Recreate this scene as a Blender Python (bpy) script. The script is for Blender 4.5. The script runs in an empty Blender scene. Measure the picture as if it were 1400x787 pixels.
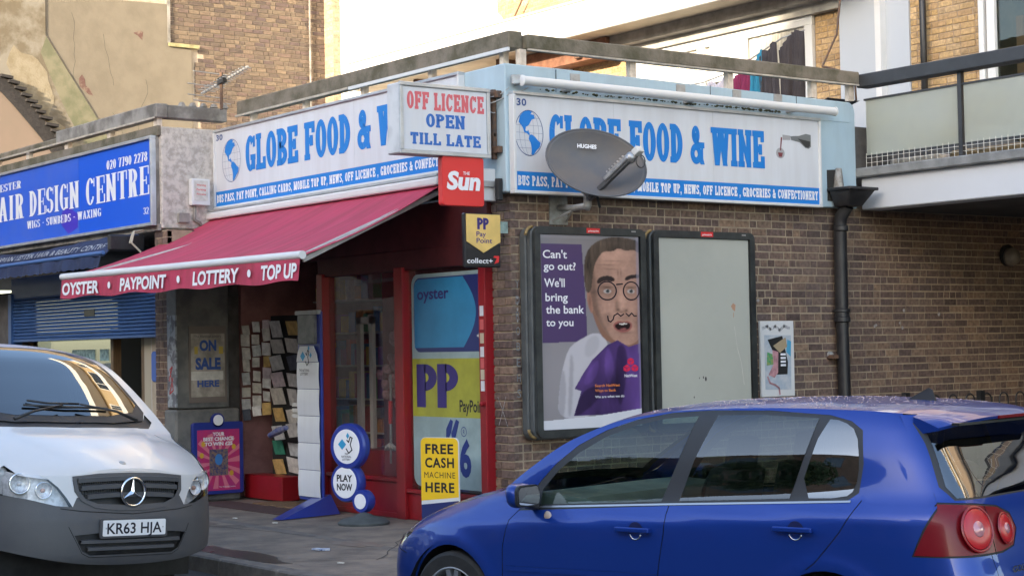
import bpy, bmesh, math, random
import numpy as np
from math import sin, cos, pi, radians, sqrt
from mathutils import Vector, Matrix
from mathutils.geometry import delaunay_2d_cdt
random.seed(7)
RND = random.Random(11)
SC = bpy.context.scene
COL = SC.collection

# ------------------------------------------------------------------ camera
FPX = 2400.0
PIT, ROLL, YAW = radians(1.97), radians(1.04), radians(36.5)
CAM = Vector((12.26, -9.07, 1.58))
fw = Vector((-cos(YAW), sin(YAW), 0)); rt = Vector((sin(YAW), cos(YAW), 0)); up = Vector((0, 0, 1))
f2 = fw * cos(PIT) + up * sin(PIT); u2 = up * cos(PIT) - fw * sin(PIT)
rx = rt * cos(ROLL) - u2 * sin(ROLL) * -1 * -1
rx = rt * cos(ROLL) - u2 * sin(ROLL); ux = rt * sin(ROLL) + u2 * cos(ROLL)
cd = bpy.data.cameras.new('camera'); cam = bpy.data.objects.new('camera', cd); COL.objects.link(cam)
cd.sensor_width = 36.0; cd.lens = FPX / 1400 * 36.0; cd.clip_end = 2000; cd.clip_start = 0.1
M = Matrix((rx, ux, -f2)).transposed().to_4x4(); M.translation = CAM
cam.matrix_world = M
SC.camera = cam

# ------------------------------------------------------------------ light
SUN_EL = radians(15); SUN_H = Vector((0.35, -0.94, 0)).normalized()
to_sun = (SUN_H * cos(SUN_EL) + up * sin(SUN_EL)).normalized()
W = bpy.data.worlds.new('World'); SC.world = W; W.use_nodes = True
nt = W.node_tree; bg = nt.nodes['Background']
sky = nt.nodes.new('ShaderNodeTexSky'); sky.sky_type = 'NISHITA'; sky.sun_disc = False
sky.sun_elevation = SUN_EL; sky.sun_rotation = math.atan2(SUN_H.x, SUN_H.y)
sky.air_density = 0.9; sky.dust_density = 1.6; sky.ozone_density = 0.9
nt.links.new(sky.outputs[0], bg.inputs[0]); bg.inputs[1].default_value = 0.15
sl = bpy.data.lights.new('sun', 'SUN'); sl.energy = 2.6; sl.angle = radians(0.5); sl.color = (1.0, 0.86, 0.66)
so = bpy.data.objects.new('sun', sl); COL.objects.link(so)
so.rotation_euler = (-to_sun).to_track_quat('-Z', 'Y').to_euler()
SC.view_settings.view_transform = 'Standard'; SC.view_settings.look = 'None'
SC.view_settings.exposure = 2.38; SC.view_settings.gamma = 1
SC.cycles.max_bounces = 8; SC.cycles.transparent_max_bounces = 12

# ------------------------------------------------------------------ materials
def s2l(*c):
    return tuple(((v / 255) / 12.92 if v / 255 <= .04045 else ((v / 255 + .055) / 1.055) ** 2.4) for v in c)
MATS = {}
def mat(name, col, rough=.6, metal=0, var=.0, vscale=6, vcol=None, bump=0, bscale=40, coat=0, spec=.5, stretch=None, detail=4, sheen=0, emis=0, alpha=None, lo=.4, hi=.62):
    if name in MATS: return MATS[name]
    m = bpy.data.materials.new(name); m.use_nodes = True; t = m.node_tree; b = t.nodes['Principled BSDF']
    b.inputs['Base Color'].default_value = (*col, 1); b.inputs['Roughness'].default_value = rough
    b.inputs['Metallic'].default_value = metal; b.inputs['Specular IOR Level'].default_value = spec
    b.inputs['Coat Weight'].default_value = coat; b.inputs['Coat Roughness'].default_value = .04
    tc = t.nodes.new('ShaderNodeTexCoord'); src = tc.outputs['Object']
    if stretch:
        mp = t.nodes.new('ShaderNodeMapping'); mp.inputs['Scale'].default_value = stretch
        t.links.new(src, mp.inputs['Vector']); src = mp.outputs['Vector']
    if var > 0:
        n = t.nodes.new('ShaderNodeTexNoise'); n.inputs['Scale'].default_value = vscale; n.inputs['Detail'].default_value = detail
        n.inputs['Roughness'].default_value = .62
        t.links.new(src, n.inputs['Vector'])
        r = t.nodes.new('ShaderNodeMapRange'); r.inputs[1].default_value = lo; r.inputs[2].default_value = hi
        r.inputs[3].default_value = 0; r.inputs[4].default_value = var
        t.links.new(n.outputs[0], r.inputs[0])
        mx = t.nodes.new('ShaderNodeMix'); mx.data_type = 'RGBA'
        mx.inputs[6].default_value = (*col, 1); mx.inputs[7].default_value = (*(vcol or tuple(c * .35 for c in col)), 1)
        t.links.new(r.outputs[0], mx.inputs[0]); t.links.new(mx.outputs[2], b.inputs['Base Color'])
        r2 = t.nodes.new('ShaderNodeMapRange'); r2.inputs[3].default_value = max(rough - .08, .02); r2.inputs[4].default_value = min(rough + .12, 1)
        t.links.new(n.outputs[0], r2.inputs[0]); t.links.new(r2.outputs[0], b.inputs['Roughness'])
    if bump > 0:
        n2 = t.nodes.new('ShaderNodeTexNoise'); n2.inputs['Scale'].default_value = bscale; n2.inputs['Detail'].default_value = 5
        t.links.new(src, n2.inputs['Vector'])
        bp = t.nodes.new('ShaderNodeBump'); bp.inputs['Strength'].default_value = bump; bp.inputs['Distance'].default_value = .01
        t.links.new(n2.outputs[0], bp.inputs['Height']); t.links.new(bp.outputs[0], b.inputs['Normal'])
    if emis: b.inputs['Emission Color'].default_value = (*col, 1); b.inputs['Emission Strength'].default_value = emis
    MATS[name] = m; return m
def glass(name, tint=(.6, .7, .68), refl=1.0, ior=1.5, rough=0.0, haze=0.0):
    if name in MATS: return MATS[name]
    m = bpy.data.materials.new(name); m.use_nodes = True; t = m.node_tree
    for n in list(t.nodes): t.nodes.remove(n)
    o = t.nodes.new('ShaderNodeOutputMaterial'); mx = t.nodes.new('ShaderNodeMixShader')
    tr = t.nodes.new('ShaderNodeBsdfTransparent'); tr.inputs[0].default_value = (*tint, 1)
    gl = t.nodes.new('ShaderNodeBsdfGlossy'); gl.inputs['Roughness'].default_value = rough; gl.inputs[0].default_value = (refl, refl, refl, 1)
    fr = t.nodes.new('ShaderNodeFresnel'); fr.inputs[0].default_value = ior
    gm = t.nodes.new('ShaderNodeNewGeometry'); mi = t.nodes.new('ShaderNodeMapRange')      # same reflectance seen from either face
    mi.inputs[3].default_value = ior; mi.inputs[4].default_value = 1 / ior
    t.links.new(gm.outputs['Backfacing'], mi.inputs[0]); t.links.new(mi.outputs[0], fr.inputs[0])
    tc = t.nodes.new('ShaderNodeTexCoord'); n = t.nodes.new('ShaderNodeTexNoise'); n.inputs['Scale'].default_value = 2.2
    bp = t.nodes.new('ShaderNodeBump'); bp.inputs['Strength'].default_value = .05; bp.inputs['Distance'].default_value = .02
    t.links.new(tc.outputs['Object'], n.inputs['Vector']); t.links.new(n.outputs[0], bp.inputs['Height'])
    t.links.new(bp.outputs[0], gl.inputs['Normal'])
    t.links.new(fr.outputs[0], mx.inputs[0]); t.links.new(tr.outputs[0], mx.inputs[1]); t.links.new(gl.outputs[0], mx.inputs[2])
    out = mx.outputs[0]
    if haze:
        df = t.nodes.new('ShaderNodeBsdfDiffuse'); df.inputs[0].default_value = (.5, .48, .45, 1)  # grey diffuse haze mixed in to lift the dark panes
        m2 = t.nodes.new('ShaderNodeMixShader'); m2.inputs[0].default_value = haze
        t.links.new(out, m2.inputs[1]); t.links.new(df.outputs[0], m2.inputs[2]); out = m2.outputs[0]
    t.links.new(out, o.inputs[0]); MATS[name] = m; return m
def brick_mat(name, cols, random_obj=True, rough=.85, stain=None, mould=0.0):
    """each brick takes its own tone: from the object (single bricks) or the stored per-brick value"""
    m = bpy.data.materials.new(name); m.use_nodes = True; t = m.node_tree; b = t.nodes['Principled BSDF']
    b.inputs['Roughness'].default_value = rough; b.inputs['Specular IOR Level'].default_value = .3
    if random_obj:
        s = t.nodes.new('ShaderNodeObjectInfo').outputs['Random']
    else:
        a = t.nodes.new('ShaderNodeAttribute'); a.attribute_name = 'tone'; s = a.outputs['Fac']
    cr = t.nodes.new('ShaderNodeValToRGB'); cr.color_ramp.interpolation = 'LINEAR'
    e = cr.color_ramp.elements
    while len(e) < len(cols): e.new(.5)
    for i, c in enumerate(cols): e[i].position = i / (len(cols) - 1); e[i].color = (*c, 1)
    t.links.new(s, cr.inputs[0])
    geo = t.nodes.new('ShaderNodeNewGeometry')
    n = t.nodes.new('ShaderNodeTexNoise'); n.inputs['Scale'].default_value = 26; n.inputs['Detail'].default_value = 5
    t.links.new(geo.outputs['Position'], n.inputs['Vector'])
    r = t.nodes.new('ShaderNodeMapRange'); r.inputs[1].default_value = .3; r.inputs[2].default_value = .7; r.inputs[3].default_value = .62; r.inputs[4].default_value = 1.3
    t.links.new(n.outputs[0], r.inputs[0])
    mul = t.nodes.new('ShaderNodeMix'); mul.data_type = 'RGBA'; mul.blend_type = 'MULTIPLY'; mul.inputs[0].default_value = 1
    t.links.new(cr.outputs[0], mul.inputs[6]); t.links.new(r.outputs[0], mul.inputs[7])
    n3 = t.nodes.new('ShaderNodeTexNoise'); n3.inputs['Scale'].default_value = 1.1; n3.inputs['Detail'].default_value = 3
    t.links.new(geo.outputs['Position'], n3.inputs['Vector'])
    r3 = t.nodes.new('ShaderNodeMapRange'); r3.inputs[1].default_value = .45; r3.inputs[2].default_value = .75; r3.inputs[3].default_value = 0; r3.inputs[4].default_value = .28
    t.links.new(n3.outputs[0], r3.inputs[0])
    m3 = t.nodes.new('ShaderNodeMix'); m3.data_type = 'RGBA'; m3.inputs[7].default_value = (*(stain or (.09, .075, .06)), 1)
    t.links.new(r3.outputs[0], m3.inputs[0]); t.links.new(mul.outputs[2], m3.inputs[6])
    t.links.new(m3.outputs[2], b.inputs['Base Color'])
    bp = t.nodes.new('ShaderNodeBump'); bp.inputs['Strength'].default_value = .5; bp.inputs['Distance'].default_value = .006
    n2 = t.nodes.new('ShaderNodeTexNoise'); n2.inputs['Scale'].default_value = 90; t.links.new(geo.outputs['Position'], n2.inputs['Vector'])
    t.links.new(n2.outputs[0], bp.inputs['Height']); t.links.new(bp.outputs[0], b.inputs['Normal'])
    MATS[name] = m; return m

# ------------------------------------------------------------------ objects
OFF = {}
def tag(o, label=None, cat=None, group=None, kind=None):
    if label: o['label'] = label
    if cat: o['category'] = cat
    if group: o['group'] = group
    if kind: o['kind'] = kind
    return o
def thing(name, label, cat, loc=(0, 0, 0), group=None, rz=0):
    o = bpy.data.objects.new(name, None); COL.objects.link(o); o.location = loc; o.rotation_euler = (0, 0, rz)
    o.empty_display_size = .2
    OFF[o.name] = Vector(loc)
    return tag(o, label, cat, group)
def off_of(o):
    while o is not None:
        if o.name in OFF: return OFF[o.name]
        o = o.parent
    return Vector((0, 0, 0))
class MB:
    def __init__(s): s.v = []; s.f = []; s.t = []; s.cur = 0.5; s.g = []
    def add(s, vs, fs):
        b = len(s.v); s.v += [tuple(p) for p in vs]; s.f += [tuple(b + i for i in f) for f in fs]; s.t += [s.cur] * len(vs); return s
    def box(s, x0, x1, y0, y1, z0, z1):
        if x0 > x1: x0, x1 = x1, x0
        if y0 > y1: y0, y1 = y1, y0
        if z0 > z1: z0, z1 = z1, z0
        return s.add([(x0, y0, z0), (x1, y0, z0), (x1, y1, z0), (x0, y1, z0), (x0, y0, z1), (x1, y0, z1), (x1, y1, z1), (x0, y1, z1)],
                     [(0, 3, 2, 1), (4, 5, 6, 7), (0, 1, 5, 4), (1, 2, 6, 5), (2, 3, 7, 6), (3, 0, 4, 7)])
    def obox(s, c, ax, h):
        """box at centre c, axes ax (3 vectors), half sizes h"""
        c = Vector(c); a = [Vector(q).normalized() * k for q, k in zip(ax, h)]
        vs = []
        for dz in (-1, 1):
            for dx, dy in ((-1, -1), (1, -1), (1, 1), (-1, 1)): vs.append(c + a[0] * dx + a[1] * dy + a[2] * dz)
        return s.add(vs, [(0, 3, 2, 1), (4, 5, 6, 7), (0, 1, 5, 4), (1, 2, 6, 5), (2, 3, 7, 6), (3, 0, 4, 7)])
    def prism(s, pts, o, du, dv, dn, d0, d1):
        """2-D polygon pts extruded along dn from d0 to d1"""
        o, du, dv, dn = Vector(o), Vector(du), Vector(dv), Vector(dn); n = len(pts)
        vs = [o + du * a + dv * b + dn * d0 for a, b in pts] + [o + du * a + dv * b + dn * d1 for a, b in pts]
        return s.add(vs, [tuple(range(n))[::-1], tuple(range(n, 2 * n))] + [(i, (i + 1) % n, n + (i + 1) % n, n + i) for i in range(n)])
    def tube(s, pts, r, n=8, cap=True):
        pts = [Vector(p) for p in pts]; rs = r if isinstance(r, (list, tuple)) else [r] * len(pts)
        vs = []; ref = None
        for i, p in enumerate(pts):
            d = (pts[min(i + 1, len(pts) - 1)] - pts[max(i - 1, 0)]).normalized()
            if ref is None: ref = Vector((0, 0, 1)) if abs(d.z) < .9 else Vector((1, 0, 0))
            a = d.cross(ref).normalized(); b = a.cross(d).normalized(); ref = b
            for k in range(n):
                t = 2 * pi * k / n; vs.append(p + a * cos(t) * rs[i] + b * sin(t) * rs[i])
        fs = []
        for i in range(len(pts) - 1):
            for k in range(n): fs.append((i * n + k, i * n + (k + 1) % n, (i + 1) * n + (k + 1) % n, (i + 1) * n + k))
        if cap: fs.append(tuple(range(n))[::-1]); fs.append(tuple((len(pts) - 1) * n + k for k in range(n)))
        return s.add(vs, fs)
    def lathe(s, prof, c, axis=(0, 0, 1), n=24, cap=True):
        """profile of (radius, height) turned about axis through c"""
        c = Vector(c); ax = Vector(axis).normalized(); r0 = Vector((0, 0, 1)) if abs(ax.z) < .9 else Vector((1, 0, 0))
        a = ax.cross(r0).normalized(); b = ax.cross(a).normalized(); vs = []
        for r, h in prof:
            for k in range(n):
                t = 2 * pi * k / n; vs.append(c + ax * h + (a * cos(t) + b * sin(t)) * r)
        fs = []
        for i in range(len(prof) - 1):
            for k in range(n): fs.append((i * n + k, i * n + (k + 1) % n, (i + 1) * n + (k + 1) % n, (i + 1) * n + k))
        if cap and prof[0][0] > 1e-5: fs.append(tuple(range(n))[::-1])
        if cap and prof[-1][0] > 1e-5: fs.append(tuple((len(prof) - 1) * n + k for k in range(n)))
        return s.add(vs, fs)
    def grid(s, nx, ny, fn):
        vs = [fn(i / nx, j / ny) for j in range(ny + 1) for i in range(nx + 1)]
        return s.add(vs, [(j * (nx + 1) + i, j * (nx + 1) + i + 1, (j + 1) * (nx + 1) + i + 1, (j + 1) * (nx + 1) + i) for j in range(ny) for i in range(nx)])
    def build(s, name, m, parent=None, smooth=False, bevel=0, tone=False, kind=None, label=None, seg=1):
        if len(s.g) > 1 and 'lettering' in name:      # each line of lettering is a part of its own
            ends = s.g[1:] + [(len(s.v), len(s.f))]; starts = [(0, 0)] + s.g[1:]
            for (v0, f0), (v1, f1) in zip(starts, ends):
                q = MB(); q.v = s.v[v0:v1]; q.t = s.t[v0:v1]; q.f = [tuple(i - v0 for i in f) for f in s.f[f0:f1]]; o = q.build(name, m, parent, smooth=smooth, bevel=bevel, kind=kind, label=label)
            return o
        me = bpy.data.meshes.new(name); of = off_of(parent) if parent is not None else Vector((0, 0, 0))
        me.from_pydata([(p[0] - of.x, p[1] - of.y, p[2] - of.z) for p in s.v], [], s.f)
        me.materials.append(m)
        if tone:
            at = me.attributes.new('tone', 'FLOAT', 'POINT'); at.data.foreach_set('value', s.t)
        if smooth is True: me.polygons.foreach_set('use_smooth', [True] * len(me.polygons))
        me.validate(); me.update()
        if smooth == 'auto': me.shade_smooth() if hasattr(me, 'shade_smooth') else None; me.set_sharp_from_angle(angle=radians(35))
        o = bpy.data.objects.new(name, me); COL.objects.link(o); o.parent = parent
        if bevel:
            bm = o.modifiers.new('bevel', 'BEVEL'); bm.width = bevel; bm.segments = seg; bm.limit_method = 'ANGLE'; bm.angle_limit = radians(40)
            bm.harden_normals = False
        if kind: o['kind'] = kind
        if label: o['label'] = label
        return o
def structure(name, mb, m, label=None, **k):
    o = mb.build(name, m, None, **k); o['kind'] = 'structure'
    if label: o['label'] = label
    return o
def solo(name, mb, m, label, cat, group=None, **k):
    return tag(mb.build(name, m, None, **k), label, cat, group)
def B(*a): return MB().box(*a)

# ------------------------------------------------------------------ lettering
def _ring(cx, cy, rx_, ry_, tx, ty, a0=0, a1=360, n=28):
    out = []; k = max(4, int(n * abs(a1 - a0) / 360))
    for i in range(k):
        p = [radians(a0 + (a1 - a0) * (i + j) / k) for j in (0, 1)]
        out.append([(cx + rx_ * cos(p[0]), cy + ry_ * sin(p[0])), (cx + rx_ * cos(p[1]), cy + ry_ * sin(p[1])),
                    (cx + (rx_ - tx) * cos(p[1]), cy + (ry_ - ty) * sin(p[1])), (cx + (rx_ - tx) * cos(p[0]), cy + (ry_ - ty) * sin(p[0]))])
    return out
def glyph(c, S):
    """letters from stems (vs wide), bars (hs thick) and serifs (sl long, st thick); height 1"""
    vs, hs, sl, st, w = S['vs'], S['hs'], S['sl'], S['st'], S['w']
    P = []
    R = lambda a, b, c_, d: P.append([(a, b), (c_, b), (c_, d), (a, d)])
    def stem(x, y0=0, y1=1, bot=True, top=True, l=True, r=True):
        R(x, y0, x + vs, y1)
        if bot: R(x - (sl if l else 0), y0, x + vs + (sl if r else 0), y0 + st)
        if top: R(x - (sl if l else 0), y1 - st, x + vs + (sl if r else 0), y1)
    def diag(x0, y0, x1, y1, t=None): t = t or vs; P.append([(x0, y0), (x0 + t, y0), (x1 + t, y1), (x1, y1)])
    def ser(xc, y): R(xc - sl - vs / 2, y if y == 0 else 1 - st, xc + vs / 2 + sl, st if y == 0 else 1)
    if c == ' ': return P, .28
    if c in 'O0Q': P += _ring(w / 2, .5, w / 2, .5, vs, hs); return P, w
    if c in 'CG':
        P += _ring(w / 2, .5, w / 2, .5, vs, hs, 38 if c == 'C' else 42, 318 if c == 'C' else 300)
        R(w - hs * .6 - .02, .66, w + .0, .97)
        if c == 'G': R(w - vs, .04, w, .46); R(w - vs - sl * 1.2, .46 - st, w + sl * .6, .46)
        else: P += _ring(w / 2, .5, w / 2, .5, vs * .6, hs, 318, 335)
        return P, w + sl * .4
    if c in 'IJ':
        stem(sl)
        if c == 'J': R(-sl, 0, sl + vs, hs)
        return P, vs + 2 * sl
    if c in 'LEF':
        stem(sl, r=False, bot=True, top=True); x1 = w
        if c == 'L': R(sl, 0, x1, hs); R(x1 - hs, 0, x1, .34); R(sl + vs, 1 - st, sl * 2 + vs, 1)
        else:
            R(sl, 1 - hs, x1, 1); R(x1 - hs, .70, x1, 1); R(sl, .5 - hs / 2, x1 - .1, .5 + hs / 2); R(x1 - .1 - hs, .36, x1 - .1, .64)
            if c == 'E': R(sl, 0, x1, hs); R(x1 - hs, 0, x1 + .02, .32)
            else: R(sl + vs, 0, 2 * sl + vs, st)
        return P, w
    if c == 'H':
        stem(sl); stem(w - vs - sl + .06); R(sl, .5 - hs / 2, w - sl, .5 + hs / 2); return P, w + .06
    if c == 'T':
        stem(w / 2 - vs / 2, top=False); R(0, 1 - hs, w, 1); R(0, .68, hs, 1); R(w - hs, .68, w, 1); return P, w
    if c == 'U':
        x2 = w - vs - sl + .04
        stem(sl, .25, 1, bot=False); stem(x2, .25, 1, bot=False)
        P += _ring((sl + x2 + vs) / 2, .28, (x2 + vs - sl) / 2, .28, vs, hs, 180, 360); return P, w + .04
    if c in 'BDPR':
        stem(sl, r=False)
        if c == 'D': P += _ring(sl + vs * .6, .5, w - sl - vs * .6, .5, vs, hs, -90, 90); return P, w
        if c in 'PRB':
            P += _ring(sl + vs * .9, .73, w - sl - vs * .9 - .01, .27, vs, hs, -90, 90); R(sl, 1 - hs, sl + vs, 1); R(sl + vs * .5, .46, sl + vs, .46 + hs)
        if c == 'B': P += _ring(sl + vs * .9, .27, w - sl - vs * .9 + .01, .27, vs, hs, -90, 90)
        if c == 'R': diag(w - vs - sl * .6, 0, w * .42, .5); R(w - vs - sl, 0, w + sl * .7, st)
        if c == 'P': R(sl + vs, 0, 2 * sl + vs, st)
        return P, w + (sl * .5 if c == 'R' else 0)
    if c == 'N':
        wn = w + .1; stem(sl, r=False); R(sl + vs, 0, sl * 2 + vs, st); R(wn - vs - sl, 0, wn - sl, 1); R(wn - vs - 2 * sl, 1 - st, wn, 1)
        diag(wn - vs * .9 - sl, 0, sl, 1, vs * .8); return P, wn
    if c == 'M':
        wm = w * 1.45; stem(sl, top=True); stem(wm - vs - sl); diag(wm / 2 - vs / 2, .05, sl, 1); diag(wm / 2 - vs / 2, .05, wm - vs - sl, 1); return P, wm
    if c in 'VWAY':
        t = vs
        if c == 'V': diag(w / 2 - t / 2, 0, 0, 1, t); diag(w / 2 - t / 2, 0, w - t, 1, t); ser(t / 2, 1); ser(w - t / 2, 1); return P, w
        if c == 'W':
            ww = w * 1.5; a = ww * .28 - t / 2; b = ww * .72 - t / 2; tt = t * .85
            for x0, x1 in ((a, 0), (a, ww / 2 - t / 2), (b, ww / 2 - t / 2), (b, ww - t)): diag(x0, 0, x1, 1, tt if x1 not in (0, ww / 2 - t / 2) else t)
            for xc in (t / 2, ww / 2, ww - t / 2): ser(xc, 1)
            return P, ww
        if c == 'A':
            wa = w + .06; diag(0 + sl * .6, 0, wa / 2 - t / 2, 1, t * .8); diag(wa - t - sl * .6, 0, wa / 2 - t / 2, 1, t); R(wa * .25, .26, wa * .75, .26 + hs)
            R(-sl * .3, 0, t + sl * 1.3, st); R(wa - t - sl * 1.3, 0, wa + sl * .3, st); return P, wa
        stem(w / 2 - t / 2, 0, .5, top=False); diag(w / 2 - t / 2, .45, 0, 1, t); diag(w / 2 - t / 2, .45, w - t, 1, t * .9); ser(t / 2, 1); ser(w - t / 2, 1); return P, w
    if c == 'K':
        stem(sl, r=False); diag(sl + vs, .4, w - vs, 1, vs * .8); diag(w - vs, 0, sl + vs * 1.2, .6); return P, w
    if c == 'X': diag(0, 0, w - vs, 1, vs * .8); diag(w - vs, 0, 0, 1); ser(vs / 2, 1); ser(w - vs / 2, 1); ser(vs / 2, 0); ser(w - vs / 2, 0); return P, w
    if c == 'S':
        ws = w * .92
        P += _ring(ws / 2, .73, ws / 2, .27, vs * .95, hs, 25, 270, 26); P += _ring(ws / 2, .27, ws / 2, .27, vs * .95, hs, -155, 90, 26)
        R(ws - hs * .7, .70, ws, .96); R(0, .04, hs * .7, .30); return P, ws
    if c == '&':
        wa = w * 1.15
        P += _ring(wa * .40, .76, wa * .28, .24, vs * .7, hs * .9); P += _ring(wa * .40, .27, wa * .40, .27, vs * .85, hs, 60, 350)
        diag(wa - vs * .9, 0, wa * .16, .82, vs * .9); R(wa * .62, .42, wa * 1.0, .42 + st); R(wa * .76, .14, wa * .90, .5); return P, wa
    if c in ',.': R(0, 0, vs * .8, vs * .9);
    if c == ',': P.append([(vs * .3, 0), (vs * .8, 0), (vs * .35, -.18), (0, -.18)]); return P, vs
    if c == '.': return P, vs
    if c == '-': R(0, .42, .2, .52); return P, .2
    if c == '2':
        P += _ring(w / 2, .72, w / 2, .28, vs, hs, -20, 165, 26); diag(0, .0, w - vs * 1.1, .62, vs * 1.0); R(0, 0, w, hs * 1.3); R(w - hs * .8, 0, w, .28); return P, w
    if c == '3': P += _ring(w / 2, .74, w / 2, .26, vs, hs, -90, 160, 26); P += _ring(w / 2, .28, w / 2, .28, vs, hs, -160, 90, 26); return P, w
    if c == '8': P += _ring(w / 2, .75, w / 2 * .92, .25, vs * .9, hs); P += _ring(w / 2, .27, w / 2, .27, vs, hs); return P, w
    if c == '9': P += _ring(w / 2, .68, w / 2, .32, vs, hs); P += _ring(w / 2, .45, w / 2, .45, vs, hs, -140, 20, 26); return P, w
    if c == '7': R(0, 1 - hs * 1.4, w, 1); diag(w * .22, 0, w - vs, 1, vs); R(0, .74, hs, 1); return P, w
    return P, w * .5
SLAB = dict(vs=.225, hs=.175, sl=.045, st=.155, w=.57)
DIDO = dict(vs=.17, hs=.045, sl=.05, st=.035, w=.48)
def lay(S, text, track=.07):
    x = 0; out = []
    for ch in text:
        P, w = glyph(ch, S)
        out += [[(x + a, b) for a, b in p] for p in P]; x += w + track
    return out, x - track
def letters(mb, S, text, o, du, dv, dn, width=None, height=.1, align='l', track=.07, eps=.00012):
    """flat cut letters: origin o = left end of the baseline"""
    mb.g.append((len(mb.v), len(mb.f)))
    P, w = lay(S, text, track); o, du, dv, dn = Vector(o), Vector(du), Vector(dv), Vector(dn)
    sx = (width / w) if width else height
    x0 = {'l': 0, 'c': -w * sx / 2, 'r': -w * sx}[align]
    for i, p in enumerate(P):
        q = [o + du * (x0 + a * sx) + dv * (b * height) + dn * (eps * (i % 9)) for a, b in p]
        mb.add(q, [tuple(range(len(q)))])
    return mb
def sans(mb, text, o, du, dv, dn, width=None, height=.1, bold=.0, shear=0, align='l', eps=0.0, spacing=1.0):
    """round plain letters from the built-in typeface; height = cap height"""
    mb.g.append((len(mb.v), len(mb.f)))
    cu = bpy.data.curves.new('t', 'FONT'); cu.body = text; cu.size = 1; cu.offset = bold; cu.resolution_u = 3; cu.space_character = spacing
    ob = bpy.data.objects.new('t', cu); COL.objects.link(ob)
    dg = bpy.context.evaluated_depsgraph_get(); me = bpy.data.meshes.new_from_object(ob.evaluated_get(dg))
    vs = [(v.co.x, v.co.y) for v in me.vertices]; fs = [tuple(p.vertices) for p in me.polygons]
    bpy.data.objects.remove(ob); bpy.data.curves.remove(cu); bpy.data.meshes.remove(me)
    if not vs: return mb
    x0 = min(a for a, b in vs); x1 = max(a for a, b in vs); k = height / .729
    vs = [(a - x0, b) for a, b in vs]; w = x1 - x0; sx = (width / w) if width else k
    xo = {'l': 0, 'c': -w * sx / 2, 'r': -w * sx}[align]
    o, du, dv, dn = Vector(o), Vector(du), Vector(dv), Vector(dn)
    mb.add([o + du * (xo + a * sx + shear * b * k) + dv * (b * k) + dn * eps for a, b in vs], fs)
    return mb
def shape(mb, pts, o, du, dv, dn, e=0):
    o, du, dv, dn = Vector(o), Vector(du), Vector(dv), Vector(dn)
    mb.add([o + du * a + dv * b + dn * e for a, b in pts], [tuple(range(len(pts)))]); return mb
def ell(cx, cy, a, b, n=28, a0=0, a1=360):
    return [(cx + a * cos(radians(a0 + (a1 - a0) * i / n)), cy + b * sin(radians(a0 + (a1 - a0) * i / n))) for i in range(n)]
def rrect(x0, y0, x1, y1, r, n=5):
    out = []
    for cx, cy, a in ((x1 - r, y1 - r, 0), (x0 + r, y1 - r, 90), (x0 + r, y0 + r, 180), (x1 - r, y0 + r, 270)):
        out += [(cx + r * cos(radians(a + 90 * i / n)), cy + r * sin(radians(a + 90 * i / n))) for i in range(n + 1)]
    return out
def stroke(pts, w, cap=0):
    """band of width w along a 2-D polyline, as quads"""
    out = []
    for (a, b), (c, d) in zip(pts[:-1], pts[1:]):
        L = math.hypot(c - a, d - b) or 1e-6; nx, ny = -(d - b) / L * w / 2, (c - a) / L * w / 2
        ex, ey = (c - a) / L * w * .3, (d - b) / L * w * .3
        out.append([(a - ex + nx, b - ey + ny), (a - ex - nx, b - ey - ny), (c + ex - nx, d + ey - ny), (c + ex + nx, d + ey + ny)])
    return out
X, Y, Z = Vector((1, 0, 0)), Vector((0, 1, 0)), Vector((0, 0, 1))

# common materials
m_white = mat('white_paint', (.64, .64, .63), .45, var=.25, vscale=3, vcol=(.55, .54, .50), bump=.05)
m_alu = mat('grey_aluminium', (.55, .57, .58), .38, metal=.6, var=.3, vscale=5)
m_sign = mat('sign_face_white', (.63, .65, .68), .32, var=.5, vscale=2.2, vcol=(.54, .54, .55), coat=.15, stretch=(3, 3, .35), detail=8)
m_signblue = mat('sign_print_blue', (.012, .19, .58), .4, var=.2, vscale=4, vcol=(.03, .22, .52), spec=.3)
m_signwhite = mat('sign_print_white', (.78, .78, .8), .4)
m_black = mat('black_paint', (.012, .012, .013), .4, var=.4, vscale=8, vcol=(.04, .04, .04))
m_blackprint = mat('print_black', (.012, .012, .02), .45)
m_redfr = mat('red_gloss_paint', (.26, .008, .014), .35, var=.5, vscale=5, vcol=(.2, .008, .01), bump=.05)
m_conc = mat('concrete', (.30, .28, .25), .85, var=.85, vscale=3.2, vcol=(.11, .10, .085), bump=.5, bscale=30)
m_concmoss = mat('mossy_concrete', (.20, .17, .13), .9, var=.9, vscale=3.6, vcol=(.085, .078, .045), bump=.6, bscale=35)
m_galv = mat('galvanised_steel', (.42, .43, .43), .5, metal=.5, var=.5, vscale=12, vcol=(.3, .27, .22))
m_rust = mat('rusty_steel', (.09, .06, .045), .8, var=.8, vscale=20, vcol=(.16, .08, .04), bump=.3)
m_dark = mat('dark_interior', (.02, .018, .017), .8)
m_paper = mat('paper', (.6, .58, .52), .7, var=.3, vscale=14)
# ================================================================== GROUND
m_asph = mat('asphalt', (.045, .045, .047), .8, var=.8, vscale=2.5, vcol=(.03, .03, .03), bump=.6, bscale=120)
m_pave = mat('pavement_asphalt', (.22, .178, .14), .75, var=.95, vscale=2.3, vcol=(.115, .095, .08), bump=.4, bscale=90, detail=8)
m_kerb = mat('kerb_granite', (.15, .135, .12), .8, var=.7, vscale=7, vcol=(.08, .072, .066), bump=.4)
structure('ground', MB().box(-400, 400, -400, 400, -.6, -.3), m_asph)
structure('road', MB().box(-120, 120, -60, 60, -.32, -.12), m_asph)
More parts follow.
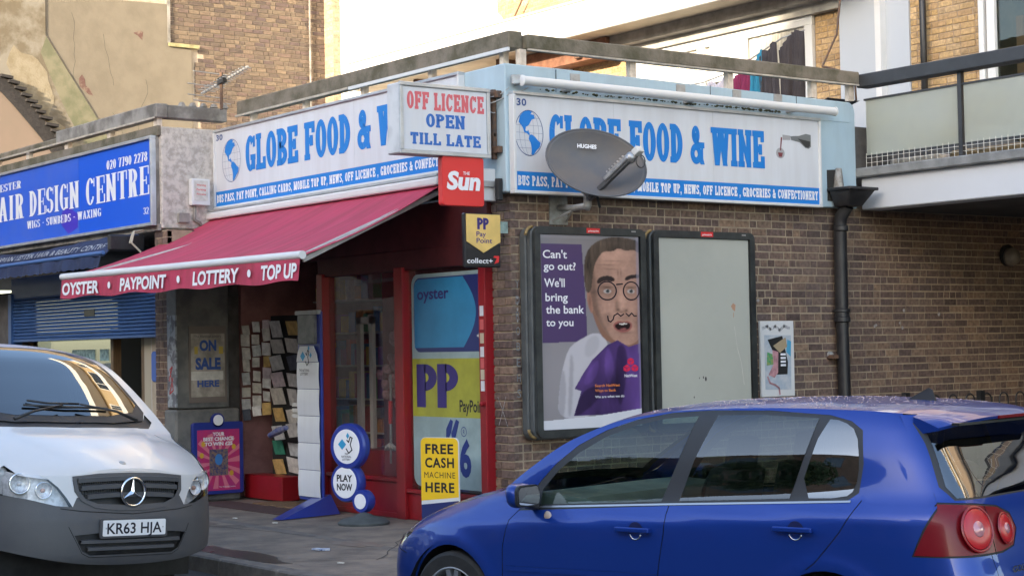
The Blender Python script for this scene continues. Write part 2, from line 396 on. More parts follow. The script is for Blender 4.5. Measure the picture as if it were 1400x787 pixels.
# pavement sheet with a rounded street corner
def kerb_line(off=0):
    cx, cy, r = 1.2, -1.65, 1.2 + off
    pts = [(-40, cy - r)] + [(cx + r * cos(radians(a)), cy + r * sin(radians(a))) for a in range(-90, 1, 9)] + [(cx + r, 40)]
    return pts
pl = kerb_line(-.15)
structure('pavement', MB().prism(pl + [(-40, 40)], (0, 0, 0), X, Y, Z, -.14, 0), m_pave)
kr = thing('kerb', 'worn grey granite kerb edging the corner pavement', 'kerb', (0, -2.85, 0))
# kerb stones, ~0.9 m each
path = []
a, b = kerb_line(0), kerb_line(-.15)
def pol_len(p):
    d = [0]
    for q, r_ in zip(p[:-1], p[1:]): d.append(d[-1] + math.hypot(r_[0] - q[0], r_[1] - q[1]))
    return d
da, db = pol_len(a), pol_len(b)
def at(p, d, s):
    for i in range(len(d) - 1):
        if d[i + 1] >= s or i == len(d) - 2:
            t = (s - d[i]) / (d[i + 1] - d[i]); return (p[i][0] + (p[i + 1][0] - p[i][0]) * t, p[i][1] + (p[i + 1][1] - p[i][1]) * t)
def kerb_stone(s0, s1):
    fa, fb = da[-1], db[-1]
    # match by distance on straights, by fraction of the arc on the bend
    n = 4; A_ = []; B_ = []
    for i in range(n + 1):
        s = s0 + (s1 - s0) * i / n; A_.append(at(a, da, s))
        L0 = 41.2; arcA = da[11] - da[1]; arcB = db[11] - db[1]
        sb = s if s < L0 else (L0 + (s - L0) * arcB / arcA if s < L0 + arcA else s - arcA + arcB)
        B_.append(at(b, db, sb))
    MB().prism(A_ + B_[::-1], (0, 0, 0), X, Y, Z, -.2, .003 + RND.uniform(0, .004)).build('kerb_stone', m_kerb, kr, bevel=.012)
s = 30.0
while s < 56: kerb_stone(s + .006, s + .9); s += .91
RG = random.Random(91); gm = MB()
for i in range(260):
    x, y = RG.uniform(-6, 2.3), RG.uniform(-2.6, -.2); r = RG.uniform(.008, .022); k = RG.random() * 6
    gm.add([(x + r * RG.uniform(.7, 1.2) * cos(k + j), y + r * RG.uniform(.7, 1.2) * sin(k + j), .0022) for j in (0, .9, 1.8, 2.7, 3.6, 4.5, 5.4)], [(0, 1, 2, 3, 4, 5, 6)])
tag(gm.build('gum_spots', mat('old_gum', (.10, .095, .09), .8, var=.8, vscale=3, vcol=(.26, .25, .24))), kind='stuff')
m_wet = mat('wet_patch', (.055, .047, .042), .28, var=.5, vscale=7, vcol=(.09, .078, .068), detail=8)
wp_ = [(-.95, -2.66), (-.5, -2.70), (.1, -2.69), (.55, -2.66), (.62, -2.58), (.3, -2.50), (.1, -2.42), (-.3, -2.40), (-.5, -2.46), (-.85, -2.44), (-1.1, -2.55)]
wp_ = [(a_ + RG.uniform(-.03, .03), b_ + RG.uniform(-.02, .02)) for a_, b_ in sum([[p_, ((p_[0] * 2 + q_[0]) / 3, (p_[1] * 2 + q_[1]) / 3), ((p_[0] + q_[0] * 2) / 3, (p_[1] + q_[1] * 2) / 3)] for p_, q_ in zip(wp_, wp_[1:] + wp_[:1])], [])]
structure('puddle_stain', MB().prism(wp_, (0, 0, 0), X, Y, Z, .0, .003), m_wet)
st2 = MB(); 
for x, y, r in ((1.1, -1.3, .22), (-.2, -1.5, .3), (-2.7, -1.6, .18), (.6, -.9, .15)):
    P0 = [(x + r * (1 + RG.uniform(-.3, .3)) * cos(t_ * .35), y + r * .5 * (1 + RG.uniform(-.3, .3)) * sin(t_ * .35)) for t_ in range(18)]; st2.add([(a_, b_, .0032) for a_, b_ in P0], [tuple(range(18))])
structure('pavement_stain', st2, mat('brown_stain', (.15, .105, .08), .7, var=.9, vscale=9, vcol=(.19, .16, .135), detail=9))
ck2 = MB()
for x0, y0, n_, dx, dy in ((-3.5, -1.9, 14, .17, .02), (-.4, -.9, 10, .12, -.11), (.9, -1.7, 9, -.05, -.1), (-2.0, -1.0, 8, -.1, -.16), (1.5, -.6, 10, .06, -.15)):
    L_ = [(x0, y0)]
    for i in range(n_): L_.append((L_[-1][0] + dx + RG.uniform(-.05, .05), L_[-1][1] + dy + RG.uniform(-.04, .04)))
    for q in stroke(L_, .009): shape(ck2, q, (0, 0, .0026), X, Y, Z)
tag(ck2.build('pavement_crack', mat('crack_pave', (.045, .04, .036), .95)), kind='stuff')
# repair trench in the asphalt
structure('pavement_patch', MB().prism([(-7, -1.05), (-2.5, -1.32), (2.2, -1.5), (2.2, -1.62), (-2.5, -1.46), (-7, -1.2)], (0, 0, 0), X, Y, Z, 0, .0012), mat('asphalt_patch', (.12, .105, .095), .85, var=.9, vscale=8, vcol=(.17, .15, .13), bump=.4))
# ================================================================== BRICKWORK
CO = .075
def brick_rows(mb_or_list, plane, c0, a0, a1, z0, z1, out=+1, proud=.008, jit=.0025, seedv=3, quoin=None, depth=.05, ls=.2, lh=.097, skip=None):
    """bricks on a wall plane. plane 'x' -> wall at x=c0 running in y ; 'y' -> wall at y=c0 running in x.
    returns list of (a_start,a_end,z0,z1) boxes"""
    R_ = random.Random(seedv); out_l = []
    n = int(round((z1 - z0) / CO))
    for r in range(n):
        zz = z0 + r * CO; a = a0; first = True
        pat = r % 2
        if pat: a += 0
        k = R_.random()
        while a < a1 - .02:
            L = lh if (first and pat) else (ls if R_.random() < .62 else lh)
            if not first and R_.random() < .06: L = ls * 1.32
            first = False
            e = min(a + L, a1)
            if a1 - e < .04: e = a1
            if not (skip and skip(a, e, zz)): out_l.append((a, e - (.012 if e < a1 else 0), zz + .0065 + R_.uniform(-.0015, .0015), zz + CO - .0065 + R_.uniform(-.0015, .0015)))
            a = e
    return out_l
def brick_box(mb, plane, c0, out, r, R_, proud=.008, depth=.05):
    p = .004 + R_.uniform(-.002, .002)
    if plane == 'x': mb.box(c0 - out * depth, c0 + out * p, r[0], r[1], r[2], r[3])
    else: mb.box(r[0], r[1], c0 - out * depth, c0 + out * p, r[2], r[3])
dark_cols = [(.085, .058, .050), (.15, .098, .078), (.11, .076, .066), (.18, .118, .086), (.125, .088, .078), (.21, .135, .092), (.16, .110, .088), (.25, .165, .11)]
m_brkA = brick_mat('dark_stock_brick', dark_cols, True, stain=(.11, .095, .085))
m_brkB = brick_mat('dark_stock_brick_far', dark_cols, False, stain=(.11, .095, .085))
m_mortar = mat('lime_mortar', (.38, .30, .205), .95, var=.7, vscale=5, vcol=(.22, .17, .12), bump=.4, bscale=120)
wall = thing('brick_wall', 'dark brown brick side wall of the corner shop under the long white fascia, running back into the shaded passage', 'brick wall', (0, 0, 0))
MB().box(-.22, 0, .0, 20, -.1, 3.0).build('mortar', m_mortar, wall)
MB().box(-.30, -.22, .0, .22, -.1, 3.0).build('mortar', m_mortar, wall)
RB = random.Random(5)
rows = brick_rows(None, 'x', 0, .0, 12.5, .0, 2.95, seedv=3)
cand = [r for r in rows if r[2] > .42 and r[0] < 7.6 and not (r[2] > .82 and r[3] < 2.6 and r[0] > .12 and r[1] < 2.66) and (r[2] > .9 or r[0] < .9) ]
# the ones that show largest: nearest to the corner
cand.sort(key=lambda r: r[0] - .8 * (r[1] - r[0]) * 3)
single = set(cand[:262]); share = {}
rest = MB()
corner_rows = brick_rows(None, 'y', -.008, -.28, .006, .0, 2.95, seedv=8, ls=.2)
cs = [r for r in corner_rows if .5 < r[2] < 2.9]; single_c = set(cs[:38])
def one_brick(plane, r, parent):
    """single brick, mesh shared between bricks of the same length"""
    key = (plane, round((r[1] - r[0]) / .004))
    if key not in share:
        L = r[1] - r[0]; m = MB()
        if plane == 'x': m.box(-.05, .004, 0, L, 0, .062)
        else: m.box(0, L, -.004, .05, 0, .062)
        o = m.build('brick', m_brkA, None, bevel=.004); share[key] = o
        share[key + ('used',)] = False
    o = share[key]
    if share[key + ('used',)]: c = o.copy(); COL.objects.link(c); o = c
    else: share[key + ('used',)] = True
    o.parent = parent
    j = RB.uniform(-.0015, .002)
    o.location = (j, r[0], r[2]) if plane == 'x' else (r[0], -.008 + j, r[2])
    o.rotation_euler = (RB.uniform(-.006, .006) if plane == 'x' else 0, RB.uniform(-.006, .006) if plane != 'x' else 0, 0)
    return o
for r in rows:
    if r in single: one_brick('x', r, wall)
    else: rest.cur = RB.random(); brick_box(rest, 'x', 0, 1, r, RB)
for r in corner_rows:
    if r in single_c: one_brick('y', r, wall)
    else: rest.cur = RB.random(); brick_box(rest, 'y', -.008, -1, r, RB)
rest.build('brick', m_brkB, wall, tone=True, kind='stuff')
# chalk cross and white paint specks on the wall
m_chalk = mat('chalk', (.42, .40, .38), .9, var=.8, vscale=60, vcol=(.12, .1, .09))
ch = MB()
for p in stroke([(-.07, 1.62 - .3), (.0, 1.5 - .3), (.07, 1.36 - .3)], .007) + stroke([(.05, 1.62 - .3), (-.02, 1.45 - .3), (-.06, 1.37 - .3)], .007): shape(ch, p, (-.14, -.0195, -.16), X, Z, -Y)
ch.build('chalk_cross', m_chalk, wall, label='chalk cross scrawled on the corner bricks')
sp = MB()
for yy, zz in ((4.62, 1.75), (4.98, 1.77), (5.05, 1.9), (5.02, 1.72), (4.6, 1.74), (5.6, 1.86), (2.95, 2.0)):
    shape(sp, ell(0, 0, .014 + .01 * RB.random(), .012 + .012 * RB.random(), 7), (.016, yy, zz), Y, Z, X)
for dz in (0, .05, .1, -.1): shape(sp, ell(0, 0, .01, .016, 6), (.016, .045, 1.92 + dz), Y, Z, X)
sp.build('paint_speck', m_chalk, wall, kind='stuff')

# ------------------------------------------------------------------ passage
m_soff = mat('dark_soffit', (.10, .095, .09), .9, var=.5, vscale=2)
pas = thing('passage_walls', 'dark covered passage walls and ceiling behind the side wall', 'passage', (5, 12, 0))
m_brkP = mat('dark_passage_brick', (.07, .05, .042), .9, var=.8, vscale=5)  # dark brown brick tone with random variation
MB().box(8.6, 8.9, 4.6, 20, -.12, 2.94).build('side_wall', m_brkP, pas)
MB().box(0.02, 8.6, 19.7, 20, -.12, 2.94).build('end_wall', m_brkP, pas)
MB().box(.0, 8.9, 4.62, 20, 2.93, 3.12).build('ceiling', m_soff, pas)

# ------------------------------------------------------------------ GLOBE SHOP BOX (roof, fascia)
m_fasc = mat('pale_blue_paint', (.40, .52, .58), .6, var=.5, vscale=2.2, vcol=(.32, .38, .41), bump=.15, bscale=25, stretch=(1, 1, .35))
m_roof = mat('roof_felt', (.12, .12, .12), .9, var=.6, vscale=3)
shop = thing('shop_building', 'single storey corner shop block with pale blue fascia board and flat roof', 'shop', (-2.6, 0, 0))
MB().box(-5.3, -.02, .45, 7.2, 3.0, 3.78).build('roof', m_roof, shop)
# fascia boards: street side and side street side
MB().box(-5.28, .1, -.11, .45, 2.93, 4.045).build('fascia', m_fasc, shop, bevel=.01)
sh = MB().prism([(.45, 2.93), (4.29, 2.93), (4.29, 3.9), (4.27, 3.97), (4.22, 4.0), (.45, 4.045)], (0, 0, 0), Y, Z, X, -.3, .1).build('fascia', m_fasc, shop, bevel=.008)
MB().box(.085, .104, .02, 4.2, 3.795, 3.83).build('moulding', m_fasc, shop)
m_moss = mat('green_moss', (.085, .095, .04), .95, var=.8, vscale=30, vcol=(.05, .045, .03), bump=.8)
ms = MB(); R2 = random.Random(4)
for i in range(130):
    y = .2 + 3.0 * R2.random() ** .7; z = 3.826 + R2.uniform(0, .012); r = R2.uniform(.006, .02)
    ms.lathe([(0, -r * .5), (r, 0), (r * .7, r * .5), (0, r * .8)], (.13, y, z), Z, 5)
ms.build('moss', m_moss, shop, kind='stuff')
for yy in (.67, 1.93, 2.65, 3.2): MB().box(.1, .108, yy - .06, yy + .05, 3.94, 4.01).build('patch_plate', m_galv, shop)
# timber end section of the fascia joint + cracks
for yy in (.45, 2.3, 3.45): MB().box(.1, .1025, yy, yy + .006, 3.86, 4.03).build('board_joint', m_dark, shop)
# thin plate coloured as the shaded hole at the far end of the fascia where the rainwater outlet comes through
hole = [(3.86, 2.99), (3.86, 3.30), (4.0, 3.31), (4.06, 3.22), (4.10, 3.10), (4.10, 2.99)]
MB().prism(hole, (0, 0, 0), Y, Z, X, .098, .1035).build('outlet_shade_plate', mat('hole_shade', (.03, .028, .025), .9), shop)
MB().tube([(.13, 4.0, 3.32), (.13, 3.99, 3.15), (.13, 3.98, 3.0)], [.03, .055, .05], 8).build('outlet_spout', mat('old_zinc', (.32, .31, .29), .7, var=.7, vscale=15, vcol=(.1, .08, .06)), shop, smooth=True)

# ------------------------------------------------------------------ terrace concrete rail on posts
rail = thing('terrace_rail', 'weathered mossy concrete handrail on short posts along the shop roof edge', 'railing', (0, 0, 4))
MB().box(-5.0, .06, -.03, .12, 4.19, 4.345).build('rail_beam', m_concmoss, rail, bevel=.01)
MB().box(.0, .13, .125, 4.34, 4.185, 4.315).build('rail_beam', m_concmoss, rail, bevel=.01)
MB().box(-2.6, .07, -.05, -.028, 4.165, 4.195).build('white_trim', m_white, rail)
MB().box(-5.0, -2.62, -.05, -.028, 4.175, 4.195).build('white_trim', mat('cream_trim', (.5, .44, .36), .7, var=.5, vscale=9), rail)
MB().box(.11, .135, .13, 4.34, 4.172, 4.188).build('white_trim', MATS['cream_trim'], rail)
m_post = mat('cream_post', (.72, .62, .50), .8, var=.5, vscale=12, vcol=(.4, .3, .22))
for xx in (-4.75, -3.6, -2.45, -1.25, -.12): MB().box(xx - .03, xx + .03, .02, .08, 4.03, 4.19).build('post', m_post, rail)
for yy in (.1, 1.36, 2.58, 3.72, 4.26): MB().box(.03, .09, yy - .035, yy + .035, 4.02, 4.185).build('post', m_post, rail)

# ------------------------------------------------------------------ HAIR SHOP (left), pier and fascia
hair = thing('hair_salon_building', 'left hand shop unit with mottled concrete fascia surround and brick piers', 'shop', (-8, -.8, 0))
m_peb = mat('pebbledash_concrete', (.56, .51, .45), .9, var=.8, vscale=14, vcol=(.33, .295, .255), bump=1, bscale=45, detail=14, lo=.42, hi=.6)
MB().box(-16, -5.28, -.8, .4, 2.95, 4.06).build('fascia', m_peb, hair, bevel=.012)
MB().box(-16, -5.3, .4, 7.2, 3.0, 3.80).build('roof', m_roof, hair)
MB().box(-16, -5.285, -.84, -.80, 3.965, 4.07).build('parapet_edge', m_concmoss, hair)
MB().box(-16, -5.3, -.83, -.80, 2.93, 3.0).build('lower_edge', m_conc, hair)
hr = thing('terrace_rail', 'grey concrete handrail with a missing chunk on posts above the blue salon sign', 'railing', (-8, -.8, 4))
MB().box(-8.1, -5.27, -.86, -.72, 4.155, 4.31).build('rail_beam', m_conc, hr, bevel=.01)
MB().box(-16, -8.1, -.84, -.72, 4.15, 4.24).build('rail_beam', m_concmoss, hr, bevel=.02)
MB().box(-5.42, -5.27, -.72, .0, 4.155, 4.30).build('rail_beam', m_conc, hr, bevel=.01)
MB().box(-16, -5.3, -.875, -.86, 4.145, 4.165).build('white_trim', MATS['cream_trim'], hr)
for xx in (-11.2, -10.2, -9.1, -7.85, -6.6, -5.36): MB().box(xx - .045, xx + .045, -.83, -.77, 4.05, 4.16).build('post', m_post, hr)
for k in range(5):
    MB().lathe([(0, 0), (.05, .02), (.03, .06), (0, .07)], (-5.38 + .02 * k, -.5 + .12 * k, 4.29), Z, 6).build('mortar_lump', m_conc, hr)
# piers of dark brick at the salon's right end
m_brkD = m_brkB
pier = thing('brick_pier', 'narrow dark brick pier between the salon shutter and the display cabinet', 'pier', (-5.4, -.8, 0))
MB().box(-5.48, -5.17, -.79, -.5, -.1, 2.93).build('mortar', m_mortar, pier)
pr = brick_rows(None, 'y', -.79, -5.48, -5.17, 0, 2.93, seedv=21)
lim = 0
for r in pr:
    if .9 < r[2] < 2.2:
        key = ('p', round((r[1] - r[0]) / .004))
        if key not in share: share[key] = MB().box(0, r[1] - r[0], -.008, .05, 0, .065).build('brick', m_brkA, None); o = share[key]
        else: o = share[key].copy(); COL.objects.link(o)
        o.parent = pier; o.location = (r[0] + 5.4, .01, r[2])
pm = MB()
for r in pr:
    if not .9 < r[2] < 2.2: pm.cur = RB.random(); brick_box(pm, 'y', -.79, -1, r, RB)
pm.build('brick', m_brkB, pier, tone=True, kind='stuff')
MB().box(-5.3, -5.17, -.5, .3, -.1, 2.93).build('return_wall', mat('dark_render', (.10, .09, .085), .8, var=.5), pier)

# ================================================================== UPPER FLATS (behind the terrace)
YW = 7.2
m_ybrkB = brick_mat('yellow_stock_brick_far', [(.42, .27, .12), (.50, .34, .17), (.35, .22, .11), (.55, .38, .20), (.30, .21, .12), (.46, .30, .13)], False, stain=(.36, .24, .12))
m_ybrkA = brick_mat('yellow_stock_brick', [(.42, .27, .12), (.50, .34, .17), (.35, .22, .11), (.55, .38, .20), (.30, .21, .12), (.46, .30, .13)], True, stain=(.36, .24, .12))
m_ymort = mat('pale_mortar', (.36, .27, .19), .95, var=.4, vscale=9)
flats = thing('apartment_block', 'yellow brick block of flats with white panels rising behind the shop roof terrace', 'block of flats', (0, YW, 3.3))
m_wrend = mat('white_render', (.78, .77, .74), .8, var=.35, vscale=.8, vcol=(.66, .63, .57), bump=.1)
MB().box(-14.7, 16, YW, YW + 9, 3.14, 9.2).build('wall', m_ymort, flats)
MB().box(-14.68, -9.98, YW - .06, YW, 3.8, 9.2).build('sky_white_panel', m_wrend, flats)  # white wall added to stay pure white, standing in for bright sky
# upper storeys, only ever seen reflected
m_ybig = mat('yellow_brick_upper', (.46, .35, .21), .9, var=.5, vscale=3, vcol=(.40, .30, .175), bump=.1)
MB().box(-14.7, 16, YW + .01, YW + 9, 9.2, 16.5).build('upper_wall', m_ybig, flats)
m_wdark = mat('window_glass_dark', (.03, .035, .04), .08, spec=.8)
for fl in range(3):
    z0 = 8.4 + fl * 2.7
    MB().box(-14.7, 16, YW - .75, YW, z0 + 1.75 - .5, z0 + 1.75 - .02).build('balcony_band', m_wrend, flats)
    for i in range(9):
        xx = -12.5 + i * 3.1
        w_ = MB().box(xx, xx + 1.7, YW - .05, YW + .05, z0 - .6, z0 + .85).build('window_frame', m_white, flats)
        MB().box(xx + .1, xx + .78, YW - .06, YW - .04, z0 - .5, z0 + .75).box(xx + .9, xx + 1.6, YW - .06, YW - .04, z0 - .5, z0 + .75).build('pane', m_wdark, w_)
# visible bricks of the flats: right hand strips are large enough to be single bricks
ysh = {}
def ybricks(x0, x1, z0, z1, seedv, single_=True, c0=YW):
    rs = brick_rows(None, 'y', c0, x0, x1, z0, z1, seedv=seedv, ls=.215, lh=.105)
    st = MB()
    for r in rs:
        if single_ and z0 + .3 < r[2] < 5.6:
            key = round((r[1] - r[0]) / .004)
            if key not in ysh: ysh[key] = MB().box(0, r[1] - r[0], -.008, .04, 0, .065).build('brick', m_ybrkA, None, bevel=.004); o = ysh[key]
            else: o = ysh[key].copy(); COL.objects.link(o)
            o.parent = flats; o.location = (r[0], c0 - YW + RB.uniform(-.003, .003), r[2] - 3.3)
        else: st.cur = RB.random(); brick_box(st, 'y', c0, -1, r, RB)
    if st.v: st.build('brick', m_ybrkB, flats, tone=True, kind='stuff')
ybricks(-3.17, -2.67, 4.05, 6.0, 31)
ybricks(-1.63, -.60, 3.45, 6.0, 32)
ybricks(1.65, 6.0, 3.45, 4.5, 34, False)
ybricks(-9.97, -6.68, 3.8, 7.5, 33, False)
# pale grey panels: a projecting one with a white strip, then a recessed one
m_gpanel = mat('pale_grey_panel', (.42, .45, .49), .6, var=.35, vscale=2.5, vcol=(.42, .44, .46), bump=.1, stretch=(1, 1, .3))
MB().box(-2.66, -2.08, YW - .12, YW, 3.3, 7.0).build('grey_panel', m_gpanel, flats)
MB().box(-2.08, -1.99, YW - .13, YW, 3.3, 7.0).build('white_strip', m_white, flats)
MB().box(-1.99, -1.63, YW - .03, YW, 3.3, 7.0).build('grey_panel', m_gpanel, flats)
MB().tube([(-1.36, YW - .1, 3.3), (-1.36, YW - .1, 7)], .04, 10).build('downpipe', m_black, flats, smooth=True)
wr = MB().box(-.57, -.50, YW - .09, YW - .0, 3.4, 6.3).box(-.47, -.36, YW - .07, YW, 3.4, 6.3).build('window_frame', m_white, flats, bevel=.006)
MB().box(-.36, 1.6, YW - .02, YW - .01, 3.4, 6.3).build('pane', glass('flat_glass', (.5, .55, .5)), wr)
MB().box(-.36, 1.6, YW - .008, YW - .002, 3.4, 6.3).build('dark_room', mat('room_dark', (.06, .05, .04), .8, var=.8, vscale=3, vcol=(.2, .13, .08)), wr)
MB().box(-.1, .0, YW - .016, YW - .009, 3.6, 5.2).build('curtain', mat('brown_curtain', (.20, .12, .07), .9), wr)
MB().box(.06, .5, YW - .016, YW - .009, 4.72, 4.86).build('blind', mat('grey_blind', (.3, .31, .30), .8), wr)
MB().box(.12, .26, YW - .016, YW - .009, 4.4, 4.68).build('blind', MATS['grey_blind'], wr)
# deck slab (white band) and soffit
slab = thing('balcony_slab', 'sunlit white access deck edge running behind the concrete rail', 'balcony', (-6, 6.45, 6))
MB().box(-13.2, -2.0, 6.45, YW - .001, 6.0, 6.10).build('soffit', mat('beige_soffit', (.52, .44, .34), .8, var=.3, vscale=2), slab)
MB().box(-13.22, -2.0, 6.38, 6.449, 5.985, 6.44).build('front_band', m_wrend, slab, bevel=.01)
MB().box(-13.22, -2.0, 6.36, 6.46, 6.44, 6.475).build('capping', mat('tan_capping', (.55, .42, .30), .7), slab)
MB().box(-7.0, -2.65, YW - .28, YW - .001, 5.84, 5.999).build('lintel_beam', mat('grey_beam', (.30, .28, .26), .8, var=.5, vscale=4), slab)
MB().box(-7.0, -2.65, YW - .12, YW - .002, 5.72, 5.838).build('lower_beam', mat('grey_beam2', (.42, .40, .36), .8, var=.4, vscale=4), slab)
for xx in (-11.6, -9.3): MB().box(xx - .06, xx + .06, YW - .5, YW - .002, 4.6, 5.999).build('timber_fin', mat('brown_timber', (.13, .07, .045), .8, var=.4), slab)
MB().box(-8.9, -6.9, YW - .35, YW - .01, 5.72, 5.99).build('timber_panel', mat('red_brown_brick', (.22, .10, .06), .85, var=.6, vscale=8), slab)
MB().box(-7.55, -7.43, YW - .42, YW - .3, 5.76, 5.99).build('timber_fin', MATS['brown_timber'], slab)
# white window units with net curtains behind the terrace
m_wframe = mat('upvc_white', (.62, .62, .60), .4)
m_net = mat('net_curtain', (.46, .44, .39), .9, var=.8, vscale=3, vcol=(.30, .28, .23), stretch=(14, 14, .4))
win = MB().box(-6.60, -6.44, YW - .06, YW, 3.9, 5.72).box(-6.60, -3.18, YW - .06, YW, 5.60, 5.72).box(-6.60, -3.18, YW - .06, YW, 3.9, 4.05)
for xx in (-5.62, -5.25, -4.75, -3.25): win.box(xx - .07, xx + .07, YW - .065, YW, 4.05, 5.60)
wn = win.build('window_frame', m_wframe, flats, bevel=.006)
MB().grid(140, 1, lambda u, v: (-6.5 + 3.3 * u, YW - .012 + .010 * sin(u * 190) * sin(u * 37), 4.0 + 1.62 * v)).build('curtain', m_net, wn, smooth=True)
MB().box(-5.05, -4.35, YW - .075, YW - .03, 5.1, 5.66).build('casement', m_wframe, wn, bevel=.005)
for xx, x2 in ((-8.75, -8.2), (-8.18, -8.1)): MB().box(xx, x2, YW - .08, YW, 3.8, 5.72).build('white_panel', m_wframe, flats)
# security light and loose cable at the top of the white band
lamp_w = thing('security_light', 'small white round floodlight with looping cable on the white band', 'light', (-9.4, 6.9, 6.6))
MB().lathe([(0, 0), (.13, .02), (.15, .08), (.1, .14), (0, .15)], (-9.35, 6.75, 6.56), (0.3, -1, 0), 16).build('lamp_body', m_wframe, lamp_w, smooth=True)
MB().tube([(-9.9, 7.05, 6.5), (-9.7, 7.05, 6.57), (-9.4, 7.05, 6.62), (-9.1, 7.05, 6.95), (-8.8, 7.05, 7.3)], .015, 6).build('cable', m_rust, lamp_w)

# tall stair pier at the left end of the flats
pierb = thing('brick_chimney_pier', 'sunlit buff brick pier at the left end of the white band', 'pier', (-14.8, 7.1, 3.8))
MB().box(-15.0, -14.69, 7.0, 7.32, 3.8, 11).build('mortar', m_ymort, pierb)
bb = MB()
for r in brick_rows(None, 'y', 7.0, -15.0, -14.69, 3.8, 9.5, seedv=41): bb.cur = RB.random(); brick_box(bb, 'y', 7.0, -1, r, RB)
for r in brick_rows(None, 'x', -14.69, 7.0, 7.32, 3.8, 9.5, seedv=42): bb.cur = RB.random(); brick_box(bb, 'x', -14.69, 1, r, RB)
bb.build('brick', brick_mat('buff_brick_far', [(.34, .24, .15), (.42, .31, .20), (.30, .20, .13), (.45, .34, .22)], False, stain=(.34, .26, .17)), pierb, tone=True, kind='stuff')

# ================================================================== TALL PARTY WALL (far left)
tall = thing('party_wall_building', 'tall old building side with brown stock brick and a tan rendered patch', 'building', (-15, 3, 3.8))
MB().box(-24, -15.01, 3.9, 7.3, 3.0, 12).box(-24, -15.02, -6, 3.9, 3.0, 12).build('wall_core', mat('buff_mortar', (.44, .36, .27), .95, var=.4, vscale=6), tall)
tcols = [(.11, .08, .062), (.16, .12, .083), (.085, .064, .055), (.19, .14, .095), (.135, .093, .076), (.10, .072, .066)]
m_tb = brick_mat('brown_stock_far', tcols, False, stain=(.20, .14, .09))
tb = MB()
def tskip(a, e, z): return a < 4.42 and z < 6.84
for r in brick_rows(None, 'x', -15.0, 3.93, 7.0, 3.8, 9.2, seedv=51, skip=tskip): tb.cur = RB.random() ** 1.2; brick_box(tb, 'x', -15.0, 1, r, RB)
for r in brick_rows(None, 'x', -15.0, 1.7, 3.93, 7.58, 9.2, seedv=52): tb.cur = RB.random(); brick_box(tb, 'x', -15.03, 1, r, RB)
tb.build('brick', m_tb, tall, tone=True, kind='stuff')
m_rend = mat('tan_render', (.18, .152, .112), .85, var=.7, vscale=2.2, vcol=(.145, .122, .088), bump=.35, bscale=14, detail=12)
MB().prism([(1.5, 3.6), (4.38, 3.6), (4.37, 5.2), (4.36, 6.78), (3.98, 6.80), (3.90, 7.52), (2.9, 7.50), (1.5, 7.62)], (-15, 0, 0), Y, Z, X, -.04, .035).build('render_patch', m_rend, tall, bevel=.01)
MB().box(-15.02, -14.93, 3.92, 4.48, 6.80, 6.86).build('ledge', mat('mossy_ledge', (.36, .32, .16), .9, var=.6, vscale=12), tall)
MB().box(-15.02, -14.955, 3.905, 3.955, 6.86, 9.3).build('brick_edge', m_conc, tall)
# exposed brick scars in the render
m_scar = mat('exposed_red_brick', (.11, .055, .045), .9, var=.9, vscale=14, vcol=(.20, .15, .11))
for pts in ([(2.31, 6.12), (2.37, 6.20), (2.42, 6.12), (2.43, 6.02), (2.50, 5.98), (2.56, 5.86), (2.48, 5.88), (2.40, 5.94), (2.33, 6.0)],
            [(3.28, 6.97), (3.40, 7.02), (3.46, 7.0), (3.44, 6.86), (3.36, 6.93)]):
    MB().prism(pts, (-15, 0, 0), Y, Z, X, .03, .039).build('render_scar', m_scar, tall)
MB().tube([(-14.95, 6.67, 9.2), (-14.95, 6.67, 4.3)], .018, 6).build('cable', m_conc, tall)
RC = random.Random(77); ck = MB()
for y0, z0, n_, dy, dz in ((2.2, 7.2, 9, .02, -.14), (2.75, 6.9, 7, .05, -.12), (3.5, 6.2, 8, -.02, -.13), (2.9, 5.6, 6, .03, -.1)):
    L_ = [(y0, z0)]
    for i in range(n_): L_.append((L_[-1][0] + dy + RC.uniform(-.05, .05), L_[-1][1] + dz + RC.uniform(-.03, .03)))
    for q in stroke(L_, .006): shape(ck, q, (-14.964, 0, 0), Y, Z, X)
ck.build('hairline_crack', mat('crack_dark', (.07, .06, .045), .9), tall, kind='stuff')
# old buttress with stained render and green run-off, in front of the patch
m_but = mat('stained_render', (.215, .19, .148), .9, var=1, vscale=1.7, vcol=(.135, .108, .07), bump=.7, bscale=9, detail=14, lo=.44, hi=.56)
butt = thing('rendered_buttress', 'stained flaking rendered wall with a green diagonal edge and ragged tiled verge', 'wall', (-14.6, 1, 3.8))
MB().prism([(-6, 3.5), (-6, 12), (1.75, 12), (1.75, 6.80), (2.65, 5.45), (3.25, 4.5), (3.25, 3.5)], (-15, 0, 0), Y, Z, X, -.02, .06).build('stained_wall', m_but, butt, bevel=.01)
MB().prism([(1.755, 6.76), (1.66, 6.5), (1.90, 5.95), (2.12, 5.5), (2.42, 5.0), (2.85, 4.3), (3.24, 4.45), (2.65, 5.44)], (-15, 0, 0), Y, Z, X, .058, .0612).build('green_stain', mat('algae_green', (.12, .12, .068), .9, var=.9, vscale=4, vcol=(.19, .17, .11), detail=8), butt)
m_flake = mat('flaked_render', (.26, .22, .15), .95, var=.8, vscale=5, vcol=(.19, .15, .09), bump=.6)
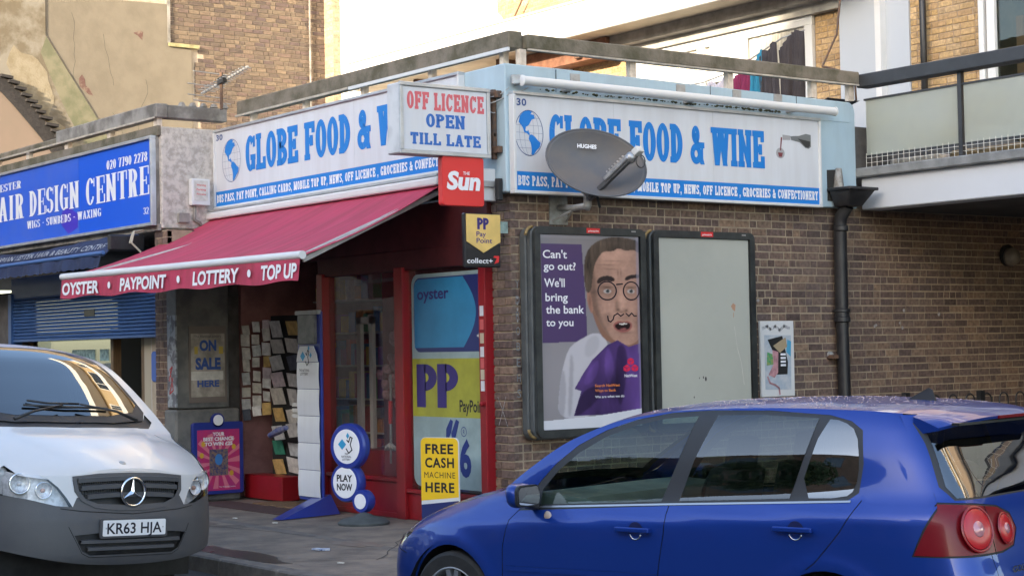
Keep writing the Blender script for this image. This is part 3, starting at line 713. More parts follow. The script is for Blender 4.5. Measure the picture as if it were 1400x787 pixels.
for pts in ([(1.2, 6.6), (1.5, 6.45), (1.75, 6.2), (1.9, 5.8), (1.8, 5.5), (2.05, 5.3), (2.0, 5.1), (1.75, 5.35), (1.5, 5.7), (1.25, 5.95), (1.1, 6.25)], [(2.15, 5.05), (2.35, 5.0), (2.5, 4.75), (2.6, 4.45), (2.35, 4.4), (2.2, 4.7)]):
    pts = [(a_ + RC.uniform(-.02, .02), b_ + RC.uniform(-.02, .02)) for a_, b_ in sum([[p_, ((p_[0] + q_[0]) / 2 + RC.uniform(-.05, .05), (p_[1] + q_[1]) / 2 + RC.uniform(-.05, .05))] for p_, q_ in zip(pts, pts[1:] + pts[:1])], [])]
    MB().prism(pts, (-15, 0, 0), Y, Z, X, .05, .064).build('flaked_patch', m_flake, butt)
m_but2 = mat('pink_render', (.20, .15, .11), .9, var=.7, vscale=1.8, vcol=(.22, .16, .12), detail=7)
gp = [(-4, 5.2), (.6, 6.05), (.95, 6.08)]
verge = [(.95, 6.10), (1.18, 5.94), (1.38, 5.74), (1.60, 5.50), (1.80, 5.28), (2.0, 5.02), (2.15, 4.78), (2.28, 4.5)]
MB().prism([(-5, 3.5), (-5, 5.6), (.3, 5.98)] + verge + [(2.35, 3.5)], (-15, 0, 0), Y, Z, X, .065, .14).build('gable_render', m_but2, butt)
m_tile = mat('dark_tile', (.035, .03, .028), .9, var=.6, vscale=20, bump=.5)
nt_ = 0
for (y0, z0), (y1, z1) in zip(verge[:-1], verge[1:]):
    L = math.hypot(y1 - y0, z1 - z0); k = max(2, int(L / .105))
    for i in range(k):
        t = (i + .5) / k; y = y0 + (y1 - y0) * t; z = z0 + (z1 - z0) * t
        MB().obox((-14.86, y + .03, z - .02), (X, Vector((0, 1, -.12)), Vector((0, .12, 1))), (.10, .085 + RND.uniform(-.015, .02), .022)).build('verge_tile', m_tile, butt); nt_ += 1
MB().prism([(a - .02, b - .02) for a, b in verge] + [(a - .2, b - .16) for a, b in verge[::-1]], (-15, 0, 0), Y, Z, X, .141, .17).build('verge_board', m_tile, butt)

# ================================================================== BRIDGE / BALCONY ON THE RIGHT
br = thing('balcony_walkway', 'white concrete walkway beam over the passage with grey coping', 'walkway', (0, 4.35, 3))
m_beam = mat('white_beam', (.54, .56, .59), .6, var=.3, vscale=1.5, vcol=(.5, .52, .54))
MB().box(.105, 14, 4.35, 4.62, 2.915, 3.24).build('beam', m_beam, br, bevel=.01)
MB().box(.08, 14, 4.28, 4.66, 3.24, 3.335).build('coping', mat('grey_coping', (.23, .235, .23), .8, var=.5, vscale=5), br, bevel=.012)
MB().box(0, 14, 4.62, YW, 3.12, 3.3).build('deck', m_conc, br)
bal = thing('balcony_railing', 'dark grey handrail with frosted glass panels and wire mesh above the passage', 'railing', (0, 4.42, 3.3))
m_char = mat('charcoal_paint', (.035, .037, .04), .45, var=.3, vscale=6)
MB().box(.09, 14, 4.33, 4.50, 4.155, 4.29).build('handrail', m_char, bal, bevel=.012, seg=2)
m_frost = bpy.data.materials.new('frosted_glass'); m_frost.use_nodes = True; t_ = m_frost.node_tree
for n_ in list(t_.nodes): t_.nodes.remove(n_)
o_ = t_.nodes.new('ShaderNodeOutputMaterial'); tl_ = t_.nodes.new('ShaderNodeBsdfTranslucent'); df_ = t_.nodes.new('ShaderNodeBsdfDiffuse'); tp_ = t_.nodes.new('ShaderNodeBsdfTransparent'); g_ = t_.nodes.new('ShaderNodeBsdfGlossy')
tl_.inputs[0].default_value = (.80, .86, .80, 1); df_.inputs[0].default_value = (.48, .51, .48, 1); tp_.inputs[0].default_value = (.85, .9, .86, 1); g_.inputs['Roughness'].default_value = .25
nz_ = t_.nodes.new('ShaderNodeTexNoise'); nz_.inputs['Scale'].default_value = 1.3; nz_.inputs['Detail'].default_value = 3; tc_ = t_.nodes.new('ShaderNodeTexCoord'); t_.links.new(tc_.outputs['Object'], nz_.inputs['Vector'])
mr_ = t_.nodes.new('ShaderNodeMapRange'); mr_.inputs[1].default_value = .3; mr_.inputs[2].default_value = .7; mr_.inputs[3].default_value = .35; mr_.inputs[4].default_value = .7; t_.links.new(nz_.outputs[0], mr_.inputs[0])
m1_ = t_.nodes.new('ShaderNodeMixShader'); m2_ = t_.nodes.new('ShaderNodeMixShader'); m3_ = t_.nodes.new('ShaderNodeMixShader')
t_.links.new(mr_.outputs[0], m1_.inputs[0]); t_.links.new(df_.outputs[0], m1_.inputs[1]); t_.links.new(tl_.outputs[0], m1_.inputs[2])
m2_.inputs[0].default_value = .10; t_.links.new(m1_.outputs[0], m2_.inputs[1]); t_.links.new(tp_.outputs[0], m2_.inputs[2])
m3_.inputs[0].default_value = .06; t_.links.new(m2_.outputs[0], m3_.inputs[1]); t_.links.new(g_.outputs[0], m3_.inputs[2]); t_.links.new(m3_.outputs[0], o_.inputs[0])
for i in range(9):
    x0 = .14 + i * 1.24 + (0 if i == 0 else 0); x1 = x0 + 1.16
    MB().box(x0, x1, 4.41, 4.422, 3.47, 4.025).build('glass_panel', m_frost, bal)
    MB().box(x0 + 1.18, x0 + 1.225, 4.39, 4.44, 3.335, 4.155).build('post', m_char, bal)
    MB().box(x0 - .02, x1 + .02, 4.40, 4.43, 4.025, 4.045).build('glass_rail', m_char, bal)
    MB().box(x0 - .02, x1 + .02, 4.40, 4.43, 3.445, 3.469).build('glass_rail', m_char, bal)
mesh = MB()
for i in range(150): x = .14 + i * .07; mesh.tube([(x, 4.40, 3.335), (x, 4.40, 3.49)], .0028, 4)
for z in (3.39, 3.44): mesh.tube([(.14, 4.40, z), (9.4, 4.40, z)], .002, 4)
mesh.build('wire_mesh', mat('wire_white', (.7, .68, .62), .6), bal, kind='stuff')
# things standing on the walkway behind the glass, seen under and through it
junk = [((1.0, 1.85, 4.62, 4.9, 3.3, 3.44), (.42, .30, .17), 'cardboard_box', 'long tan cardboard box behind the frosted glass between crate and bag', 'box'),
        ((.25, .9, 4.6, 4.9, 3.3, 3.43), (.62, .58, .56), 'white_crate', 'low white crate behind the frosted glass beside the fascia end', 'crate'),
        ((1.95, 2.4, 4.6, 4.9, 3.3, 3.52), (.45, .58, .72), 'plastic_bag', 'pale blue plastic bag on the walkway behind the frosted glass', 'bag')]
for bx, c, n_, lb, ct in junk:
    solo(n_, MB().box(*bx), mat('junk_' + n_, c, .5, var=.6, vscale=9), lb, ct, bevel=.04, seg=3)
# bulkhead lamp in the passage
lp = thing('bulkhead_lamp', 'unlit grubby bulkhead lamp on the dark passage wall', 'lamp', (0, 6.73, 2.48))
MB().lathe([(.09, 0), (.12, .02), (.12, .05), (.085, .06)], (0.01, 6.73, 2.5), X, 20).build('lamp_base', m_black, lp, smooth='auto')
MB().lathe([(.1, .05), (.105, .09), (.08, .15), (.03, .18), (0, .185)], (.01, 6.73, 2.48), X, 20).build('lamp_shade', mat('grubby_diffuser', (.20, .17, .14), .5, var=.5, vscale=9), lp, smooth=True)
# bow top railings
bw = thing('bow_top_railing', 'low black bow topped railing in front of the passage wall', 'railing', (.75, 4.3, 0))
ya = 4.2
MB().box(.72, .78, ya - .03, ya + .03, 0, 1.08).build('post', m_black, bw); MB().box(.72, .78, ya + 1.10, ya + 1.16, 0, 1.07).build('post', m_black, bw)
MB().box(.72, .78, ya + 3.0, ya + 3.06, 0, 1.07).build('post', m_black, bw)
MB().box(.735, .765, ya, ya + 3.0, .82, .85).box(.735, .765, ya, ya + 3.0, .1, .13).build('cross_rail', m_black, bw)
for i in range(11):
    y = ya + .10 + i * .265; r = .07
    MB().tube([(.75, y, 0), (.75, y, .97)] + [(.75, y + r - r * cos(radians(a)), .97 + r * sin(radians(a))) for a in range(20, 180, 20)] + [(.75, y + 2 * r, .97), (.75, y + 2 * r, 0)], .0085, 6).build('hoop', m_black, bw, smooth=True)

# ================================================================== OPPOSITE SIDE OF THE STREET (unseen; massed to shade the front, shows in reflections)
opp = thing('terrace_opposite', 'long four storey brick terrace across the main street', 'building', (-10, -26, 0))
m_opp = mat('opposite_brick', (.22, .14, .10), .9, var=.5, vscale=2)
MB().box(-48, 9.2, -34, -26, -.3, 11.9).build('wall', m_opp, opp)
for fl in range(4):
    for i in range(15):
        x = -41 + i * 3.3
        w_ = MB().box(x, x + 1.2, -26.02, -25.95, 1 + fl * 2.8, 2.6 + fl * 2.8).build('window', m_wdark, opp)
tw = thing('shading_tower', 'unseen taller flat roofed block across the main street, added to shade the flats', 'building', (18, -27, 0))  # unseen block, placed so its shadow edge falls across the flats
MB().box(9.2, 34, -36, -26, -.3, 15.6).build('wall', mat('tower_render', (.30, .28, .26), .9, var=.4), tw)
for fl in range(4):
    for i in range(9):
        x = 10.5 + i * 2.6; MB().box(x, x + 1.4, -26.02, -25.95, 1.2 + fl * 2.9, 2.7 + fl * 2.9).build('window', m_wdark, tw)

# street trees across the road
m_leaf = mat('leaf_green', (.06, .10, .03), .7, var=.6, vscale=1.2, vcol=(.03, .055, .018)); m_bark = mat('bark', (.09, .07, .05), .9, var=.6, vscale=8)
def tree(x, y, h, r, label, seed):
    R_ = random.Random(seed); t = thing('street_tree', label, 'tree', (x, y, -.1))
    g = MB().tube([(x, y, -.1), (x + .1, y, h * .35), (x, y + .1, h * .6), (x + .1, y, h * .85)], [.24, .18, .12, .04], 8)
    for k in range(9):
        a_ = k * 2.4; z0 = h * (.35 + .05 * k); g.tube([(x, y, z0), (x + cos(a_) * r * .4, y + sin(a_) * r * .4, z0 + r * .3), (x + cos(a_) * r * .8, y + sin(a_) * r * .8, z0 + r * .5)], [.09, .05, .02], 5)
    g.build('trunk', m_bark, t, smooth=True); g = MB(); cl = []
    for k in range(34):
        a_, b_, c_ = R_.gauss(0, .5), R_.gauss(0, .5), R_.uniform(-.9, 1); cl.append((x + r * a_, y + r * b_, h * .68 + c_ * h * .30, r * R_.uniform(.22, .38)))
    for k in range(5200):
        c = cl[R_.randrange(len(cl))]; d = Vector((R_.gauss(0, 1), R_.gauss(0, 1), R_.gauss(0, 1))).normalized() * c[3] * R_.random() ** .4
        p = Vector(c[:3]) + d; u_ = Vector((R_.gauss(0, 1), R_.gauss(0, 1), R_.gauss(0, 1))).normalized() * .10; v_ = u_.cross(Vector((R_.gauss(0, 1), R_.gauss(0, 1), R_.gauss(0, 1)))).normalized() * .07
        g.add([p - u_, p + v_, p + u_, p - v_], [(0, 1, 2, 3)])
    g.build('crown', m_leaf, t)
tree(-4.5, -21.5, 9.0, 2.6, 'leafy tree across the main street nearer the salon', 3)
tree(-.5, -20.5, 7.5, 2.2, 'leafy tree across the main street nearer the crossing', 4)
# ================================================================== SIGNS
LU, LV, LN = X, Z, -Y          # lettering frame on street front (faces -Y)
RU, RV, RN = Y, Z, X           # lettering frame on side front (faces +X)
def globe_art(mb_line, mb_land, o, du, dv, dn, a, b, e=.0006):
    for p in _ring(0, 0, a, b, .006, .006, 0, 360, 48): shape(mb_line, p, o, du, dv, dn, e)
    for k in (.33, .68):
        for p in _ring(0, 0, a * k, b, .0022, .0022, 0, 360, 40): shape(mb_line, p, o, du, dv, dn, e)
    for k in (-.66, -.33, 0, .33, .66):
        w = a * sqrt(1 - k * k); shape(mb_line, [(-w, b * k - .001), (w, b * k - .001), (w, b * k + .001), (-w, b * k + .001)], o, du, dv, dn, e * 1.1)
    na = [(-.72, .45), (-.62, .72), (-.35, .92), (.0, .98), (.22, .93), (.12, .82), (.35, .80), (.42, .64), (.22, .60), (.10, .48), (.02, .38), (-.08, .30), (-.22, .26), (-.26, .10), (-.14, .06), (-.06, .14), (-.02, .04), (.06, -.06), (-.02, -.10), (-.16, -.02), (-.34, .02), (-.42, .2), (-.55, .32)]
    sa = [(.02, -.08), (.20, -.06), (.42, -.16), (.62, -.32), (.80, -.40), (.72, -.60), (.52, -.72), (.38, -.86), (.22, -.97), (.14, -.90), (.16, -.66), (.10, -.44), (-.04, -.26)]
    for pl_ in (na, sa): shape(mb_land, [(x * a, y * b) for x, y in pl_], o, du, dv, dn, e * 1.6)
def bottle_art(t, o, du, dv, dn, w, h):
    """photo print of a bottle pouring into a glass"""
    mk = lambda n, c: mat(n, c, .35)
    g = MB(); shape(g, [(.42, .86), (.50, .88), (.66, .90), (.86, 1.0), (1.0, .97), (1.0, .52), (.93, .44), (.84, .46), (.68, .66), (.44, .72)], o, du * w, dv * h, dn, .0006)
    g.build('bottle_print', mk('print_bottle_grey', (.16, .17, .17)), t)
    g = MB(); shape(g, [(.62, .80), (.98, .72), (.97, .55), (.92, .48), (.84, .5), (.70, .70)], o, du * w, dv * h, dn, .0009)
    g.build('wine_print', mk('print_dark', (.03, .03, .03)), t)
    g = MB(); shape(g, [(.20, .90), (.42, .88), (.42, .72), (.20, .70)], o, du * w, dv * h, dn, .0010); shape(g, ell(.13, .20, .12, .20, 14), o, du * w, dv * h, dn, .0004)
    g.build('label_print', mk('print_pale', (.33, .33, .34)), t)
    g = MB(); shape(g, [(.06, .22), (.20, .22), (.17, .06), (.09, .06)], o, du * w, dv * h, dn, .0012); shape(g, [(.15, .8), (.19, .8), (.15, .3), (.12, .3)], o, du * w, dv * h, dn, .001)
    g.build('glass_print', mk('print_wine', (.16, .03, .04)), t)
STRIP = 'BUS PASS, PAY POINT, CALLING CARDS, MOBILE TOP UP, NEWS, OFF LICENCE , GROCERIES & CONFECTIONERY'
def shop_sign(name, label, side, a0, a1, z0, z1):
    """side 'R': on x plane along y ; 'L': on y plane along x"""
    if side == 'R': o = lambda a, z, d=0: Vector((.10 + d, a, z)); du, dv, dn = RU, RV, RN
    else: o = lambda a, z, d=0: Vector((a, -.11 - d, z)); du, dv, dn = LU, LV, LN
    t = thing(name, label, 'shop sign', o(a0, z0))
    def bx(A0, A1, Z0, Z1, d0, d1):
        p, q = o(A0, Z0, d0), o(A1, Z1, d1); return MB().box(p.x, q.x, p.y, q.y, p.z, q.z)
    fr = .028
    for A in ((a0, a1, z1 - fr, z1), (a0, a1, z0, z0 + fr), (a0, a0 + fr, z0 + fr, z1 - fr), (a1 - fr, a1, z0 + fr, z1 - fr)): bx(*A, 0, .072).build('frame', m_white if A[2] < z1 - fr else m_alu, t, bevel=.004)
    bx(a0 + fr, a1 - fr, z0 + fr, z1 - fr, .004, .050).build('face_panel', m_sign, t)
    d = .0505; W_ = a1 - a0
    bx(a0 + fr, a1 - fr, z0 + fr, z0 + fr + .165, .05, .0512).build('blue_strip', m_signblue, t)
    tx = MB(); letters(tx, dict(SLAB, vs=.22), STRIP, o(a0 + .05, z0 + fr + .042, .0522), du, dv, dn, width=W_ - .10, height=.088, track=.09, eps=.0001)
    tx.build('strip_lettering', m_signwhite, t)
    tx = MB(); zb = z0 + .352; hh = .36 if side == 'R' else .385
    x0 = a0 + (.40 if side == 'R' else .73); wid = (2.62 if side == 'R' else 3.62)
    # white shadow line then blue letters
    letters(tx, SLAB, 'GLOBE FOOD & WINE', o(x0, zb, .0525), du, dv, dn, width=wid, height=hh, track=.035)
    tx.build('lettering', m_signblue, t)
    ln, ld = MB(), MB()
    gc = (a0 + .18) if side == 'R' else (a0 + .40)
    globe_art(ln, ld, o(gc, z0 + .53 + (0 if side == 'R' else -.02), .0515), du, dv, dn, .155 if side == 'R' else .215, .20 if side == 'R' else .235)
    ln.build('globe_lines', mat('print_navy', (.03, .07, .22), .4), t); ld.build('globe_land', m_signblue, t)
    tx = MB(); sans(tx, '30', o(a0 + .05, z1 - .12, .052), du, dv, dn, height=.062, bold=.03, spacing=1.1, width=.105 if side == 'R' else .15); tx.build('shop_number', MATS['print_navy'], t)
    if side == 'R': bottle_art(t, o(3.10, z0 + .46, .0515), du, dv, dn, .49, .26)
    else: bottle_art(t, o(-1.0, z0 + .46, .0515), du, dv, dn, .40, .26)
    # seams between the face panels
    for s_ in (.30, .62): 
        bx(a0 + W_ * s_, a0 + W_ * s_ + .003, z0 + .2, z1 - fr, .05, .0507).build('panel_joint', m_alu, t)
    return t
shop_sign('shop_sign', 'white and blue shop fascia sign on the brick side wall, partly behind the satellite dish', 'R', -.075, 3.72, 2.915, 3.80)
shop_sign('shop_sign', 'white and blue shop fascia sign above the red awning', 'L', -5.28, -.50, 3.17, 4.05)
m_rust2 = m_rust

# blue salon sign
ss = thing('salon_sign', 'bright blue salon fascia sign with white lettering and number 32', 'shop sign', (-8, -.84, 3))
MB().box(-11.6, -5.33, -.84, -.80, 2.985, 3.965).build('backing', m_conc, ss)
m_sbl = mat('salon_blue', (.004, .10, .66), .35, spec=.3)
m_sbl2 = mat('salon_blue_faded', (.02, .11, .62), .35, var=.6, vscale=2.5, vcol=(.06, .14, .60), spec=.3)
MB().box(-11.57, -7.38, -.87, -.84, 3.02, 3.93).build('face_panel', m_sbl2, ss)
MB().box(-7.375, -5.37, -.87, -.84, 3.02, 3.93).build('face_panel', m_sbl, ss)
for A in ((-11.6, -5.33, 3.93, 3.965), (-11.6, -5.33, 2.985, 3.02), (-5.37, -5.33, 3.02, 3.93)): MB().box(A[0], A[1], -.9, -.84, A[2], A[3]).build('frame', m_alu, ss, bevel=.004)
MB().prism([(-7.9, 3.32), (-7.68, 3.36), (-7.4, 3.25), (-7.42, 3.10), (-7.7, 3.04), (-7.92, 3.16)], (0, 0, 0), X, Z, -Y, .87, .8705).build('purple_patch', mat('faded_purple', (.05, .03, .5), .3), ss)
tx = MB()
F = lambda x, z: Vector((x, -.8712, z))
letters(tx, DIDO, 'HAIR', F(-9.13, 3.335), LU, LV, LN, width=1.26, height=.315, align='r', track=.08)
letters(tx, DIDO, 'DESIGN', F(-8.95, 3.335), LU, LV, LN, width=1.58, height=.315, track=.06)
letters(tx, DIDO, 'CENTRE', F(-7.17, 3.335), LU, LV, LN, width=1.72, height=.315, track=.06)
letters(tx, DIDO, 'BRIAN LESTER', F(-9.22, 3.72), LU, LV, LN, width=1.75, height=.095, align='r')
letters(tx, dict(DIDO, vs=.2), '020 7790 2278', F(-6.57, 3.70), LU, LV, LN, width=1.09, height=.105, track=.06)
letters(tx, DIDO, 'WIGS - SUNBEDS - WAXING', F(-9.02, 3.185), LU, LV, LN, width=2.28, height=.095)
letters(tx, DIDO, '32', F(-5.60, 3.12), LU, LV, LN, width=.14, height=.075)
tx.build('lettering', m_signwhite, ss)

# projecting signs near the corner -----------------------------------------------------------
def P_(y, z, d=0, x=0.0): return Vector((x + d, y, z))
ol = thing('projecting_sign', 'white lightbox sign reading off licence open till late on the shop corner', 'sign', (0, -.65, 3.5))
MB().box(-.20, .0, -1.13, -.21, 3.225, 3.82).build('box', mat('cream_box', (.62, .63, .64), .5, var=.4, vscale=3), ol, bevel=.01)
MB().box(.0, .004, -1.095, -.245, 3.26, 3.785).build('face_panel', m_sign, ol)
for A in ((-1.135, -.205, 3.79, 3.825), (-1.135, -.205, 3.22, 3.255), (-1.135, -1.10, 3.255, 3.79), (-.24, -.205, 3.255, 3.79)): MB().box(-.01, .018, A[0], A[1], A[2], A[3]).build('frame', m_alu, ol, bevel=.005)
t1 = MB(); letters(t1, SLAB, 'OFF LICENCE', P_(-.665, 3.60, .005), Y, Z, X, width=.79, height=.15, align='c', track=.06); t1.build('lettering', mat('faded_red_print', (.62, .12, .14), .4), ol)
t1 = MB(); letters(t1, dict(SLAB, w=.62), 'OPEN', P_(-.67, 3.455, .005), Y, Z, X, width=.40, height=.115, align='c', track=.06)
letters(t1, dict(SLAB, w=.62), 'TILL LATE', P_(-.67, 3.305, .005), Y, Z, X, width=.72, height=.10, align='c', track=.07); t1.build('lettering', mat('print_blue2', (.02, .13, .45), .4), ol)
MB().tube([(-.1, -.22, 3.70), (-.1, -.11, 3.70)], .02, 8).tube([(-.1, -.22, 3.35), (-.1, -.11, 3.35)], .02, 8).build('bracket', m_rust, ol)
# rusty hinge plate, wires
rb = thing('sign_bracket', 'rusty old bracket and tangled wires on the pale blue corner post', 'bracket', (-.02, -.12, 3.4))
MB().box(-.06, -.02, -.155, -.112, 3.22, 3.83).build('upright', m_rust, rb, bevel=.006)
for z in (3.27, 3.75): MB().box(-.14, .06, -.165, -.113, z, z + .06).build('clamp', m_rust, rb, bevel=.005)
MB().box(-.16, -.02, -.16, -.13, 3.42, 3.445).build('clamp', m_rust, rb)
for pts in ([(-.2, -.16, 3.86), (-.1, -.17, 3.80), (-.0, -.17, 3.76), (.12, -.08, 3.83)], [(-.12, -.16, 3.75), (-.06, -.19, 3.62), (-.05, -.19, 3.5), (-.08, -.19, 3.38)], [(-.14, -.17, 3.70), (.0, -.2, 3.70), (.13, -.05, 3.80), (.16, .1, 3.84)], [(.02, -.16, 3.62), (-.04, -.2, 3.66), (-.12, -.16, 3.58)]):
    q = []
    for i in range(len(pts) - 1):
        for k in range(4):
            a_, b_2 = Vector(pts[i]), Vector(pts[i + 1]); q.append(a_.lerp(b_2, k / 4) + Vector((0, 0, -.015 * sin(pi * k / 4))))
    q.append(Vector(pts[-1])); MB().tube(q, .005, 6).build('wire', m_galv, rb, smooth=True)
# small floodlight at corner
fl_ = thing('floodlight', 'small grey floodlight above the corner end of the white awning roll', 'light', (.14, 0, 3.9))
MB().obox((.17, -.02, 3.90), (Vector((1, -.4, -.3)), Vector((.4, 1, 0)), Z), (.035, .06, .04)).build('housing', m_galv, fl_, bevel=.012, seg=2)
MB().tube([(.1, .0, 3.86), (.16, .0, 3.86), (.17, -.01, 3.88)], .01, 6).build('arm', m_galv, fl_)

sn = thing('newspaper_sign', 'square red projecting newspaper sign under the white lightbox', 'sign', (0, -.5, 3))
MB().prism(rrect(-.71, 2.80, -.275, 3.225, .03), (0, 0, 0), Y, Z, X, -.07, .0).build('box', mat('sign_red', (.66, .03, .03), .3, coat=.3), sn, bevel=.006)
t1 = MB(); sans(t1, 'Sun', P_(-.672, 2.945, .0035), Y, Z, X, width=.345, height=.15, bold=.045, shear=.16); 
sans(t1, 'THE', P_(-.50, 3.068, .0037), Y, Z, X, width=.07, height=.028, bold=.02, shear=.1); t1.build('lettering', m_signwhite, sn)
MB().box(-.06, -.02, -.275, -.13, 2.98, 3.03).build('bracket', m_galv, sn)
lb = solo('white_junction_panel', MB().box(-.12, -.05, -.25, -.115, 2.86, 3.14), m_white, 'small plain white box fixed beside the red newspaper sign', 'box', bevel=.006)
solo('black_junction_box', MB().box(.0, .05, -.165, -.112, 2.86, 3.05), m_black, 'narrow black box under the rusty bracket on the corner post', 'box', bevel=.006)

pp = thing('payment_sign', 'black and yellow projecting payment sign below the red newspaper sign', 'sign', (0, -.35, 2.5))
MB().box(-.05, 0, -.49, -.11, 2.28, 2.745).build('box', mat('sign_black', (.018, .018, .02), .3, coat=.3), pp, bevel=.01)
m_pyel = mat('sign_pale_yellow', (.76, .52, .16), .4, var=.2, vscale=6)
t1 = MB().prism([(-.475, 2.735), (-.12, 2.735), (-.12, 2.50), (-.30, 2.405), (-.475, 2.50)], (0, 0, 0), Y, Z, X, .0, .010).build('shield', m_pyel, pp)
m_purp = mat('print_purple', (.035, .02, .16), .4)
def pp_logo(o, du, dv, dn, h, m, par, name='logo'):
    a_ = MB()
    for k in (0, .62):
        for q in [[(k * h, 0), (k * h + .27 * h, 0), (k * h + .27 * h, h), (k * h, h)]] + [[(k * h + x_ * h, y_ * h) for x_, y_ in p] for p in _ring(.24, .69, .37, .31, .25, .20, -90, 90, 30)]: shape(a_, q, o, du, dv, dn, .0004)
        shape(a_, [(k * h, h * .85), (k * h + .22 * h, h * .85), (k * h + .22 * h, h), (k * h, h)], o, du, dv, dn, .0006)
    a_.build(name, m, par)
pp_logo(P_(-.365, 2.605, .0105), Y, Z, X, .10, m_purp, pp)
t1 = MB(); sans(t1, 'Pay', P_(-.375, 2.545, .0112), Y, Z, X, height=.045, width=.10, bold=.012); sans(t1, 'Point', P_(-.375, 2.488, .0112), Y, Z, X, height=.045, width=.165, bold=.012); t1.build('lettering', m_purp, pp)
t1 = MB(); sans(t1, 'collect+', P_(-.47, 2.315, .0015), Y, Z, X, height=.045, width=.27, bold=.014); t1.build('lettering', m_signwhite, pp)
t1 = MB(); shape(t1, [(0, 0), (.05, .015), (.055, .07), (.0, .07), (-.01, .055), (.03, .05)], P_(-.185, 2.31, .0015), Y, Z, X); t1.build('red_mark', mat('print_red', (.65, .03, .03), .4), pp)
MB().box(-.03, -.015, -.11, -.02, 2.58, 2.68).build('bracket', mat('verdigris_bracket', (.30, .40, .36), .7, var=.6, vscale=20), pp)

# meter cabinet on the concrete return and boxes
mt = thing('notice_box', 'small white box with a red printed notice on the mottled concrete return', 'box', (-5.2, -.35, 3.3))
MB().box(-5.28, -5.20, -.48, -.26, 3.21, 3.50).build('box', m_white, mt, bevel=.006)
MB().box(-5.20, -5.195, -.45, -.29, 3.26, 3.48).build('notice', m_paper, mt)
t1 = MB()
for i, tt in enumerate(('Warning', 'Parking', 'Private')): sans(t1, tt, Vector((-5.1935, -.37, 3.42 - .05 * i)), Y, Z, X, width=.11, height=.022, align='c', bold=.01)
t1.build('lettering', MATS['print_red'], mt)
MB().tube([(-5.25, -.42, 3.2), (-5.25, -.43, 3.05), (-5.26, -.36, 3.02), (-5.26, -.33, 2.96)], .018, 8).build('cable', m_conc, mt, smooth=True)
MB().box(-5.28, -5.22, -.62, -.5, 3.02, 3.12).build('small_box', m_conc, mt)

# TV aerial on the rail corner
ae = thing('tv_aerial', 'grey metal television aerial pointing right above the step in the concrete rail', 'aerial', (-5.1, -.1, 4.3))
A0 = Vector((-5.40, -.25, 4.47)); A1 = Vector((-4.62, -.08, 4.68)); dd = (A1 - A0).normalized(); sd = dd.cross(Z).normalized()
MB().tube([A0, A1], .014, 6).build('boom', m_galv, ae)
for i in range(15):
    p = A0.lerp(A1, .12 + i * .06); l = .12 - i * .004
    MB().tube([p - sd * l, p + sd * l], .006, 5).build('rod', m_galv, ae)
for i, k in enumerate((-.16, -.06, .06, .16)):
    p = A0 + dd * .03 + Z * k; MB().tube([p - sd * .26 + dd * abs(k), p + sd * .26 + dd * abs(k)], .006, 5).build('reflector_rod', m_galv, ae)
MB().tube([(-5.02, -.2, 4.25), (-5.02, -.2, 4.66)], .018, 8).build('mast', m_rust, ae)
MB().obox((-5.0, -.2, 4.57), (dd, sd, Z), (.05, .03, .035)).build('junction', m_black, ae)

# ================================================================== SATELLITE DISH
dish = thing('satellite_dish', 'large grey oval satellite dish tilted in front of the white side sign', 'satellite dish', (.62, .42, 3.1))
m_dish = mat('dish_grey', (.085, .085, .092), .5, var=.7, vscale=2.4, vcol=(.14, .115, .095))
dn_ = Vector((.80, -.50, .20)).normalized()
da_ = Vector((.50, .80, 0)).normalized(); da_ = (da_ - dn_ * da_.dot(dn_)).normalized(); db_ = dn_.cross(da_).normalized()
if db_.z < 0: db_ = -db_
tl = radians(-17); ea = (da_ * cos(tl) + db_ * sin(tl)); eb = (-da_ * sin(tl) + db_ * cos(tl))
DC = Vector((.66, .435, 3.155)); RA, RB_ = .438, .285
def dp(r, t, d=0): return DC + ea * (RA * r * cos(t)) + eb * (RB_ * r * sin(t)) + dn_ * (.075 * (r * r - 1) + d)
g = MB(); NR, NT = 14, 56
g.v = [tuple(dp(j / NR, 2 * pi * i / NT)) for j in range(NR + 1) for i in range(NT)] + [tuple(dp(j / NR, 2 * pi * i / NT, -.012)) for j in range(NR + 1) for i in range(NT)]
K = (NR + 1) * NT
for j in range(NR):
    for i in range(NT):
        q = (j * NT + i, j * NT + (i + 1) % NT, (j + 1) * NT + (i + 1) % NT, (j + 1) * NT + i); g.f.append(q); g.f.append(tuple(K + k for k in q[::-1]))
for i in range(NT): g.f.append((NR * NT + i, NR * NT + (i + 1) % NT, K + NR * NT + (i + 1) % NT, K + NR * NT + i))
g.t = [.5] * len(g.v); g.build('reflector', m_dish, dish, smooth=True)
MB().tube([dp(1.0, 2 * pi * i / 56, -.006) for i in range(57)], .009, 6, cap=False).build('rim', mat('dish_rim', (.09, .09, .095), .5), dish, smooth=True)
# plain maker's lettering
t1 = MB(); sans(t1, 'HUGHES', dp(.0, 0) + ea * -.05 + Vector((0, -.03, .125)) + dn_ * .02, (ea * .97 + Z * .20).normalized(), Z, dn_, width=.165, height=.034, bold=.035, align='c'); t1.build('lettering', m_signwhite, dish)
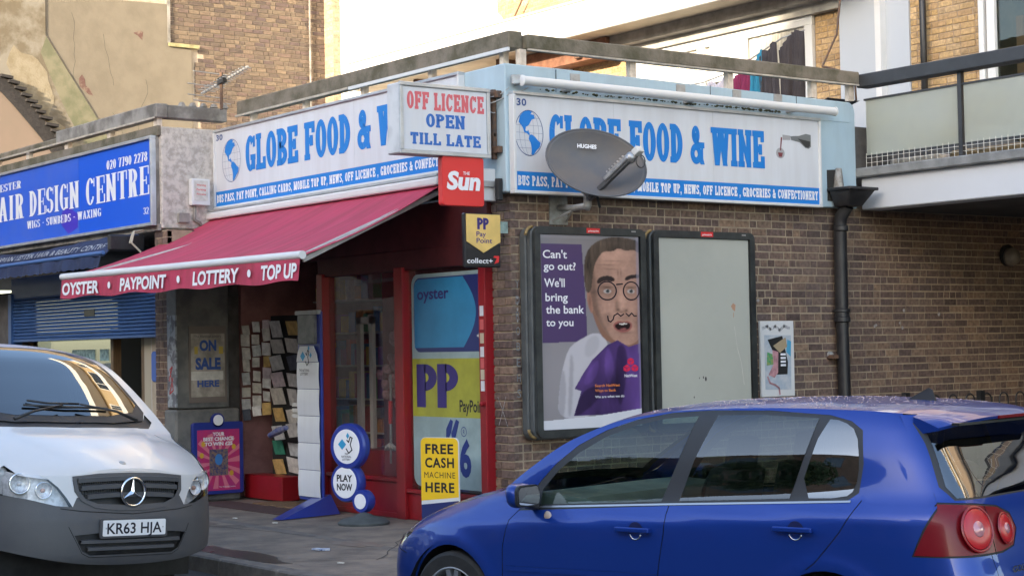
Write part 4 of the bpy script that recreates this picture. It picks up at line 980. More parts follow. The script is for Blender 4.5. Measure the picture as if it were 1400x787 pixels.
# feed arm from the lower edge and receiver
F0 = Vector((.60, .43, 2.87)); F1 = Vector((1.0, .545, 3.17)); fd = (F1 - F0).normalized(); fs = fd.cross(Z).normalized()
MB().obox(F0.lerp(F1, .42), (fd, fs, fd.cross(fs)), ((F1 - F0).length * .5, .022, .022)).build('feed_arm', mat('dark_arm', (.06, .06, .062), .5, var=.5, vscale=15), dish, bevel=.006)
MB().obox(F0.lerp(F1, .62) + Vector((.01, 0, .035)), (fd, fs, fd.cross(fs)), (.15, .035, .022)).build('transmitter', mat('silver_cast', (.42, .42, .42), .4, metal=.7, var=.5, vscale=25), dish, bevel=.008)
for k in range(7): MB().obox(F0.lerp(F1, .42 + k * .065) + Vector((.015, 0, .06)), (fd, fs, fd.cross(fs)), (.005, .036, .018)).build('cooling_fin', MATS['silver_cast'], dish)
MB().lathe([(.02, -.02), (.045, 0), (.05, .05), (.035, .09), (.03, .12)], F1 + Vector((-.01, .0, .01)), -dn_, 16).build('feed_horn', MATS['silver_cast'], dish, smooth=True)
MB().obox(F1 + Vector((.02, .05, .055)), (fd, fs, fd.cross(fs)), (.035, .045, .03)).build('receiver', mat('pale_cast', (.55, .55, .53), .5), dish, bevel=.01, seg=2)
MB().tube([F1 + Vector((.02, .08, .02)) + Vector((0, .05 * sin(a_), -.05 + .055 * cos(a_))) for a_ in [i * .5 for i in range(12)]], .005, 6).build('cable', m_black, dish, smooth=True)
# wall plate and pole
MB().box(.0, .02, .42, .62, 2.665, 2.925).build('wall_plate', mat('old_galv_plate', (.33, .35, .34), .6, metal=.3, var=.7, vscale=9, vcol=(.16, .14, .12)), dish, bevel=.003)
MB().tube([(.02, .53, 2.82), (.22, .52, 2.80), (.50, .46, 2.80)], .028, 12).build('arm_pole', m_galv, dish, smooth=True)
MB().tube([(.48, .46, 2.775), (.50, .46, 2.80), (.50, .46, 2.9), (.56, .45, 2.93)], .036, 12).build('elbow', m_galv, dish, smooth=True)
MB().tube([(.02, .44, 2.70), (.25, .52, 2.79)], .010, 6).tube([(.02, .60, 2.70), (.22, .52, 2.79)], .010, 6).build('stay', m_galv, dish)
MB().obox((.545, .44, 2.95), (ea, dn_, eb), (.05, .03, .06)).build('rear_mount', m_galv, dish, bevel=.005)
MB().tube([(.62, .46, 2.92), (.6, .5, 2.82), (.58, .53, 2.78)], .012, 6).build('stay', m_black, dish)

# white retractable awning roll on the side wall
ro = thing('awning_roll', 'long rolled white awning cassette above the white side sign', 'awning', (.2, 1.9, 3.87))
MB().tube([(.22, .0, 3.885), (.22, 3.86, 3.87)], .041, 20).build('roll', m_white, ro, smooth='auto')
MB().lathe([(.048, 0), (.05, .012), (.03, .02), (0, .02)], (.22, -.003, 3.885), -Y, 20).build('end_cap', m_white, ro, smooth='auto')
MB().lathe([(.045, 0), (.047, .012), (.03, .02), (0, .02)], (.22, 3.86, 3.87), Y, 20).build('end_cap', m_white, ro, smooth='auto')
for y in (.5, 1.95, 3.3): MB().box(.1, .2, y, y + .05, 3.835, 3.86).build('bracket', m_galv, ro)

# ================================================================== RED AWNING
aw = thing('awning', 'sloping red fabric shop awning with white lettered valance reading oyster paypoint lottery top up', 'awning', (-3, -1, 2.7))
m_awn = mat('awning_red', (.45, .038, .085), .75, var=.8, vscale=2.2, vcol=(.31, .035, .06), stretch=(3.5, .35, 1), bump=.15, bscale=60, detail=9)
xa0, xa1 = -5.40, -.78
def awn(u, v, dz=0):
    # u along, v from wall to front; front bar hangs further out and slightly lower towards the far end
    fy = -1.62 - .24 * (1 - u); fz = 2.405 + (.01) * (1 - u); x = xa0 + (xa1 - xa0) * u
    y = -.20 + (fy + .20) * v; z = 3.06 + (fz - 3.06) * v - (.050 + .012 * sin(u * 11 + 1)) * sin(pi * v)
    return (x, y, z + .010 * sin(u * 75 + 2 * v) * v * (1 - v) + .006 * sin(u * 31 - 3 * v) * v + dz)
g = MB(); NU, NV = 60, 14
top = [awn(i / NU, j / NV) for j in range(NV + 1) for i in range(NU + 1)]; bot = [awn(i / NU, j / NV, -.006) for j in range(NV + 1) for i in range(NU + 1)]
K = len(top); fs_ = []
for j in range(NV):
    for i in range(NU):
        q = (j * (NU + 1) + i, j * (NU + 1) + i + 1, (j + 1) * (NU + 1) + i + 1, (j + 1) * (NU + 1) + i); fs_ += [q, tuple(K + k for k in q[::-1])]
for j in range(NV):
    for i in (0, NU): a_ = j * (NU + 1) + i; b_3 = (j + 1) * (NU + 1) + i; fs_.append((a_, b_3, K + b_3, K + a_))
g.add(top + bot, fs_).build('canopy', m_awn, aw, smooth='auto')
def fr_pt(u, dz=0, dy=0): p = awn(u, 1); return Vector((p[0], p[1] + dy, p[2] + dz))
MB().tube([fr_pt(-.004, .0, -.02), fr_pt(.5, 0, -.02), fr_pt(1.004, .0, -.02)], .036, 16).build('front_bar', m_white, aw, smooth='auto')
va = MB(); NU = 60
vt = lambda u, v: (fr_pt(u).x, fr_pt(u).y - .035 - .012 * sin(u * 22) * v - .02 * v, fr_pt(u).z - .028 - (.195 + .006 * sin(u * 31)) * v)
va.grid(NU, 4, vt).build('valance', m_awn, aw, smooth=True)
tx = MB(); e1 = fr_pt(1) - fr_pt(0); L_ = e1.length; e1 = e1.normalized(); nn = e1.cross(Z).normalized()
if nn.y > 0: nn = -nn
def val_o(s, zoff): p = fr_pt(0) + e1 * s; return p + nn * .062 + Vector((0, 0, zoff))
for s0, s1, t_ in ((.05, .92, 'OYSTER'), (1.36, 2.32, 'PAYPOINT'), (2.82, 3.66, 'LOTTERY'), (4.02, 4.62, 'TOP UP')):
    sans(MB(), t_, val_o(s0, -.19), e1, Z, nn, width=(s1 - s0) - .02, height=.125, bold=.035, shear=.16).build('valance_word', m_signwhite, aw)
for s_ in (1.13, 2.55, 3.83): shape(MB(), ell(0, 0, .03, .035, 14), val_o(s_, -.125), e1, Z, nn).build('valance_dot', m_signwhite, aw)
MB().box(-5.42, -.74, -.27, -.112, 3.055, 3.135).build('cassette', m_white, aw, bevel=.02, seg=2)
MB().box(-5.40, -.76, -.255, -.12, 3.14, 3.165).build('cassette_cover', m_alu, aw)
m_arm = mat('folding_arm_grey', (.38, .36, .34), .5, var=.3, vscale=9)
MB().tube([(-.86, -.22, 2.985), (-.90, -.75, 2.74)], .03, 8).tube([(-.90, -.75, 2.74), (-.86, -1.58, 2.40)], .028, 8).build('folding_arm', m_arm, aw)
MB().box(-.87, -.84, -1.6, -.2, 2.98, 2.985).v
MB().obox((-.83, -.9, 2.68), (Vector((0, -1.38, -.62)), X, Vector((0, .62, -1.38))), (.77, .012, .022)).build('side_arm', m_arm, aw, bevel=.004)
MB().tube([(-5.2, -.22, 2.98), (-4.4, -.9, 2.7), (-5.1, -1.75, 2.42)], .028, 8).build('folding_arm', m_arm, aw)

# navy awning of the salon
na = thing('salon_awning', 'folded navy blue awning with pale lettering under the blue salon sign', 'awning', (-8, -1.1, 2.75))
m_navy = mat('navy_canvas', (.010, .018, .055), .8, var=.5, vscale=6, vcol=(.03, .05, .12), bump=.2)
na_f = lambda u, v: (-11.8 + 6.1 * u, -.88 - .42 * v - .02 * sin(u * 60), 2.90 - .20 * v + .03 * sin(v * 7 + u * 9) - .03 * v * v)
MB().grid(120, 10, na_f).build('canopy', m_navy, na, smooth=True)
MB().grid(200, 3, lambda u, v: (-11.8 + 6.1 * u, -1.31 - .02 * sin(u * 70) - .03 * v, 2.675 - (.12 + .018 * abs(sin(u * 110))) * v)).build('valance', m_navy, na, smooth=True)
MB().tube([(-11.8, -1.30, 2.70), (-5.7, -1.30, 2.70)], .022, 8).build('front_bar', mat('navy_bar', (.06, .14, .34), .5), na)
tx = MB(); sans(tx, 'BRIAN LESTER HAIR & BEAUTY CENTRE', Vector((-5.95, -1.18, 2.765)), X, Vector((0, .45, .6)).normalized(), Vector((0, -.8, .6)), height=.075, width=3.3, bold=.02, align='r', shear=.2)
for k in range(5): pass
tx.build('lettering', mat('faded_white_print', (.38, .40, .42), .8, var=.9, vscale=22, vcol=(.03, .04, .08)), na)
MB().box(-5.72, -5.66, -1.25, -.82, 2.72, 2.90).build('end_bracket', m_black, na, bevel=.02)
MB().tube([(-5.62, -.86, 2.95), (-5.56, -1.0, 2.93), (-5.52, -1.05, 2.80), (-5.5, -.95, 2.7)], .012, 6).tube([(-5.66, -.86, 2.95), (-5.60, -1.0, 2.92), (-5.57, -1.05, 2.80)], .01, 6).build('cord', mat('cream_cord', (.45, .4, .3), .8), na)

# salon shopfront: shutter, openings
m_shut = mat('blue_shutter', (.028, .085, .24), .45, var=.4, vscale=3, vcol=(.04, .09, .20), stretch=(1, 1, 3))
st = thing('roller_shutter', 'half lowered blue steel roller shutter of the salon', 'roller shutter', (-8, -.7, 2))
MB().box(-10.0, -5.50, -.72, -.6, 2.33, 2.60).build('shutter_box', m_shut, st, bevel=.01)
for i in range(13):
    z0 = 1.81 + i * .042
    MB().prism([(-.70, z0), (-.715, z0 + .005), (-.722, z0 + .018), (-.715, z0 + .033), (-.70, z0 + .040), (-.685, z0 + .04), (-.685, z0)], (-9.93, 0, 0), Y, Z, X, 0, 4.42).build('slat', m_shut, st, smooth='auto')
MB().box(-9.93, -5.51, -.73, -.68, 1.775, 1.81).build('bottom_rail', m_shut, st, bevel=.005)
MB().box(-10.03, -9.93, -.75, -.6, 0, 2.4).build('side_guide', m_shut, st)
MB().box(-7.6, -7.3, -.728, -.722, 2.05, 2.13).build('lock_plate', m_black, st)
sf = thing('salon_shopfront', 'recessed salon shopfront with timber door frame and dark glass below the shutter', 'shopfront', (-8, -.5, 0))
m_timb = mat('varnished_timber', (.16, .095, .045), .5, var=.5, vscale=9, stretch=(8, 8, 1))
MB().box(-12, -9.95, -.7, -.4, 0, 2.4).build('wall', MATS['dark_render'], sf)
MB().box(-9.93, -7.30, -.48, -.46, .5, 1.9).build('window_pane', glass('shop_glass', (.5, .52, .5)), sf)
for xx in (-9.9, -7.28, -6.42): MB().box(xx - .04, xx + .04, -.52, -.42, 0, 1.9).build('door_frame', m_timb, sf)
MB().box(-9.93, -7.3, -.5, -.45, .0, .5).build('stall_riser', m_timb, sf)
MB().box(-6.38, -6.15, -.52, -.5, 0, 1.9).build('side_panel', mat('cream_panel', (.42, .36, .26), .6), sf)
MB().box(-6.1, -5.5, -.56, -.45, 0, 1.9).build('cream_panel', mat('cream_panel2', (.46, .37, .26), .6, var=.3), sf)
MB().box(-6.15, -6.08, -.54, -.5, 0, 1.9).build('white_post', m_white, sf)
MB().box(-5.72, -5.56, -.575, -.562, 1.40, 1.86).build('notice', m_paper, sf); MB().box(-5.70, -5.58, -.58, -.576, 1.6, 1.82).build('notice_print', mat('print_teal', (.2, .4, .45), .6, var=.6, vscale=30), sf)
MB().prism(rrect(-6.03, 1.28, -5.87, 1.62, .04), (0, 0, 0), X, Z, -Y, .56, .60).build('blue_box', mat('blue_plastic', (.01, .08, .38), .4), sf, bevel=.01)
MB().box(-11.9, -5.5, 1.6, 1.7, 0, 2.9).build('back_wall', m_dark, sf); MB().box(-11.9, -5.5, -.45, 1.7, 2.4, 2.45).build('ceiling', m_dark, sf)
MB().box(-8.55, -7.85, -.49, -.485, 1.52, 1.66).build('window_sticker', mat('print_aqua', (.28, .42, .42), .6, var=.8, vscale=18, vcol=(.05, .1, .12)), sf)
MB().box(-7.7, -7.45, -.49, -.485, 1.52, 1.66).build('window_sticker', MATS['print_aqua'], sf)

# ================================================================== GLOBE SHOPFRONT
m_redshade = mat('red_paint_shaded', (.075, .010, .012), .5, var=.5, vscale=4)  # red paint darkened to carry the shade under the awning
gs = thing('shopfront', 'glossy red painted shopfront with two tall windows and an open doorway', 'shopfront', (-2, -.05, 0))
def rbx(*a, m=m_redfr, n='frame', bev=.006): return MB().box(*a).build(n, m, gs, bevel=bev)
rbx(-3.20, -3.08, -.10, .05, 0, 2.36); rbx(-1.75, -1.60, -.10, .05, 0, 2.36); rbx(-.37, -.27, -.10, .05, 0, 2.36)
rbx(-3.22, -.27, -.07, .05, 2.33, 2.52, m=m_redshade); rbx(-5.2, -.27, -.06, .05, 2.5, 2.94, n='transom_panel', m=m_redshade)
rbx(-3.08, -1.75, -.06, .05, 0.0, .36, n='stall_riser'); rbx(-1.60, -.37, -.06, .05, 0.0, .27, n='stall_riser')
rbx(-3.08, -1.75, -.09, -.06, .34, .38, n='sill'); rbx(-1.60, -.37, -.09, -.06, .25, .29, n='sill')
rbx(-3.08, -1.75, -.08, -.061, .0, .05, n='skirting')
MB().box(-5.2, -.27, -.11, .05, 2.94, 3.05).build('lintel', mat('dark_maroon', (.07, .012, .012), .6), gs)
m_sg = glass('shop_glass2', (.9, .88, .87), ior=1.6, haze=.02)
MB().box(-3.08, -1.75, -.02, -.012, .36, 2.33).build('pane', m_sg, gs); MB().box(-1.60, -.37, -.02, -.012, .27, 2.33).build('pane', m_sg, gs)
# arched dark board behind the first window, interior pieces
m_int = mat('shop_interior', (.34, .16, .15), .8, var=.5, vscale=3)
it = thing('shop_interior', 'dim shop interior walls seen through the doorway and window', 'interior', (-3, 2, 0))
MB().box(-5.15, -.25, 4.0, 4.1, 0, 2.9).build('back_wall', m_int, it); MB().box(-5.16, -5.1, .05, 4, 0, 2.9).build('side_wall', m_int, it)
MB().box(-.3, -.25, .2, 4, 0, 2.9).build('side_wall', m_int, it)
MB().box(-5.15, -.3, .05, 4, -.02, .012).build('floor', mat('shop_floor', (.12, .10, .08), .6), it); MB().box(-5.15, -.3, .05, 4, 2.85, 2.93).build('ceiling', m_int, it)
MB().box(-1.72, -1.66, .05, 1.2, 0, 2.9).build('partition', m_int, it)
MB().box(-3.06, -1.72, .60, .63, 0, 2.6).build('board', mat('maroon_board', (.30, .06, .06), .7, var=.4), it)
g = MB().prism([(-2.82, .5)] + [(-2.25 + .46 * cos(radians(a)), 1.6 + .42 * sin(radians(a))) for a in range(180, -1, -12)] + [(-1.79, .5)], (0, 0, 0), X, Z, -Y, -.59, -.57)
g.build('arched_panel', mat('arch_dark', (.08, .06, .055), .6), it)
MB().box(-3.06, -1.75, .02, .35, .36, .62).build('inner_ledge', m_redfr, it)
wfr = MB().box(-2.86, -2.78, .16, .20, .62, 1.92).box(-2.62, -2.56, .16, .20, .62, 1.92).box(-2.86, -2.56, .16, .20, 1.85, 1.92)
wfr.build('pale_frame', mat('pale_frame', (.6, .6, .55), .6), it)
rf = random.Random(9)
fl = MB()
for k in range(26): fl.lathe([(0, -.05), (.05, -.02), (.06, .02), (0, .06)], (-2.12 + rf.gauss(0, .09), .14 + rf.uniform(-.05, .05), 1.35 + rf.gauss(0, .22)), (rf.random(), rf.random(), 1), 7)
solo('dried_flowers', fl, mat('dusty_pink', (.45, .24, .26), .9, var=.7, vscale=25, vcol=(.25, .14, .12)), 'bunch of dusty pink dried flowers hanging inside the first window', 'flowers', smooth=True)
mp = thing('mop', 'upright mop with a red handle grip inside the first window', 'mop', (-2.0, .12, .4))
MB().tube([(-2.02, .015, .5), (-2.0, .015, 1.35)], .012, 8).build('handle', m_galv, mp); MB().tube([(-2.015, .015, .88), (-2.01, .015, 1.10)], .022, 8).build('grip', MATS['print_red'], mp)
g = MB()
for k in range(14): a_ = k * .45; g.tube([(-2.02, .015, .70), (-2.02 + .08 * cos(a_), .012 + .015 * sin(a_), .66), (-2.02 + .10 * cos(a_), .012 + .015 * sin(a_), .63)], .009, 5)
g.build('mop_head', mat('mop_grey', (.42, .40, .36), .9), mp, smooth=True)
solo('yellow_bottle', MB().lathe([(.03, 0), (.035, .1), (.02, .15), (.012, .19), (0, .19)], (-2.28, .12, .40), Z, 12), mat('yellow_plastic', (.5, .32, .04), .5), 'small yellow bottle standing on the window sill behind the play now stand', 'bottle', smooth=True)

# window posters in the second window (flat vinyls on the glass)
vp = thing('window_vinyl', 'tall window vinyls, blue card panel over a yellow payment panel, in the second window', 'poster', (-1, -.03, 1.3))
def vin(pts, m, n, e): 
    a_ = MB(); shape(a_, pts, Vector((0, -.024 - e, 0)), X, Z, -Y); return a_.build(n, m, vp)
V0, V1 = -1.555, -.375
mk = lambda n, c, **k: mat(n, c, .35, coat=.15, **k)
vin(rrect(V0, .32, V1, 2.285, .10), mk('vinyl_pale', (.34, .45, .45), var=.4, vscale=2), 'backing', 0)
vin(rrect(V0 + .04, 1.56, V1 - .0, 2.25, .09), mk('vinyl_navy', (.02, .03, .15)), 'navy_panel', .0006)
vin([(V0 + .045, 1.60), (V0 + .045, 2.16), (V0 + .065, 2.21), (V0 + .11, 2.235)] + [(-.71 + .20 * sin(pi * a / 16), 2.24 - a * .04) for a in range(17)], mk('vinyl_blue', (.03, .24, .46), var=.25, vscale=2), 'blue_panel', .0012)
a_ = MB()
for q_ in _ring(-.42, 1.70, .055, .055, .014, .014): shape(a_, q_, Vector((0, -.0262, 0)), X, Z, -Y)
shape(a_, [(-.50, 1.69), (-.375, 1.69), (-.375, 1.71), (-.50, 1.71)], Vector((0, -.0264, 0)), X, Z, -Y); a_.build('roundel', mk('vinyl_pale2', (.45, .5, .52)), vp)
a_ = MB(); sans(a_, 'oyster', Vector((V0 + .10, -.0268, 2.05)), X, Z, -Y, width=.52, height=.11, bold=.02); a_.build('lettering', m_purp, vp)
vin([(V0, .965), (V1, .965), (V1, 1.50), (V0, 1.50)], mk('vinyl_yellow', (.40, .40, .045), var=.3, vscale=3), 'yellow_panel', .0008)
pp_logo(Vector((V0 + .07, -.0262, 1.05)), X * 1.38, Z, -Y, .40, m_purp, vp)
vin([(V0 + .30, 1.50), (V0 + .50, 1.50), (V0 + .42, 1.25), (V0 + .44, 1.0), (V0 + .30, 1.1)], mk('vinyl_yellow2', (.46, .43, .06)), 'yellow_flash', .0001)
a_ = MB(); sans(a_, 'PayPoint', Vector((-.79, -.0262, 1.02)), X, Z, -Y, width=.40, height=.11, bold=.02); a_.build('lettering', m_blackprint, vp)
m_nv = mk('vinyl_ink', (.02, .04, .20))
vin([(-1.02, .70), (-.93, .83), (-.90, .93), (-.94, .95), (-1.01, .86)], m_nv, 'blue_mark', .002); vin([(-.90, .70), (-.83, .86), (-.80, .93), (-.85, .95), (-.93, .82)], m_nv, 'blue_mark', .0024)
a_ = MB()
for p in _ring(-.73, .84, .045, .045, .007, .007): shape(a_, p, Vector((0, -.0265, 0)), X, Z, -Y)
sans(a_, 'R', Vector((-.73, -.0265, .82)), X, Z, -Y, height=.04, width=.028, align='c'); sans(a_, '6', Vector((-.80, -.0265, .45)), X, Z, -Y, height=.32, width=.18, bold=.04); a_.build('lettering', m_nv, vp)
# tiny card stickers along the right-hand jamb
R3 = random.Random(2)
for i, z in enumerate((1.92, 1.80, 1.68, 1.56, 1.46, 1.36, 1.26)):
    MB().box(-.345, -.29, -.1035, -.101, z - .05, z + .04).build('card_sticker', mat('sticker%d' % (i % 3), [(.6, .6, .62), (.55, .1, .1), (.5, .42, .3)][i % 3], .5), gs)
MB().lathe([(0, 0), (.02, .0), (.022, .04), (0, .05)], (-.30, -.10, 1.10), -Y, 10).build('door_bell', m_redfr, gs)

# door mats and threshold
solo('doormat', MB().box(-4.2, -3.0, -.32, .05, .004, .018), mat('coir_mat', (.20, .12, .06), .95, var=.6, vscale=25, bump=.5), 'brown coir doormat on the shop threshold', 'doormat')
solo('entrance_mat', MB().box(-4.75, -2.6, -.72, -.33, .003, .010), mat('dark_red_mat', (.07, .035, .032), .95, var=.5, vscale=20), 'long dark red mat on the pavement outside the doorway', 'mat')

# display cabinet (left of door)
cab = thing('display_cabinet', 'grey graffitied display cabinet with an on sale notice behind glass', 'cabinet', (-5, -.5, 0))
m_cab = mat('cabinet_grey', (.10, .10, .095), .6, var=.7, vscale=4, vcol=(.2, .19, .17))
MB().box(-5.16, -4.92, -.82, -.20, 1.0, 2.35).build('body', m_cab, cab, bevel=.01)
MB().box(-5.16, -4.87, -.86, -.10, -.0, .99).build('base', m_cab, cab, bevel=.02)
MB().box(-5.10, -4.90, -.84, -.821, 1.02, 2.0).build('side_poster', mat('torn_stickers', (.30, .32, .33), .7, var=1, vscale=9, vcol=(.12, .12, .13), lo=.45, hi=.55), cab)
g = MB()
for p in stroke([(-5.06, 1.30), (-4.98, 1.45), (-5.04, 1.42), (-4.96, 1.20), (-5.05, 1.16), (-4.97, 1.33)], .016): shape(g, p, Vector((0, -.8425, 0)), X, Z, -Y)
g.build('graffiti', mat('graffiti_red', (.4, .03, .03), .6), cab)
MB().box(-4.92, -4.905, -.68, -.24, 1.06, 1.88).build('notice_frame', mat('frame_brown', (.16, .13, .11), .6), cab)
MB().box(-4.905, -4.902, -.66, -.26, 1.12, 1.80).build('notice_sheet', mat('notice_paper', (.40, .36, .30), .8, var=.6, vscale=7), cab)
g = MB(); q = lambda y, z, e=.0: Vector((-4.9005 + e, y, z))
sans(g, 'ON', q(-.46, 1.62), Y, Z, X, width=.20, height=.11, bold=.05, align='c'); sans(g, 'SALE', q(-.46, 1.42), Y, Z, X, width=.30, height=.12, bold=.05, align='c'); sans(g, 'HERE', q(-.46, 1.23), Y, Z, X, width=.26, height=.07, bold=.04, align='c')
g.build('lettering', mat('ink_blue', (.03, .08, .28), .6), cab)
g = MB(); sans(g, 'The National Lottery', q(-.46, 1.76), Y, Z, X, width=.32, height=.022, align='c'); g.build('lettering', m_blackprint, cab)
MB().box(-4.9005, -4.8995, -.66, -.28, 1.30, 1.395).build('taped_strip', m_paper, cab)
MB().box(-4.905, -4.90, -.62, -.58, 1.58, 1.66).build('yellow_mark', mat('mark_yellow', (.5, .36, .06), .6), cab); MB().box(-4.9022, -4.90, -.33, -.28, 1.58, 1.66).build('yellow_mark', MATS['mark_yellow'], cab)
# lottery poster panel in front of the base
lpz = thing('lottery_poster_panel', 'blue framed pink lottery poster board leaning on the grey cabinet base', 'poster board', (-4.8, -.42, .1))
g = lambda y, z, e=0: Vector((-4.80 + e, y, z))
m_lb = mat('lottery_blue', (.015, .03, .22), .4, coat=.2)
MB().prism(rrect(-.70, .08, -.10, .85, .03), (-4.80, 0, 0), Y, Z, X, -.05, 0).build('frame', m_lb, lpz, bevel=.006)
MB().lathe([(.0, .0), (.075, .0), (.075, -.04), (0, -.04)][::-1], (-4.80, -.40, .87), X, 20).build('crest_disc', m_lb, lpz)
MB().lathe([(0, .004), (.058, .004), (.058, .001)], (-4.80, -.40, .87), X, 20).build('crest_face', m_signwhite, lpz)
a_ = MB(); shape(a_, [(-.65, .12), (-.15, .12), (-.15, .77), (-.65, .77)], Vector((-4.7985, 0, 0)), Y, Z, X); a_.build('poster_sheet', mat('hot_pink', (.50, .03, .13), .4, var=.5, vscale=5, vcol=(.30, .03, .22)), lpz)
a_ = MB()
for k in range(14):
    t0 = 2 * pi * k / 14; a_2 = [(0, 0), (.32 * cos(t0), .32 * sin(t0)), (.32 * cos(t0 + .2), .32 * sin(t0 + .2))]
    pts_ = [(max(-.25, min(.25, x_)), max(-.28, min(.34, y_))) for x_, y_ in a_2]; shape(a_, pts_, Vector((-4.7980, -.40, .42)), Y, Z, X, .0001 * k)
a_.build('burst', mat('burst_pink', (.65, .18, .25), .4), lpz)
a_ = MB(); shape(a_, [(-.11, -.15), (.11, -.15), (.11, .13), (-.11, .13)], Vector((-4.7960, -.40, .43)), Y, Z, X); a_.build('ticket', mat('ticket_navy', (.05, .05, .14), .4, var=.8, vscale=30, vcol=(.3, .2, .1)), lpz)
a_ = MB(); shape(a_, ell(0, 0, .045, .06), Vector((-4.7955, -.40, .45)), Y, Z, X); a_.build('ticket_mark', mat('ticket_blue', (.05, .2, .5), .4), lpz)
a_ = MB()
for i, t_ in enumerate(('YOUR', 'BEST CHANCE', 'TO WIN £25')): sans(a_, t_, Vector((-4.795, -.40, .705 - i * .052)), Y, Z, X, width=(.14, .36, .33)[i], height=.038, bold=.04, align='c')
sans(a_, 'The National Lottery', Vector((-4.795, -.30, .15)), Y, Z, X, width=.2, height=.015, align='c'); a_.build('lettering', m_signwhite, lpz)
a_ = MB()
for y, z in ((-.58, .62), (-.22, .58), (-.60, .50), (-.25, .30)): shape(a_, ell(0, 0, .025, .03, 12), Vector((-4.7956, y, z)), Y, Z, X)
a_.build('gold_coin', mat('gold_print', (.6, .35, .04), .4), lpz)

# greeting card / newspaper rack in the doorway
rk = thing('card_rack', 'tall rack of greeting cards and papers just inside the doorway', 'rack', (-4.3, .1, 0))
MB().box(-4.70, -3.98, .20, .24, .1, 1.98).build('rack_frame', m_dark, rk)
Rk = random.Random(6)
cc = [(.66, .62, .56), (.58, .55, .50), (.68, .64, .56), (.60, .50, .52), (.10, .11, .14), (.68, .66, .64), (.58, .58, .56), (.62, .58, .50), (.66, .64, .60), (.60, .40, .14)]
for cidx in range(2):
    for r in range(9):
        x0 = -4.66 + cidx * .335; z0 = .28 + r * .185
        c_ = cc[Rk.randrange(len(cc))] if not (cidx == 0 and r == 1) else (.04, .24, .15)
        tilt = Rk.uniform(-.09, .09); x0 += Rk.uniform(-.015, .02); z0 += Rk.uniform(-.02, .02)
        MB().obox((x0 + .16, .17 - Rk.uniform(0, .015), z0 + .085), (Vector((1, 0, tilt)), Vector((0, 1, .25)), Vector((-tilt, -.25, 1))), (.140 - Rk.uniform(0, .04), .003, .092 - Rk.uniform(0, .02))).build('card', mat('card%d' % (int(sum(c_) * 1000)), c_, .7, var=.6, vscale=14, vcol=tuple(k * .5 for k in c_)), rk)
for r in range(8):
    for cidx in range(3):
        c_ = cc[Rk.randrange(len(cc))]
        MB().obox((-5.02 + cidx * .125 + Rk.uniform(-.015, .015), .06 + cidx * .06, .90 + r * .135 + cidx * .03 + Rk.uniform(-.02, .02)), (Vector((.8, .7, Rk.uniform(-.15, .15))), Vector((-.7, .8, .25)), Vector((Rk.uniform(-.1, .25), -.1, 1))), (.052 - Rk.uniform(0, .012), .003, .072 - Rk.uniform(0, .02))).build('card', mat('card%d' % (int(sum(c_) * 1000)), c_, .7, var=.6, vscale=14, vcol=tuple(k * .5 for k in c_)), rk)
shf = thing('stock_shelves', 'crowded stock shelves deep inside the shop doorway', 'shelves', (-4, .9, 0))
Rs = random.Random(31)
for r_ in range(6):
    zz = .35 + r_ * .36; MB().box(-5.08, -3.1, .95, 1.3, zz - .02, zz).build('shelf', m_paper, shf)
    x_ = -5.05
    while x_ < -3.2:
        w_ = Rs.uniform(.07, .17); h_ = Rs.uniform(.14, .29); c_ = Rs.choice([(.5, .06, .05), (.6, .45, .06), (.06, .2, .45), (.6, .58, .55), (.08, .35, .12), (.55, .25, .06), (.3, .08, .3)])
        MB().box(x_, x_ + w_ - .01, .97, 1.2, zz, zz + h_).build('packet', mat('pack%d' % int(sum(c_) * 100), c_, .5, var=.6, vscale=16, vcol=tuple(k * .4 + .1 for k in c_)), shf); x_ += w_
solo('red_plinth', MB().box(-4.93, -4.10, -.02, .19, .015, .27), m_redfr, 'low red painted plinth below the card rack', 'plinth', bevel=.006)
solo('rolled_magazine', MB().tube([(-4.42, .02, .70), (-4.1, -.05, .76), (-3.85, -.1, .80)], [.03, .04, .025], 10), mat('magazine_blue', (.07, .10, .28), .5, var=.7, vscale=18, vcol=(.35, .35, .4)), 'blue rolled magazine sticking out of the card rack', 'magazine', smooth='auto')
solo('orange_packet', MB().box(-3.72, -3.64, -.02, .02, 1.26, 1.36), mat('orange_print', (.6, .12, .03), .5), 'small orange packet hanging between the card rack and the tall white stand', 'packet', bevel=.004)

# lottery scratch-card stand
ls = thing('scratchcard_stand', 'tall blue stand with white curved panels beside the shop door', 'display stand', (-2.9, -.38, 0))
m_lb2 = mat('stand_blue', (.02, .04, .26), .35, coat=.3)
MB().box(-3.115, -2.655, -.372, -.34, .12, 1.98).build('back_board', m_lb2, ls, bevel=.01)
for i in range(5):
    z0 = .16 + i * .265
    g = MB(); n_ = 8
    g.grid(8, n_, lambda u, v, z0=z0: (-3.10 + .43 * u, -.385 - .007 * sin(pi * v), z0 + .26 * v)).build('curved_panel', m_sign, ls, smooth=True)
MB().prism([(-3.09, 1.485), (-2.68, 1.485), (-2.70, 1.56), (-2.76, 1.64), (-3.02, 1.64), (-3.07, 1.56)], (0, -.39, 0), X, Z, -Y, 0, .01).build('header_panel', m_sign, ls)
a_ = MB()
for p in ([(-.10, .02), (-.05, .07), (.0, .02), (-.05, -.03)], [(.05, .10), (.07, .13), (.09, .10), (.07, .07)], [(.08, .03), (.105, .06), (.13, .03), (.105, 0)]): shape(a_, p, Vector((-2.91, -.4012, 1.52)), X, Z, -Y)
a_.build('star_mark', mat('print_cyan', (.03, .30, .55), .4), ls)
a_ = MB()
